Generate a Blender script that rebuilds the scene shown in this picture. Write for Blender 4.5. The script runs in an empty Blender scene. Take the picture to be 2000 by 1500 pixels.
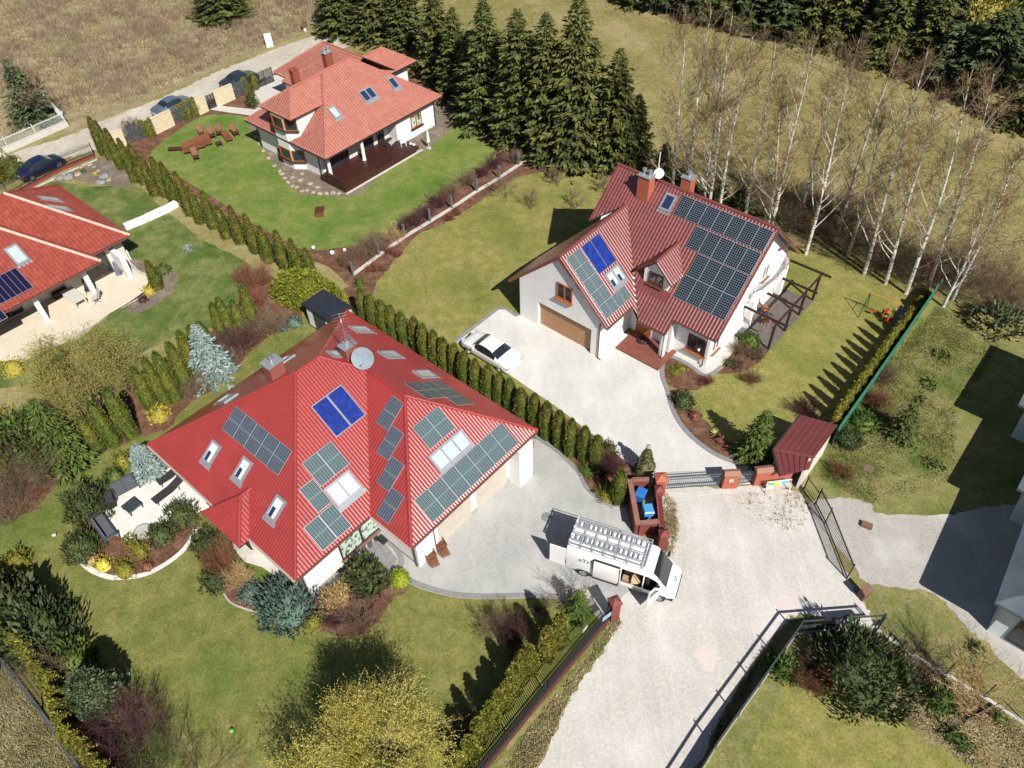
import bpy, bmesh, math, random
import numpy as np
from mathutils import Vector, Matrix
C = bpy.data.collections.new('village'); bpy.context.scene.collection.children.link(C)
sc = bpy.context.scene
rad = math.radians
# ---------------------------------------------------------------- camera (a drone 39 m above the lane)
F, PITCH, ROLL, H = 1501.15, rad(46.558), rad(-1.986), 39.0
fw = np.array([0, math.cos(PITCH), -math.sin(PITCH)]); r0 = np.array([1., 0, 0]); u0_ = np.cross(r0, fw)
rt = math.cos(ROLL)*r0+math.sin(ROLL)*u0_; up = -math.sin(ROLL)*r0+math.cos(ROLL)*u0_
CAM = np.array([0, 0, H])
cd = bpy.data.cameras.new('camera'); cam = bpy.data.objects.new('camera', cd); C.objects.link(cam)
cam.matrix_world = Matrix(((rt[0], up[0], -fw[0], 0), (rt[1], up[1], -fw[1], 0), (rt[2], up[2], -fw[2], H), (0, 0, 0, 1)))
cd.sensor_width = 36; cd.lens = 36*F/2000; cd.clip_end = 3000; cd.clip_start = .5
sc.camera = cam
# ---------------------------------------------------------------- daylight
SDX, SDY, SDZ = .45, -.90, 1.0            # towards the sun
w = bpy.data.worlds.new('World'); sc.world = w; w.use_nodes = True
nt = w.node_tree; sky = nt.nodes.new('ShaderNodeTexSky'); sky.sky_type = 'NISHITA'; sky.sun_disc = False
el = math.atan2(SDZ, math.hypot(SDX, SDY))
sky.sun_elevation = el; sky.sun_rotation = math.atan2(SDX, SDY); sky.air_density = 1.0; sky.dust_density = .6
bg = nt.nodes['Background']; nt.links.new(sky.outputs[0], bg.inputs[0]); bg.inputs[1].default_value = .05
sl = bpy.data.lights.new('sun', 'SUN'); sl.energy = 5.0; sl.angle = rad(.53); sl.color = (1, .955, .89)
so = bpy.data.objects.new('sun', sl); C.objects.link(so)
so.rotation_euler = Vector((SDX, SDY, SDZ)).to_track_quat('Z', 'Y').to_euler(); so.location = (20, -40, 80)
sc.view_settings.view_transform = 'Standard'; sc.view_settings.look = 'None'; sc.view_settings.gamma = 1
sc.view_settings.exposure = .38
# ---------------------------------------------------------------- survey helpers: bearing of a photo point -> place at height z
def ray(x, y): return (x-1000)/F*rt+(750-y)/F*up+fw
def G(x, y, z=0.):
    d = ray(x, y); t = (z-H)/d[2]; return Vector(CAM+t*d)
def PR(P):
    v = np.array(P)-CAM; d = v@fw; return 1000+F*(v@rt)/d, 750-F*(v@up)/d
def HT(base, top):
    b = G(*base); best = (1e9, 0)
    for i in range(0, 480):
        z = i*.05; p = PR((b.x, b.y, z)); e = (p[0]-top[0])**2+(p[1]-top[1])**2
        if e < best[0]: best = (e, z)
    return best[1]
TH = rad(-42.1)
def UV(P, t=TH): return (P[0]*math.cos(t)+P[1]*math.sin(t), -P[0]*math.sin(t)+P[1]*math.cos(t))
def W(u, v, z=0, t=TH): return Vector((u*math.cos(t)-v*math.sin(t), u*math.sin(t)+v*math.cos(t), z))
# ---------------------------------------------------------------- materials
MATS = {}
def mat(name, col, rough=.8, col2=None, scale=3., spec=.3, bump=0., bscale=40., metal=0., col3=None, s3=.5, coord='Object',
        island=0., detail=6, contrast=(.35, .65), coat=0., alpha=None, trans=0.):
    if name in MATS: return MATS[name]
    m = bpy.data.materials.new(name); m.use_nodes = True; MATS[name] = m
    n = m.node_tree.nodes; l = m.node_tree.links; b = n['Principled BSDF']
    b.inputs['Base Color'].default_value = (*col, 1); b.inputs['Roughness'].default_value = rough
    b.inputs['Specular IOR Level'].default_value = spec; b.inputs['Metallic'].default_value = metal
    if coat: b.inputs['Coat Weight'].default_value = coat; b.inputs['Coat Roughness'].default_value = .12
    if trans: b.inputs['Transmission Weight'].default_value = trans
    if alpha is not None: b.inputs['Alpha'].default_value = alpha
    tc = n.new('ShaderNodeTexCoord')
    def mixn(fac, a, bcol):
        x = n.new('ShaderNodeMix'); x.data_type = 'RGBA'; l.new(fac, x.inputs[0])
        if hasattr(a, 'is_linked'): l.new(a, x.inputs[6])
        else: x.inputs[6].default_value = (*a, 1)
        if hasattr(bcol, 'is_linked'): l.new(bcol, x.inputs[7])
        else: x.inputs[7].default_value = (*bcol, 1)
        return x.outputs[2]
    def noise(s, lo, hi, det=detail, off=0):
        t = n.new('ShaderNodeTexNoise'); t.inputs['Scale'].default_value = s; t.inputs['Detail'].default_value = det; t.inputs['Roughness'].default_value = .62
        mp = n.new('ShaderNodeMapping'); mp.inputs['Location'].default_value = (off, off*.7, 0); l.new(tc.outputs[coord], mp.inputs[0]); l.new(mp.outputs[0], t.inputs[0])
        r = n.new('ShaderNodeMapRange'); r.inputs[1].default_value = lo; r.inputs[2].default_value = hi; l.new(t.outputs[0], r.inputs[0]); return r.outputs[0]
    cur = col
    if col2: cur = mixn(noise(scale, *contrast), cur, col2)
    if col3: cur = mixn(noise(s3, .45, .72, 5, 31.7), cur, col3)
    if island:
        g = n.new('ShaderNodeNewGeometry'); hs = n.new('ShaderNodeHueSaturation')
        r = n.new('ShaderNodeMapRange'); r.inputs[3].default_value = 1-island; r.inputs[4].default_value = 1+island; l.new(g.outputs['Random Per Island'], r.inputs[0]); l.new(r.outputs[0], hs.inputs['Value'])
        oi = n.new('ShaderNodeObjectInfo'); r2 = n.new('ShaderNodeMapRange'); r2.inputs[3].default_value = .485; r2.inputs[4].default_value = .512; l.new(oi.outputs['Random'], r2.inputs[0]); l.new(r2.outputs[0], hs.inputs['Hue'])
        if hasattr(cur, 'is_linked'): l.new(cur, hs.inputs['Color'])
        else: hs.inputs['Color'].default_value = (*cur, 1)
        cur = hs.outputs[0]
    if hasattr(cur, 'is_linked'): l.new(cur, b.inputs['Base Color'])
    if bump:
        t = n.new('ShaderNodeTexNoise'); t.inputs['Scale'].default_value = bscale; t.inputs['Detail'].default_value = 5; l.new(tc.outputs[coord], t.inputs[0])
        bp = n.new('ShaderNodeBump'); bp.inputs['Strength'].default_value = bump; bp.inputs['Distance'].default_value = .05; l.new(t.outputs[0], bp.inputs['Height']); l.new(bp.outputs[0], b.inputs['Normal'])
    return m
def fine(m, sc_, lo, hi, rot=0., st=(1, 1), det=9):
    """real fine-grained colour variation (blades, pebbles) multiplied into the base colour"""
    n, l, b = extra(m); tc = n.new('ShaderNodeTexCoord'); mp = n.new('ShaderNodeMapping'); mp.inputs['Rotation'].default_value = (0, 0, rot); mp.inputs['Scale'].default_value = (st[0], st[1], 1); l.new(tc.outputs['Object'], mp.inputs[0])
    t = n.new('ShaderNodeTexNoise'); t.inputs['Scale'].default_value = sc_; t.inputs['Detail'].default_value = det; t.inputs['Roughness'].default_value = .75; l.new(mp.outputs[0], t.inputs[0])
    r = n.new('ShaderNodeMapRange'); r.inputs[1].default_value = .3; r.inputs[2].default_value = .7; r.inputs[3].default_value = lo; r.inputs[4].default_value = hi; l.new(t.outputs[0], r.inputs[0])
    x = n.new('ShaderNodeMix'); x.data_type = 'RGBA'; x.blend_type = 'MULTIPLY'; x.inputs[0].default_value = 1; s = b.inputs['Base Color']
    if s.is_linked: l.new(s.links[0].from_socket, x.inputs[6])
    else: x.inputs[6].default_value = s.default_value
    l.new(r.outputs[0], x.inputs[7]); l.new(x.outputs[2], s); return m
def extra(m): return m.node_tree.nodes, m.node_tree.links, m.node_tree.nodes['Principled BSDF']
# ---------------------------------------------------------------- meshes
def npmesh(name, V, Fc, mats=(), smooth=False, midx=None, uv=None):
    V = np.asarray(V, np.float32).reshape(-1, 3); Fc = np.asarray(Fc, np.int32); k = Fc.shape[1]; nf = len(Fc)
    me = bpy.data.meshes.new(name); me.vertices.add(len(V)); me.vertices.foreach_set('co', V.ravel())
    me.loops.add(nf*k); me.loops.foreach_set('vertex_index', Fc.ravel()); me.polygons.add(nf)
    me.polygons.foreach_set('loop_start', np.arange(0, nf*k, k, dtype=np.int32)); me.polygons.foreach_set('loop_total', np.full(nf, k, np.int32))
    for m in mats: me.materials.append(m)
    if midx is not None: me.polygons.foreach_set('material_index', np.asarray(midx, np.int32))
    me.update(calc_edges=True)
    if smooth: me.polygons.foreach_set('use_smooth', np.ones(nf, bool))
    return me
class MB:
    def __init__(s): s.v = []; s.f = []; s.m = []; s.k = 0
    def mi(s, k): s.k = k; return s
    def add(s, vs, fs):
        o = len(s.v); s.v += [tuple(p) for p in vs]; s.f += [tuple(i+o for i in f) for f in fs]; s.m += [s.k]*len(fs)
    def box(s, x0, y0, z0, x1, y1, z1):
        s.add([(x0, y0, z0), (x1, y0, z0), (x1, y1, z0), (x0, y1, z0), (x0, y0, z1), (x1, y0, z1), (x1, y1, z1), (x0, y1, z1)],
              [(0, 3, 2, 1), (4, 5, 6, 7), (0, 1, 5, 4), (1, 2, 6, 5), (2, 3, 7, 6), (3, 0, 4, 7)]); return s
    def prism(s, poly, z0, z1):
        n = len(poly); a = sum(poly[i][0]*poly[(i+1) % n][1]-poly[(i+1) % n][0]*poly[i][1] for i in range(n))
        if a < 0: poly = poly[::-1]
        s.add([(p[0], p[1], z0) for p in poly]+[(p[0], p[1], z1) for p in poly],
              [tuple(range(n))[::-1], tuple(range(n, 2*n))]+[(i, (i+1) % n, n+(i+1) % n, n+i) for i in range(n)]); return s
    def bar(s, a, b, w, h=None, upv=(0, 0, 1)):
        h = h or w; a = Vector(a); b = Vector(b); d = (b-a).normalized(); x = d.cross(Vector(upv))
        if x.length < 1e-3: x = d.cross(Vector((1, 0, 0)))
        x.normalize(); y = x.cross(d); x = x*w/2; y = y*h/2
        s.add([a-x-y, a+x-y, a+x+y, a-x+y, b-x-y, b+x-y, b+x+y, b-x+y], [(0, 1, 2, 3), (7, 6, 5, 4), (0, 4, 5, 1), (1, 5, 6, 2), (2, 6, 7, 3), (3, 7, 4, 0)]); return s
    def tube(s, pts, rs, n=8, cap=True):
        pts = [Vector(p) for p in pts]
        if not hasattr(rs, '__len__'): rs = [rs]*len(pts)
        o = len(s.v); vs = []; fs = []
        for i, p in enumerate(pts):
            d = (pts[min(i+1, len(pts)-1)]-pts[max(i-1, 0)]).normalized()
            x = d.cross(Vector((0, 0, 1)))
            if x.length < .05: x = d.cross(Vector((0, 1, 0)))
            x.normalize(); y = d.cross(x)
            for j in range(n):
                a = 2*math.pi*j/n; vs.append(p+(x*math.cos(a)+y*math.sin(a))*rs[i])
        for i in range(len(pts)-1):
            for j in range(n): fs.append((i*n+j, i*n+(j+1) % n, (i+1)*n+(j+1) % n, (i+1)*n+j))
        if cap: fs += [tuple(range(n)), tuple(range((len(pts)-1)*n, len(pts)*n))[::-1]]
        s.add(vs, fs); return s
    def lathe(s, prof, c=(0, 0, 0), n=16, axis='z'):
        vs = []; fs = []
        for r, z in prof:
            for j in range(n):
                a = 2*math.pi*j/n; p = (r*math.cos(a), r*math.sin(a), z)
                if axis == 'y': p = (p[0], p[2], p[1])
                if axis == 'x': p = (p[2], p[0], p[1])
                vs.append((c[0]+p[0], c[1]+p[1], c[2]+p[2]))
        for i in range(len(prof)-1):
            for j in range(n): fs.append((i*n+j, i*n+(j+1) % n, (i+1)*n+(j+1) % n, (i+1)*n+j))
        fs += [tuple(range(n))[::-1], tuple(range((len(prof)-1)*n, len(prof)*n))]
        s.add(vs, fs); return s
    def mesh(s, name, mats, smooth=False, fix=True):
        me = bpy.data.meshes.new(name); me.from_pydata([tuple(p) for p in s.v], [], s.f)
        for m in (mats if isinstance(mats, (list, tuple)) else [mats]): me.materials.append(m)
        me.polygons.foreach_set('material_index', s.m)
        if fix:
            bm = bmesh.new(); bm.from_mesh(me); bmesh.ops.recalc_face_normals(bm, faces=bm.faces); bm.to_mesh(me); bm.free()
        if smooth:
            me.polygons.foreach_set('use_smooth', [True]*len(me.polygons)); me.set_sharp_from_angle(angle=rad(38))
        return me
def link(name, me, parent=None, loc=(0, 0, 0), rz=0, label=None, cat=None, group=None, kind=None, rot=None, scale=None):
    o = bpy.data.objects.new(name, me); C.objects.link(o); o.location = loc
    o.rotation_euler = rot if rot else (0, 0, rz)
    if scale: o.scale = scale if hasattr(scale, '__len__') else (scale,)*3
    if parent: o.parent = parent
    if label: o['label'] = label
    if cat: o['category'] = cat
    if group: o['group'] = group
    if kind: o['kind'] = kind
    return o
def thing(name, label, cat, loc=(0, 0, 0), rz=0, group=None): return link(name, None, None, loc, rz, label, cat, group)
def part(name, mb, mats, parent, smooth=False, label=None, **k): return link(name, mb.mesh(name, mats, smooth), parent, label=label, **k)
def dup(root, loc=None, rz=None, label=None, scale=None):
    r = root.copy(); C.objects.link(r)
    if loc is not None: r.location = loc
    if rz is not None: r.rotation_euler = (0, 0, rz)
    if label: r['label'] = label
    if scale: r.scale = scale if hasattr(scale, '__len__') else (scale,)*3
    for ch in [c for c in root.children]:
        c = ch.copy(); C.objects.link(c); c.parent = r
        for g in ch.children:
            d = g.copy(); C.objects.link(d); d.parent = c
    return r
def bez(pts, closed=True, n=6):
    out = []; N = len(pts)
    for i in range(N if closed else N-1):
        p0 = pts[(i-1) % N] if closed or i > 0 else pts[0]; p1 = pts[i]; p2 = pts[(i+1) % N]; p3 = pts[(i+2) % N] if closed or i+2 < N else pts[-1]
        for k in range(n):
            t = k/n
            out.append(tuple(.5*((2*p1[a])+(-p0[a]+p2[a])*t+(2*p0[a]-5*p1[a]+4*p2[a]-p3[a])*t*t+(-p0[a]+3*p1[a]-3*p2[a]+p3[a])*t**3) for a in (0, 1)))
    if not closed: out.append(tuple(pts[-1]))
    return out
_rs = random.Random(5)
def sheet(name, pts, z, m, curve=True, jit=0., kind='structure', px=True, label=None, cat=None, thick=0):
    P = [G(*p) for p in pts] if px else [Vector((*p, 0)) for p in pts]
    P = [(p.x, p.y) for p in P]
    if curve: P = bez(P)
    if jit:
        Q = []
        for i, p in enumerate(P):
            q = P[(i+1) % len(P)]; d = math.hypot(q[0]-p[0], q[1]-p[1]); k = max(1, int(d/.3))
            for j in range(k): Q.append((p[0]+(q[0]-p[0])*j/k+_rs.gauss(0, jit), p[1]+(q[1]-p[1])*j/k+_rs.gauss(0, jit)))
        P = Q
    b = MB()
    if thick: b.prism(P, z-thick, z)
    else:
        a = sum(P[i][0]*P[(i+1) % len(P)][1]-P[(i+1) % len(P)][0]*P[i][1] for i in range(len(P)))
        if a < 0: P = P[::-1]
        b.add([(p[0], p[1], z) for p in P], [tuple(range(len(P)))])
    me = b.mesh(name, m, fix=bool(thick))
    return link(name, me, kind=kind, label=label, cat=cat)
def strip(name, pts, wdt, z, m, closed=False, h=0, curve=True, label=None, cat=None, kind='structure', px=True):
    P = [G(*p) for p in pts] if px else [Vector((*p, 0)) for p in pts]
    P = [(p.x, p.y) for p in P]
    if curve: P = bez(P, closed)
    b = MB(); vs = []; n = len(P)
    for i, p in enumerate(P):
        a = P[(i-1) % n] if closed or i > 0 else P[0]; q = P[(i+1) % n] if closed or i < n-1 else P[-1]
        d = Vector((q[0]-a[0], q[1]-a[1])).normalized(); nx, ny = -d.y*wdt/2, d.x*wdt/2
        for zz in ((z,) if not h else (0, z+h)):
            vs += [(p[0]+nx, p[1]+ny, zz), (p[0]-nx, p[1]-ny, zz)]
    k = 2 if not h else 4; fs = []
    for i in range(n if closed else n-1):
        a = i*k; c = ((i+1) % n)*k
        if not h: fs.append((a+1, c+1, c, a))
        else: fs += [(a+2, a+3, c+3, c+2), (a, a+2, c+2, c), (a+1, c+1, c+3, a+3)]
    if h and not closed: fs += [(0, 1, 3, 2), ((n-1)*k, (n-1)*k+2, (n-1)*k+3, (n-1)*k+1)]
    b.add(vs, fs); return link(name, b.mesh(name, m, fix=bool(h)), kind=kind, label=label, cat=cat)
def ordinal(i): return ['first', 'second', 'third', 'fourth', 'fifth', 'sixth', 'seventh', 'eighth', 'ninth', 'tenth', 'eleventh', 'twelfth', 'thirteenth', 'fourteenth', 'fifteenth', 'sixteenth', 'seventeenth', 'eighteenth', 'nineteenth', 'twentieth', 'twenty-first', 'twenty-second', 'twenty-third', 'twenty-fourth', 'twenty-fifth', 'twenty-sixth', 'twenty-seventh', 'twenty-eighth', 'twenty-ninth', 'thirtieth', 'thirty-first', 'thirty-second', 'thirty-third', 'thirty-fourth', 'thirty-fifth', 'thirty-sixth', 'thirty-seventh', 'thirty-eighth', 'thirty-ninth', 'fortieth'][i]
# ================================================================ ground, lawns, drives
def sp(*c): return tuple(c)
m_meadow = mat('meadow_grass', (.26, .22, .088), .95, (.18, .165, .055), 1.6, .1, .5, 18, col3=(.33, .275, .14), s3=.12)
m_lawn_olive = mat('olive_lawn', (.185, .185, .048), .95, (.27, .24, .085), 1.3, .1, .5, 22, col3=(.13, .155, .032), s3=.18)
m_lawn_green = mat('green_lawn', (.125, .185, .036), .95, (.20, .215, .065), .9, .1, .45, 22, col3=(.075, .15, .022), s3=.22)
m_lawn_deep = mat('deep_green_lawn', (.085, .135, .03), .95, (.20, .20, .075), .8, .1, .5, 18, col3=(.035, .09, .012), s3=.35)
m_lawn_south = mat('south_lawn', (.145, .155, .040), .95, (.20, .19, .062), 1.1, .1, .5, 20, col3=(.085, .135, .026), s3=.16)
m_rough = mat('rough_grass', (.165, .165, .045), .95, (.24, .215, .10), 1.4, .1, .6, 14, col3=(.07, .12, .02), s3=.3)
m_brown = mat('brush_ground', (.33, .27, .165), .95, (.21, .165, .09), .7, .1, .6, 9, col3=(.21, .205, .08), s3=.16)
m_straw = mat('straw_grass', (.25, .21, .10), .95, (.12, .105, .04), 1.1, .1, .6, 9, col3=(.30, .26, .16), s3=.5)
m_gravel = mat('white_gravel', (.60, .575, .53), .9, (.50, .47, .42), 6, .2, .5, 60, col3=(.66, .64, .60), s3=.25)
m_gravel2 = mat('coarse_gravel', (.52, .50, .46), .9, (.33, .31, .27), 9, .2, .8, 30, col3=(.58, .56, .52), s3=.3)
m_track = mat('dirt_track', (.50, .455, .38), .9, (.42, .37, .29), 2, .2, .5, 30, col3=(.56, .52, .45), s3=.3)
m_mulch = mat('bark_mulch', (.17, .085, .052), .95, (.09, .045, .03), 14, .1, .9, 25, col3=(.23, .14, .09), s3=1.2)
m_soil = mat('grey_soil', (.20, .165, .125), .95, (.13, .10, .075), 8, .1, .8, 20, col3=(.26, .22, .17), s3=.9)
m_conc = mat('pale_concrete', (.56, .54, .49), .85, (.48, .46, .42), 2, .3, .2, 40)
m_kerb = mat('grey_kerb', (.26, .26, .255), .85, (.20, .20, .20), 5, .3, .3, 40)
m_terrace = mat('white_terrace_stone', (.72, .69, .64), .8, (.62, .59, .54), 3, .3, .2, 20)
def paver(name, a, b_, sx=.2, sy=.1, rot=.0, stain=(.55, .54, .5)):
    m = mat(name, a, .85, None)
    n, l, b = extra(m); tc = n.new('ShaderNodeTexCoord'); mp = n.new('ShaderNodeMapping'); mp.inputs['Rotation'].default_value = (0, 0, rot); l.new(tc.outputs['Object'], mp.inputs[0])
    br = n.new('ShaderNodeTexBrick'); br.inputs['Scale'].default_value = 1; br.inputs['Brick Width'].default_value = sx; br.inputs['Row Height'].default_value = sy
    br.inputs['Mortar Size'].default_value = .006; br.inputs['Color1'].default_value = (*a, 1); br.inputs['Color2'].default_value = (*b_, 1); br.inputs['Mortar'].default_value = (*[x*.72 for x in a], 1)
    l.new(mp.outputs[0], br.inputs[0])
    ns = n.new('ShaderNodeTexNoise'); ns.inputs['Scale'].default_value = .35; ns.inputs['Detail'].default_value = 7; l.new(tc.outputs['Object'], ns.inputs[0])
    r = n.new('ShaderNodeMapRange'); r.inputs[1].default_value = .4; r.inputs[2].default_value = .68; r.inputs[4].default_value = .75; l.new(ns.outputs[0], r.inputs[0])
    x = n.new('ShaderNodeMix'); x.data_type = 'RGBA'; l.new(r.outputs[0], x.inputs[0]); l.new(br.outputs[0], x.inputs[6]); x.inputs[7].default_value = (*stain, 1); l.new(x.outputs[2], b.inputs['Base Color'])
    bp = n.new('ShaderNodeBump'); bp.inputs['Distance'].default_value = .004; bp.inputs['Strength'].default_value = .6; l.new(br.outputs[1], bp.inputs['Height']); bp.invert = True; l.new(bp.outputs[0], b.inputs['Normal'])
    return m
m_pav = paver('grey_paving', (.355, .36, .35), (.42, .42, .40), .2, .1, rad(30), (.46, .455, .43))
m_pav2 = paver('pale_paving', (.52, .52, .49), (.60, .59, .56), .2, .1, rad(12), (.64, .625, .58))
m_tiles = paver('beige_patio_tiles', (.60, .52, .40), (.66, .58, .46), .42, .42, TH, (.62, .54, .42))

for m_ in (m_meadow, m_lawn_olive, m_lawn_green, m_lawn_deep, m_lawn_south, m_rough): fine(m_, 6.5, .62, 1.42); fine(m_, 1.1, .84, 1.18)
for m_ in (m_brown, m_straw, m_mulch, m_soil): fine(m_, 5, .55, 1.5)
for m_ in (m_gravel, m_gravel2, m_track): fine(m_, 9, .84, 1.12); fine(m_, .5, .88, 1.08, rad(-28), (2.2, .35), 5)
fine(m_pav, .5, .86, 1.1, rad(35), (1.6, .5), 6); fine(m_pav2, .5, .88, 1.08, rad(35), (1.6, .5), 6)
sheet('ground', [(-220, -160), (220, -160), (220, 330), (-220, 330)], 0, m_meadow, curve=False, px=False)
# far left scrub field
sheet('scrub_field', [(-420, -120), (560, -200), (640, 0), (668, 40), (600, 62), (520, 95), (440, 125), (350, 168), (240, 218), (150, 255), (60, 280), (-60, 320), (-420, 420)], .004, m_brown, curve=False)
sheet('dirt_road', [(-120, 345), (0, 306), (60, 288), (142, 262), (230, 224), (300, 197), (350, 176), (430, 138), (520, 103), (570, 84), (620, 67), (670, 45), (730, 15), (760, 40), (690, 85), (640, 110), (560, 140), (480, 180), (400, 208), (330, 236), (262, 268), (190, 292), (110, 315), (40, 342), (-40, 372), (-120, 400)], .008, m_track, jit=.10)
# plot of the pink roofed house
sheet('garden_bed_north', [(238, 270), (330, 226), (430, 186), (545, 140), (640, 100), (760, 120), (905, 195), (985, 258), (1075, 306), (1090, 330), (1040, 345), (985, 366), (935, 396), (860, 440), (815, 460), (775, 510), (735, 560), (715, 590), (640, 520), (570, 500), (440, 430), (330, 340), (250, 300)], .012, m_mulch, jit=.04)
sheet('lawn_north', [(400, 226), (470, 226), (560, 240), (700, 200), (845, 215), (893, 229), (935, 262), (973, 299), (955, 318), (900, 360), (850, 391), (800, 422), (762, 450), (735, 470), (681, 481), (600, 489), (545, 465), (480, 428), (420, 388), (350, 345), (300, 312), (294, 300), (318, 277), (355, 250)], .016, m_lawn_green, jit=.03)
sheet('stone_bed', [(490, 240), (512, 285), (545, 335), (578, 374), (625, 382), (700, 380), (760, 330), (850, 280), (905, 215), (850, 190), (700, 190), (560, 210)], .020, m_soil, jit=.05)
sheet('pool_court', [(520, 150), (560, 142), (610, 175), (600, 200), (548, 232), (500, 215), (497, 180)], .022, m_conc, curve=False)
sheet('garden_path', [(412, 203), (440, 208), (500, 214), (560, 225), (555, 236), (490, 226), (440, 219), (408, 214)], .024, m_conc, curve=False)
# left plot
sheet('lawn_west', [(60, 372), (110, 355), (180, 365), (262, 362), (320, 408), (400, 470), (470, 505), (505, 545), (490, 610), (440, 640), (380, 640), (330, 660), (250, 700), (150, 735), (0, 760), (-160, 800), (-200, 500)], .012, m_lawn_deep, jit=.05)
sheet('rock_bed', [(110, 352), (190, 310), (240, 300), (262, 362), (215, 362), (150, 352)], .016, m_soil, jit=.08)
sheet('patio_west', [(-60, 700), (-60, 560), (60, 540), (190, 470), (222, 505), (300, 548), (280, 575), (215, 612), (150, 660), (40, 708)], .020, m_tiles, curve=False)
sheet('bed_west', [(236, 500), (300, 520), (345, 530), (340, 560), (320, 585), (270, 612), (250, 600), (300, 560), (270, 525)], .016, m_soil, jit=.05)
sheet('gravel_edge_west', [(235, 480), (262, 520), (304, 550), (270, 585), (215, 615), (150, 665), (150, 655), (280, 574), (298, 550), (225, 505)], .024, m_gravel2, jit=.04)
# plot of the garage house
sheet('lawn_east', [(735, 560), (750, 535), (770, 510), (795, 482), (815, 461), (860, 440), (900, 420), (935, 395), (960, 376), (985, 360), (1010, 347), (1040, 340), (1085, 332), (1150, 334), (1250, 390), (1420, 450), (1560, 485), (1700, 530), (1830, 578), (1720, 725), (1620, 850), (1590, 890), (1480, 905), (1300, 930), (1230, 950), (1150, 880), (1000, 790), (880, 700), (760, 620)], .016, m_lawn_olive, jit=.04)
sheet('driveway_east', [(890, 667), (972, 604), (986, 604), (1006, 616), (1022, 612), (1120, 640), (1300, 660), (1330, 690), (1300, 700), (1293, 716), (1294, 738), (1302, 760), (1312, 795), (1330, 828), (1356, 858), (1392, 884), (1425, 900), (1445, 906), (1470, 912), (1480, 945), (1290, 950), (1256, 935), (1215, 898), (1160, 850), (1080, 790), (980, 722)], .020, m_pav2, curve=False)
sheet('house_apron', [(1290, 690), (1320, 698), (1345, 712), (1372, 732), (1390, 731), (1406, 720), (1442, 676), (1440, 655), (1300, 660)], .024, m_conc, curve=False)
strip('kerb', [(888, 668), (930, 636), (974, 602)], .28, .030, m_kerb, h=.02, curve=False)
strip('kerb', [(974, 602), (990, 604), (1008, 617), (1020, 612)], .28, .030, m_kerb, h=.02, curve=False)
strip('kerb', [(1410, 716), (1392, 730), (1374, 733), (1345, 713), (1318, 699), (1304, 698), (1294, 712), (1294, 736), (1303, 762), (1313, 797), (1330, 830), (1358, 860), (1394, 886), (1428, 901), (1450, 907)], .3, .030, m_kerb, h=.03)
sheet('island_bed', [(1302, 704), (1322, 702), (1345, 716), (1368, 735), (1378, 733), (1366, 760), (1345, 762), (1310, 755), (1298, 735)], .024, m_mulch)
sheet('drive_bed', [(1306, 765), (1345, 762), (1352, 800), (1385, 828), (1398, 850), (1440, 870), (1475, 890), (1475, 905), (1440, 902), (1394, 882), (1358, 856), (1332, 826), (1316, 794)], .024, m_mulch)
sheet('house_bed_east', [(1408, 716), (1440, 676), (1450, 640), (1500, 670), (1500, 685), (1490, 700), (1462, 722), (1430, 730), (1400, 728)], .028, m_mulch)
# south house plot
sheet('lawn_south', [(-120, 1010), (30, 1000), (60, 960), (140, 905), (300, 810), (420, 700), (560, 630), (660, 600), (760, 660), (900, 760), (1050, 850), (1130, 900), (1200, 975), (1210, 1200), (1180, 1230), (1120, 1310), (1000, 1440), (900, 1560), (260, 1600), (120, 1500), (0, 1290), (-120, 1150)], .012, m_lawn_south, jit=.03)
sheet('hedge_bed_west', [(100, 960), (150, 915), (190, 890), (262, 860), (330, 835), (360, 800), (440, 740), (520, 660), (590, 620), (560, 560), (500, 540), (420, 640), (330, 700), (200, 790), (100, 830), (0, 880), (0, 1000), (60, 1000)], .016, m_mulch, jit=.06)
sheet('driveway_south', [(990, 850), (1048, 858), (1075, 875), (1105, 900), (1127, 925), (1143, 955), (1165, 975), (1200, 988), (1222, 992), (1235, 1040), (1296, 1075), (1300, 1090), (1190, 1215), (1172, 1213), (1150, 1186), (1100, 1165), (1030, 1162), (940, 1163), (880, 1158), (830, 1146), (790, 1128), (755, 1100), (700, 1080), (650, 1100), (640, 1140), (600, 1150), (700, 1020), (850, 950)], .020, m_pav, curve=False)
sheet('drive_hedge_bed', [(1045, 845), (1078, 866), (1110, 893), (1132, 918), (1148, 948), (1168, 968), (1200, 982), (1222, 990), (1262, 935), (1220, 900), (1150, 845), (1060, 790), (900, 690), (760, 600), (690, 560), (690, 600), (1000, 830)], .024, m_mulch)
strip('kerb', [(1046, 852), (1076, 872), (1106, 898), (1129, 923), (1145, 952), (1166, 972), (1200, 986), (1224, 991)], .22, .03, m_kerb, h=.02)
strip('kerb', [(775, 1118), (795, 1131), (832, 1147), (882, 1160), (940, 1165), (1030, 1163), (1080, 1165), (1110, 1172)], .32, .024, m_kerb, h=.012)
strip('white_pebble_edge', [(770, 1122), (793, 1135), (830, 1151), (881, 1164), (940, 1169), (1030, 1167)], .1, .022, m_gravel)
sheet('front_garden_bed', [(480, 1140), (560, 1130), (610, 1165), (690, 1090), (750, 1105), (800, 1150), (770, 1168), (735, 1215), (700, 1240), (640, 1235), (560, 1200), (505, 1195), (455, 1178), (430, 1150), (400, 1110), (385, 1050), (440, 1090)], .016, m_mulch, jit=.05)
sheet('bay_apron', [(452, 1040), (500, 1050), (560, 1100), (585, 1140), (545, 1130), (512, 1108), (478, 1098), (455, 1070)], .022, m_conc, curve=False)
sheet('wall_apron', [(612, 1160), (700, 1080), (735, 1050), (775, 1090), (770, 1118), (700, 1100), (645, 1150), (625, 1172)], .022, m_kerb, curve=False)
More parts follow.
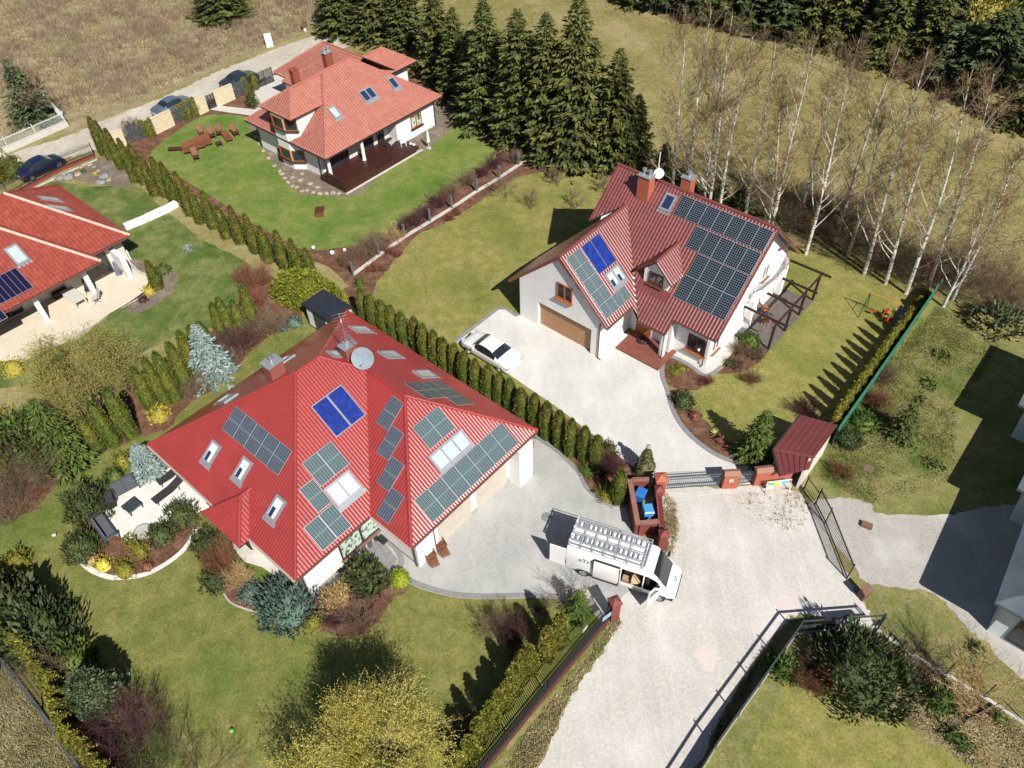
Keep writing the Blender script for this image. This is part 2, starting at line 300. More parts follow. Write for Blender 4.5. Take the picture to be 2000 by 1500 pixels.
strip('kerb', [(737, 1058), (758, 1078), (764, 1100), (756, 1130)], .35, .03, m_kerb, h=.03)
strip('kerb', [(752, 1052), (776, 1074), (784, 1098), (775, 1124)], .35, .03, m_kerb, h=.03)
sheet('terrace', [(337, 911), (400, 968), (420, 985), (394, 1000), (350, 1010), (318, 1022), (300, 1030), (293, 1051), (270, 1054), (247, 1056), (225, 1045), (203, 1028), (206, 1008), (209, 996), (226, 969), (240, 950), (270, 935), (312, 929)], .10, m_terrace, curve=False, thick=.12)
sheet('terrace_bed', [(156, 1094), (176, 1113), (202, 1125), (229, 1130), (276, 1125), (312, 1110), (347, 1086), (372, 1058), (384, 1032), (380, 1000), (320, 1000), (200, 980), (150, 1060)], .020, m_mulch)
strip('white_pebble_arc', [(156, 1094), (176, 1112), (202, 1124), (229, 1129), (276, 1124), (312, 1109), (347, 1085), (370, 1060), (382, 1034)], .30, .028, m_terrace)
strip('bed_edging', [(437, 1160), (452, 1178), (480, 1190), (508, 1196)], .1, .028, m_gravel2)
# lane
sheet('gravel_yard', [(1292, 948), (1410, 956), (1480, 950), (1560, 962), (1575, 985), (1620, 1060), (1660, 1135), (1685, 1180), (1700, 1202), (1640, 1205), (1560, 1205), (1520, 1235), (1480, 1290), (1440, 1345), (1410, 1400), (1360, 1500), (1300, 1640), (1000, 1620), (1060, 1480), (1110, 1370), (1150, 1310), (1180, 1265), (1212, 1212), (1195, 1200), (1205, 1180), (1300, 1085), (1306, 1060), (1290, 1000)], .024, m_gravel, jit=.07)
sheet('lane_verge', [(1190, 1212), (1213, 1213), (1180, 1262), (1150, 1305), (1115, 1362), (1060, 1470), (1000, 1620), (850, 1600), (960, 1500), (1080, 1370), (1150, 1290)], .022, m_rough, jit=.08)
sheet('verge_right', [(1560, 1198), (1535, 1225), (1480, 1300), (1440, 1370), (1400, 1440), (1330, 1560), (1400, 1600), (1500, 1400), (1560, 1260), (1580, 1210)], .028, m_rough, jit=.1)
sheet('lawn_far_east', [(1640, 830), (1730, 710), (1830, 585), (1900, 640), (2150, 740), (2200, 960), (1900, 1000), (1712, 1003), (1700, 985), (1650, 973), (1580, 978), (1575, 950), (1600, 890)], .012, m_rough, jit=.05)
sheet('gravel_drive_east', [(1582, 985), (1650, 972), (1700, 984), (1712, 1003), (1790, 1006), (1862, 1004), (1950, 990), (2200, 980), (2300, 1500), (2000, 1330), (1930, 1260), (1880, 1218), (1840, 1170), (1790, 1150), (1740, 1148), (1690, 1138), (1665, 1100), (1620, 1050)], .018, m_gravel2, jit=.06)
sheet('yard_southeast', [(1565, 1260), (1600, 1215), (1710, 1215), (1800, 1275), (1900, 1345), (2060, 1440), (2200, 1700), (1300, 1700), (1390, 1500), (1480, 1370)], .012, m_straw, jit=.05)
sheet('lawn_southeast', [(1540, 1320), (1620, 1330), (1700, 1360), (1760, 1400), (1800, 1440), (1900, 1500), (2000, 1600), (1350, 1650), (1420, 1480), (1500, 1350)], .016, m_lawn_olive, jit=.1)
sheet('verge_strip_east', [(1690, 1145), (1790, 1158), (1860, 1200), (1900, 1240), (2000, 1330), (2100, 1420), (2100, 1480), (1960, 1400), (1850, 1320), (1760, 1250), (1715, 1215)], .022, m_rough, jit=.06)
sheet('stubble_field', [(-120, 1240), (0, 1290), (60, 1370), (110, 1440), (170, 1530), (200, 1700), (-400, 1700), (-400, 1250)], .016, m_straw, jit=.05)
# small stains of brick dust in the lane
for k, (x, y, r_) in enumerate(((1410, 1085, .3), (1380, 1285, .55), (1535, 1182, .5))):
    c = G(x, y); sheet('brick_dust', [(c.x+r_*math.cos(a)*(1+.3*math.sin(3*a)), c.y+1.3*r_*math.sin(a)) for a in np.linspace(0, 5.7, 9)], .030+.001*k, mat('brick_dust', (.60, .55, .51), .9, (.59, .50, .46), 5, contrast=(.4, .6)), px=False)
# ================================================================ building helpers
m_white = mat('white_render', (.78, .775, .76), .9, (.72, .715, .70), 1.2, .15, .12, 50)
m_cream = mat('cream_render', (.66, .62, .53), .9, (.60, .56, .48), 1.5, .15)
m_plinth = mat('stone_plinth', (.42, .41, .38), .9, (.30, .29, .27), 6, .2, .4, 30)
def tilemat(name, a, b_, rough, spec, coat=0., col3=None):
    m = mat(name, a, rough, b_, .55, spec, .0, 20, coat=coat, detail=8)
    n, l, b = extra(m); return m
m_red = tilemat('red_metal_tile', (.33, .040, .034), (.27, .034, .030), .30, .6, .8)
m_maroon = tilemat('maroon_metal_tile', (.205, .052, .044), (.165, .042, .037), .34, .7, 1.0)
m_pink = mat('salmon_concrete_tile', (.40, .150, .112), .75, (.35, .125, .092), 1.1, .25, .1, 30, col3=(.43, .185, .145), s3=2.5)
m_orange = mat('orange_red_tile', (.27, .055, .036), .6, (.23, .044, .03), .9, .35, .15, 30, col3=(.35, .08, .055), s3=2)
m_dark = mat('dark_grey_metal', (.035, .037, .042), .35, None, spec=.5)
m_darkbrown = mat('dark_brown_wood', (.055, .028, .02), .6, (.035, .018, .013), 4, .3)
m_oak = mat('golden_oak_frame', (.38, .13, .045), .5, (.28, .09, .03), 5, .4)
m_oakdoor = mat('oak_garage_door', (.42, .235, .12), .5, (.36, .19, .095), 3, .4)
m_brick = mat('red_brick', (.30, .07, .045), .85, (.22, .05, .035), 9, .2)
def bricknodes(m, a, b_, mo, sx=.25, sy=.075):
    n, l, b = extra(m); tc = n.new('ShaderNodeTexCoord'); sep = n.new('ShaderNodeSeparateXYZ'); l.new(tc.outputs['Object'], sep.inputs[0])
    ad = n.new('ShaderNodeMath'); ad.operation = 'ADD'; l.new(sep.outputs[0], ad.inputs[0]); l.new(sep.outputs[1], ad.inputs[1])
    cb = n.new('ShaderNodeCombineXYZ'); l.new(ad.outputs[0], cb.inputs[0]); l.new(sep.outputs[2], cb.inputs[1])
    br = n.new('ShaderNodeTexBrick'); br.inputs['Scale'].default_value = 1; br.inputs['Brick Width'].default_value = sx; br.inputs['Row Height'].default_value = sy; br.inputs['Mortar Size'].default_value = .008
    for k, c in (('Color1', a), ('Color2', b_), ('Mortar', mo)): br.inputs[k].default_value = (*c, 1)
    l.new(cb.outputs[0], br.inputs[0]); l.new(br.outputs[0], b.inputs['Base Color'])
bricknodes(m_brick, (.30, .065, .045), (.24, .045, .035), (.30, .17, .14))
m_clinker = mat('maroon_clinker', (.20, .035, .03), .7); bricknodes(m_clinker, (.20, .035, .03), (.15, .028, .025), (.26, .12, .10))
m_orangebrick = mat('orange_clinker', (.40, .11, .06), .7); bricknodes(m_orangebrick, (.40, .11, .065), (.36, .09, .05), (.42, .16, .10))
m_flash = mat('zinc_flashing', (.33, .36, .38), .4, (.28, .30, .32), 4, .5, metal=.3)
m_glass = mat('window_glass', (.02, .03, .035), .06, None, spec=.8)
m_skyglass = mat('skylight_glass', (.45, .52, .53), .05, None, spec=.9, coat=1)
m_blueblind = mat('blue_blind_glass', (.02, .035, .09), .08, None, spec=.8)
m_gutter = mat('brown_gutter', (.13, .055, .04), .35, None, spec=.5)
m_greygut = mat('grey_gutter', (.42, .42, .42), .35, None, spec=.5)
m_steel = mat('steel', (.5, .5, .5), .35, None, spec=.5, metal=.8)
m_alu = mat('aluminium', (.70, .72, .73), .32, None, spec=.5, metal=.75)
m_whitep = mat('white_plastic', (.80, .80, .79), .4, None, spec=.5)
m_ridgewhite = mat('pale_mortar_ridge', (.62, .50, .42), .8, (.50, .30, .22), 8, .2)
class Pl:                                  # a roof plane: a along the eave, b up the slope
    def __init__(s, P0, a, up_, T):       # P0 eave point (u,v,z), a unit dir, up_ horizontal unit dir upslope, T pitch
        s.P = Vector(P0); s.a = Vector((*a, 0)).normalized(); s.b = Vector((up_[0], up_[1], T)).normalized(); s.n = s.a.cross(s.b)
        if s.n.z < 0: s.n = -s.n
    def to(s, p): d = Vector(p)-s.P; return (d.dot(s.a), d.dot(s.b))
    def at(s, a, b, h=0.): return s.P+s.a*a+s.b*b+s.n*h
    def hit(s, house, x, y, h=0.):         # seen photo bearing -> (a,b) on this plane
        o = house.inv(CAM); d = house.inv(G(x, y, 0))-o
        t = (s.P+s.n*h-o).dot(s.n)/d.dot(s.n); return s.to(o+d*t)
class House:
    def __init__(s, u, v, th): s.th = th; s.u = u; s.v = v; s.loc = W(u, v, 0, th)
    def inv(s, p): a = UV(p, s.th); return Vector((a[0]-s.u, a[1]-s.v, p[2]))
    def L(s, u, v, z=0): return Vector((u-s.u, v-s.v, z))
def tiles(pl, polys, pitch, course, kind, thick=.0):
    full = pitch > .22
    bmo = bmesh.new()
    for poly in polys:
        q = [pl.to(p) for p in poly]; ax = [p[0] for p in q]; bx = [p[1] for p in q]
        if kind == 'wave':
            nx = 5; xs = np.arange(math.floor(min(ax)/pitch)*pitch, max(ax)+pitch, pitch/nx)
            ph = (xs/pitch) % 1; prof = (.5-.5*np.cos(2*np.pi*ph))*.052 if full else np.where(ph < .62, .5-.5*np.cos(2*np.pi*ph/.62), 0)*.042
        else:
            xs = np.concatenate([[x, x+pitch-.012, x+pitch-.006] for x in np.arange(math.floor(min(ax)/pitch)*pitch, max(ax)+pitch, pitch)])
            prof = np.tile([0.0, .006, -.010], len(xs)//3)
        ys = []; hs = []
        for y in np.arange(math.floor(min(bx)/course)*course, max(bx)+course, course): ys += [y, y+course-.012]; hs += [.030, .004] if kind == 'wave' else [.018, .004]
        ys = np.array(ys); hs = np.array(hs)
        X, Y = np.meshgrid(xs, ys); Z = prof[None, :]+hs[:, None]
        P = np.array(pl.P)+X[..., None]*np.array(pl.a)+Y[..., None]*np.array(pl.b)+Z[..., None]*np.array(pl.n)
        ny, nx_ = X.shape; idx = np.arange(ny*nx_).reshape(ny, nx_)
        Fc = np.stack([idx[:-1, :-1], idx[:-1, 1:], idx[1:, 1:], idx[1:, :-1]], -1).reshape(-1, 4)
        me = npmesh('t', P, Fc); bm = bmesh.new(); bm.from_mesh(me); bpy.data.meshes.remove(me)
        cen = sum((Vector((*p, 0)) for p in q), Vector())/len(q)
        for i in range(len(q)):
            p0 = q[i]; p1 = q[(i+1) % len(q)]
            if abs(p0[0]-p1[0])+abs(p0[1]-p1[1]) < 1e-4: continue
            e = pl.a*(p1[0]-p0[0])+pl.b*(p1[1]-p0[1]); nn = e.cross(pl.n); c = pl.at(cen.x, cen.y); o = pl.at(*p0)
            if (c-o).dot(nn) > 0: nn = -nn
            bmesh.ops.bisect_plane(bm, geom=bm.verts[:]+bm.edges[:]+bm.faces[:], plane_co=o, plane_no=nn, clear_outer=True)
        tmp = bpy.data.meshes.new('t'); bm.to_mesh(tmp); bm.free(); bmo.from_mesh(tmp); bpy.data.meshes.remove(tmp)
    me = bpy.data.meshes.new('roof_tiles'); bmo.to_mesh(me); bmo.free()
    if kind == 'wave': me.polygons.foreach_set('use_smooth', [True]*len(me.polygons)); me.set_sharp_from_angle(angle=rad(50))
    return me
def flip_up(me):
    bm = bmesh.new(); bm.from_mesh(me); bm.faces.ensure_lookup_table()
    for f in bm.faces:
        if f.normal.z < 0: f.normal_flip()
    bm.to_mesh(me); bm.free(); return me
def roof_part(name, parent, faces, m, pitch, course, kind, under=.12, mu=None, label=None):
    """faces: list of (Pl, [convex polygons of 3d points])"""
    bmo = bmesh.new()
    for pl, polys in faces:
        t = tiles(pl, polys, pitch, course, kind); bmo.from_mesh(t); bpy.data.meshes.remove(t)
    me = bpy.data.meshes.new(name); bmo.to_mesh(me); bmo.free(); me.materials.append(m); flip_up(me)
    if kind == 'wave': me.polygons.foreach_set('use_smooth', [True]*len(me.polygons)); me.set_sharp_from_angle(angle=rad(50))
    o = link(name, me, parent, label=label)
    b = MB()
    for pl, polys in faces:
        for p in polys:
            n = len(p); b.add([Vector(q)-pl.n*.01 for q in p]+[Vector(q)-Vector((0, 0, under)) for q in p], [tuple(range(n)), tuple(range(2*n-1, n-1, -1))]+[(i, (i+1) % n, n+(i+1) % n, n+i) for i in range(n)])
    part('roof_deck', b, mu or m_darkbrown, o)
    return o
def ridge(parent, segs, m, r=.11, step=.38, name='ridge_cap', clipw=0):
    for a, c in segs:
        b = MB(); a = Vector(a); c = Vector(c); L = (c-a).length; n = max(1, int(L/step)); d = (c-a)/n
        for i in range(n): b.tube([a+d*i+Vector((0, 0, .03)), a+d*(i+1.06)+Vector((0, 0, .03))], [r*1.08, r*.94], 10)
        part(name, b, m, parent, True)
def gutter(parent, segs, m, r=.07, name='gutter'):
    b = MB()
    for a, c in segs: b.tube([Vector(a), Vector(c)], r, 8)
    return part(name, b, m, parent, True)
def pipe(parent, P, z0, z1, m, name='downpipe', foot=(0, 0)):
    b = MB(); b.tube([(P[0], P[1], z1), (P[0], P[1], z0+.1), (P[0]+foot[0], P[1]+foot[1], z0)], .05, 8); return part(name, b, m, parent, True)
# -- photovoltaic panels
def pvmat(name, cell, line, nx, ny, lw=.035, backing=None, half=False, cellrough=.12):
    m = mat(name, cell, cellrough, None, spec=.5); n, l, b = extra(m)
    uv = n.new('ShaderNodeUVMap'); sep = n.new('ShaderNodeSeparateXYZ'); l.new(uv.outputs[0], sep.inputs[0])
    def lines(o, N, w_):
        a = n.new('ShaderNodeMath'); a.operation = 'MULTIPLY'; a.inputs[1].default_value = N; l.new(sep.outputs[o], a.inputs[0])
        f = n.new('ShaderNodeMath'); f.operation = 'FRACT'; l.new(a.outputs[0], f.inputs[0])
        s = n.new('ShaderNodeMath'); s.operation = 'SUBTRACT'; s.inputs[1].default_value = .5; l.new(f.outputs[0], s.inputs[0])
        ab = n.new('ShaderNodeMath'); ab.operation = 'ABSOLUTE'; l.new(s.outputs[0], ab.inputs[0])
        g = n.new('ShaderNodeMath'); g.operation = 'GREATER_THAN'; g.inputs[1].default_value = .5-w_; l.new(ab.outputs[0], g.inputs[0]); return g.outputs[0]
    mx = n.new('ShaderNodeMath'); mx.operation = 'MAXIMUM'; l.new(lines(0, nx, lw), mx.inputs[0]); l.new(lines(1, ny, lw*(ny/nx)*.62), mx.inputs[1]); last = mx.outputs[0]
    if half:
        a = n.new('ShaderNodeMath'); a.operation = 'COMPARE'; a.inputs[1].default_value = .5; a.inputs[2].default_value = .012; l.new(sep.outputs[1], a.inputs[0])
        m2 = n.new('ShaderNodeMath'); m2.operation = 'MAXIMUM'; l.new(last, m2.inputs[0]); l.new(a.outputs[0], m2.inputs[1]); last = m2.outputs[0]
    x = n.new('ShaderNodeMix'); x.data_type = 'RGBA'; l.new(last, x.inputs[0]); x.inputs[6].default_value = (*cell, 1); x.inputs[7].default_value = (*line, 1); l.new(x.outputs[2], b.inputs['Base Color'])
    return m
m_pvA = pvmat('mono_cells', (.006, .011, .020), (.24, .29, .32), 6, 10, .045)
m_pvB = pvmat('half_cut_cells', (.014, .022, .045), (.28, .33, .36), 6, 20, .045, half=True)
m_pvC = pvmat('half_cut_dark', (.030, .055, .07), (.27, .34, .33), 6, 20, .05, half=True)
m_thermal = mat('blue_absorber', (.008, .022, .16), .25, (.016, .04, .26), 3, .6, .15, 8)
m_tubes = pvmat('vacuum_tubes', (.012, .010, .035), (.22, .22, .26), 6, 1, .03)
def uvquad(me, corners_uv):
    uvl = me.uv_layers.new(name='UVMap')
    for i, c in enumerate(corners_uv): uvl.data[i].uv = c
def panel(parent, pl, a0, b0, a1, b1, m, name='solar_panel', land=False, h=.10, frame=m_alu, label=None, fr=.022):
    """one module lying on plane pl between (a0,b0) and (a1,b1)"""
    b = MB(); P = [pl.at(a0, b0, h), pl.at(a1, b0, h), pl.at(a1, b1, h), pl.at(a0, b1, h)]; Q = [pl.at(a0, b0, h-.035), pl.at(a1, b0, h-.035), pl.at(a1, b1, h-.035), pl.at(a0, b1, h-.035)]
    f = fr; I = [pl.at(a0+f, b0+f, h+.004), pl.at(a1-f, b0+f, h+.004), pl.at(a1-f, b1-f, h+.004), pl.at(a0+f, b1-f, h+.004)]
    me = MB(); me.add(I, [(0, 1, 2, 3)]); gm = me.mesh(name, m, fix=False)
    uvquad(gm, [(0, 0), (1, 0), (1, 1), (0, 1)] if not land else [(0, 0), (0, 1), (1, 1), (1, 0)])
    if gm.polygons[0].normal.z < 0: gm.flip_normals()
    o = link(name, gm, parent, label=label)
    b.add(P+Q, [(0, 1, 2, 3), (7, 6, 5, 4), (0, 4, 5, 1), (1, 5, 6, 2), (2, 6, 7, 3), (3, 7, 4, 0)]); part('panel_frame', b, frame, o)
    return o
def array(parent, house, pl, c0, c1, na, nb, m, skip=(), land=False, name='solar_panel', gap=.015, h=.10, frame=m_alu, label=None, fr=.022, size=None):
    a0, b0 = pl.hit(house, *c0, h); a1, b1 = pl.hit(house, *c1, h)
    if a1 < a0: a0, a1 = a1, a0
    if b1 < b0: b0, b1 = b1, b0
    if size:                                  # keep true module size about the surveyed centre
        ca, cb = (a0+a1)/2, (b0+b1)/2; a0, a1 = ca-size[0]*na/2, ca+size[0]*na/2; b0, b1 = cb-size[1]*nb/2, cb+size[1]*nb/2
    da = (a1-a0)/na; db = (b1-b0)/nb
    for i in range(na):
        for j in range(nb):
            if (i, j) in skip: continue
            panel(parent, pl, a0+i*da+gap/2, b0+j*db+gap/2, a0+(i+1)*da-gap/2, b0+(j+1)*db-gap/2, m, name, land, h, frame, label, fr)
    return (a0, b0, a1, b1)
def skylight(parent, house, pl, c, wd, ln, glassm, frame=m_flash, label=None, n=1, blind=0.):
    a, b = pl.hit(house, *c, .1); a0 = a-wd*n/2; b0 = b-ln/2
    fb = MB()
    def slab(a0, b0, a1, b1, h0, h1):
        fb.add([pl.at(a0, b0, h0), pl.at(a1, b0, h0), pl.at(a1, b1, h0), pl.at(a0, b1, h0), pl.at(a0, b0, h1), pl.at(a1, b0, h1), pl.at(a1, b1, h1), pl.at(a0, b1, h1)],
               [(0, 3, 2, 1), (4, 5, 6, 7), (0, 1, 5, 4), (1, 2, 6, 5), (2, 3, 7, 6), (3, 0, 4, 7)])
    A1 = a0+wd*n; B1 = b0+ln; fw_ = .13
    for x in [a0-.02]+[a0+wd*i-fw_/2 for i in range(1, n)]+[A1-fw_+.02]: slab(x, b0+fw_, x+fw_, B1-fw_, .02, .13)
    slab(a0-.02, b0-.02, A1+.02, b0+fw_, .02, .134); slab(a0-.02, B1-fw_, A1+.02, B1+.02, .02, .134)
    slab(a0-.12, b0-.26, A1+.12, b0-.02, .02, .055)
    o = part('skylight', fb, frame, parent, label=label)
    for i in range(n):
        g = MB(); x0 = a0+wd*i+fw_*.5; x1 = a0+wd*(i+1)-fw_*.5; 
        g.add([pl.at(x0, b0+fw_*.8, .085), pl.at(x1, b0+fw_*.8, .085), pl.at(x1, B1-fw_*.8, .085), pl.at(x0, B1-fw_*.8, .085)], [(0, 1, 2, 3)])
        gm = g.mesh('pane', glassm, fix=False)
        if gm.polygons[0].normal.z < 0: gm.flip_normals()
        link('pane', gm, o)
        if blind:
            g = MB(); g.add([pl.at(x0+.08, b0+fw_*.8, .09), pl.at(x1-.3, b0+fw_*.8, .09), pl.at(x1-.3, b0+fw_+ln*blind, .09), pl.at(x0+.08, b0+fw_+ln*blind, .09)], [(0, 1, 2, 3)])
            gm = g.mesh('roller_blind', m_blueblind, fix=False)
            if gm.polygons[0].normal.z < 0: gm.flip_normals()
            link('roller_blind', gm, o)
    return o
def walls(parent, pts, z0, z1, m, th=.3, name='wall', plinth=None):
    b = MB(); n = len(pts); b.prism(pts, z0, z1); o = part(name, b, m, parent)
    if plinth:
        b = MB(); cx = sum(p[0] for p in pts)/n; cy = sum(p[1] for p in pts)/n
        for i in range(n):
            p, q = Vector(pts[i]), Vector(pts[(i+1) % n]); b.bar((p.x, p.y, .14), (q.x, q.y, .14), .03, .28)
        part('plinth', b, plinth, parent)
    return o
def window(parent, P, d, wd, hh, fm, name='window', sill=True, mull=1, sillm=None, depth=.06, glass=None, nrm=None, label=None):
    """P bottom centre on the wall face, d direction along the wall, outward normal to the right of d"""
    P = Vector(P); d = Vector((d[0], d[1], 0)).normalized(); nn = Vector((d.y, -d.x, 0))
    if nrm is not None and nn.dot(Vector((*nrm, 0))) < 0: nn = -nn
    b = MB(); f = .09; Z = Vector((0, 0, 1))
    A = P-d*wd/2; B = P+d*wd/2; off = nn*.03
    b.bar(A+off+Z*f/2, B+off+Z*f/2, .07, f); b.bar(A+off+Z*(hh-f/2), B+off+Z*(hh-f/2), .07, f)
    for i in range(mull+2):
        q = A.lerp(B, i/(mull+1)) + d*(f/2 if i == 0 else -f/2 if i == mull+1 else 0)
        b.bar(q+off+Z*f, q+off+Z*(hh-f), f if i in (0, mull+1) else f*1.3, .072, upv=nn)
    o = part(name, b, fm, parent, label=label)
    g = MB(); g.add([A+nn*.012+Z*f, B+nn*.012+Z*f, B+nn*.012+Z*(hh-f), A+nn*.012+Z*(hh-f)], [(0, 1, 2, 3)]); part('pane', g, glass or m_glass, o)
    if sill:
        s = MB(); s.bar(A-d*.1+nn*.12-Z*.02, B+d*.1+nn*.12-Z*.02, .26, .05); part('window_sill', s, sillm or fm, o)
    return o
# ================================================================ big red house with the four hipped wings (solar roof)
HS = House(-29, 14, TH); L = HS.L
hs = thing('red_roofed_house', 'large white house with glossy bright red hipped roof and many solar panels', 'house', HS.loc, TH)
u0, u1, u2, v0, v1, v2, e, T = -36.07, -22.05, -18.84, 7.25, 12.42, 22.95, 3.575, .731
hm = (u1-u0)/2; hw = (v2-v1)/2; um = (u0+u1)/2; vc = (v1+v2)/2; zr = e+T*hm; zw = e+T*hw
pL, pN, pE, pS2, pn, pS1 = L(u0, v0, e), L(u0, v2, e), L(u2, v2, e), L(u2, v1, e), L(u1, v1, e), L(u1, v0, e)
P1, P2, P3, Q = L(um, v0+hm, zr), L(um, v2-hm, zr), L(u2-hw, vc, zw), L(u1-hw, vc, zw)
plA = Pl(pL, (1, 0), (0, 1), T)            # -v face (left-front)
plB = Pl(pS1, (0, 1), (-1, 0), T)          # +u face of the main block
plC = Pl(pn, (1, 0), (0, 1), T)            # -v face of the wing
plD = Pl(pS2, (0, 1), (-1, 0), T)          # +u face of the wing
plE = Pl(pE, (-1, 0), (0, -1), T)          # back
plF = Pl(pN, (0, -1), (1, 0), T)           # -u face
Em = L(u1-hw, v2, e)
roof_part('roof', hs, [(plA, [[pL, pS1, P1]]), (plB, [[pS1, pn, Q, P2, P1]]), (plC, [[pn, pS2, P3, Q]]), (plD, [[pS2, pE, P3]]),
    (plE, [[pN, Em, Q, P2], [Em, pE, P3, Q]]), (plF, [[pL, P1, P2, pN]])], m_red, .19, .35, 'wave')
ridge(hs, [(pS1, P1), (pL, P1), (P1, P2), (P2, pN), (P2, Q), (Q, P3), (pS2, P3), (pE, P3)], m_red)
# bay roof to the left
bW, bS, bn, bL = [plA.hit(HS, *p) for p in ((396, 1001.6), (467, 1069.6), (497, 1057.6), (413, 980))]
zb = e-.05; bx0, bx1 = -29+HS.inv(G(396, 1001.6, zb)).x, -29+HS.inv(G(467, 1069.6, zb)).x; bv0 = 14+HS.inv(G(467, 1069.6, zb)).y
bm_ = (bx0+bx1)/2; hb = (bx1-bx0)/2; T2 = T; dd = 4.2
pb = [L(bx0, bv0, zb), L(bx1, bv0, zb)]; apx = L(bm_, bv0+hb, zb+T2*hb); bk = v0+T2*hb/T+ .3
far = L(bm_, bk, zb+T2*hb)
plb1 = Pl(pb[0], (1, 0), (0, 1), T2); plb2 = Pl(pb[1], (0, 1), (-1, 0), T2); plb3 = Pl(pb[0], (0, -1), (1, 0), T2)
fv = max(bk, bv0+hb+.02)
roof_part('bay_roof', hs, [(plb1, [[pb[0], pb[1], apx]]), (plb2, [[pb[1], L(bx1, v0+.02, zb), L(bm_, fv, zb+T2*hb), apx]]), (plb3, [[pb[0], apx, L(bm_, fv, zb+T2*hb), L(bx0, v0+.02, zb)]])], m_red, .19, .35, 'wave')
ridge(hs, [(pb[0], apx), (pb[1], apx), (apx, L(bm_, fv, zb+T2*hb))], m_red)
# walls
o = .71
ring = [(u0+o, v0+o), (u1-o, v0+o), (u1-o, v1+o), (u2-o, v1+o), (u2-o, v2-o), (u0+o, v2-o)]
walls(hs, [(a+29, b-14) for a, b in ring], 0, e-.06, m_white)
b = MB()
for i in range(6):
    p, q = ring[i], ring[(i+1) % 6]; b.bar((p[0]+29, p[1]-14, .16), (q[0]+29, q[1]-14, .16), .05, .32)
part('plinth', b, m_plinth, hs)
b = MB(); b.prism([(bx0+.9+29, v0+.71-14), (bx0+1.5+29, bv0+.9-14), (bx1-1.5+29, bv0+.9-14), (bx1-.7+29, v0+.71-14)], 0, e-.12); part('bay_wall', b, m_cream, hs)
window(hs, L(bm_, bv0+.9, .9), (1, 0), max(1., (bx1-bx0)-3.2), 1.9, m_darkbrown, nrm=(0, -1), mull=2, sillm=m_conc)
window(hs, L(u0+3.2, v0+o, .8), (1, 0), 1.6, 1.9, m_darkbrown, nrm=(0, -1), sillm=m_conc)
window(hs, L(u1-2.6, v0+o, .5), (1, 0), 2.2, 2.2, m_darkbrown, nrm=(0, -1), sillm=m_conc)
# big window on the +u wall
wc = HS.inv(G(702, 1056, 1.15)); m_reflgarden = mat('painted_reflection_glass', (.03, .06, .04), .12, (.50, .62, .52), 3.2, .8, contrast=(.42, .5))  # garden reflection painted into the glass colour as pale green mottling
window(hs, (u1-o+29, wc.y+.2, .75), (0, 1), 3.1, 1.65, m_darkbrown, nrm=(1, 0), mull=1, glass=m_reflgarden, sillm=mat('sill_brown', (.20, .12, .10), .5), label='wide window with green plant reflections painted into its glass')
# garage doors under the right wing
for k, vv in ((0, 14.9), (1, 18.1)):
    b = MB(); b.box(u2-o+29, vv-14, .0, u2-o+29+.03, vv-14+2.7, 2.25)
    for j in range(1, 5): b.box(u2-o+29+.032, vv-14+.02, .45*j-.01, u2-o+29+.036, vv-14+2.68, .45*j+.01)
    part('garage_door', b, mat('cream_garage_door', (.55, .50, .42), .6, (.48, .43, .36), 2), hs)
b = MB(); b.box(u2-o+29, 21.0-14, 0, u2-o+29+.95, 22.95-o-14, e-.1); part('garage_pier', b, m_white, hs)
b = MB(); b.box(u2-o+29, 13.13-14, 0, u2-o+29+.12, 14.5-14, e-.1); part('garage_pier', b, m_white, hs)
gutter(hs, [(pL+Vector((0, -.06, -.05)), pS1+Vector((0, -.06, -.05))), (pn+Vector((0, -.06, -.05)), pS2+Vector((0, -.06, -.05)))], mat('pale_gutter', (.42, .33, .28), .4))
gutter(hs, [(pS1+Vector((.06, 0, -.05)), pn+Vector((.06, 0, -.05))), (pS2+Vector((.06, 0, -.05)), pE+Vector((.06, 0, -.05)))], m_gutter)
pipe(hs, (u2-o+29+.1, 14.5-14), 0, e-.1, m_dark); pipe(hs, (u1-o+29-.1, v0+o-14-.08), 0, e-.1, m_dark); pipe(hs, (u2-o+29-.05, v1+o-14-.08), 0, e-.1, m_dark)

DBG = []
def arr(*a, **k): DBG.append((a[3], [round(x, 2) for x in array(*a, **k)]))
arr(hs, HS, plA, (433, 838), (571, 881), 5, 1, m_pvB)
arr(hs, HS, plB, (657, 855), (666.4, 750.4), 2, 1, m_thermal, name='solar_heater', frame=m_flash, fr=.05, h=.14, label='blue solar heating collector with a wavy sheet reflection')
for c0, c1 in (((734, 824.8), (789.3, 788)), ((734.7, 882.5), (789.3, 847.5)), ((735, 942), (790, 908.8)), ((733.6, 1004), (790, 970.4))): arr(hs, HS, plC, c0, c1, 1, 1, m_pvB)
arr(hs, HS, plB, (627.2, 951), (646.4, 860.8), 2, 1, m_pvC)
arr(hs, HS, plB, (621.6, 1002.4), (611, 934.4), 1, 1, m_pvC)
arr(hs, HS, plB, (630.4, 1076.8), (650.4, 982.4), 2, 1, m_pvC)
arr(hs, HS, plD, (840, 878.4), (856, 792.8), 2, 1, m_pvC)
arr(hs, HS, plD, (844.8, 1021.6), (980, 824.8), 7, 1, m_pvC)
arr(hs, HS, plE, (835.5, 779), (824, 745.5), 2, 1, m_pvB)
arr(hs, HS, plE, (896.8, 791.5), (824, 745.5), 3, 1, m_pvB) if 0 else arr(hs, HS, plE, (928, 788), (824, 745.5), 3, 1, m_pvB)
m_white_glass = mat('bright_blind_glass', (.74, .76, .76), .08, None, spec=.8, coat=.8)
skylight(hs, HS, plB, (671, 955), .86, 1.3, m_white_glass, n=2)
skylight(hs, HS, plD, (881, 880), .87, 1.15, m_skyglass, n=3)
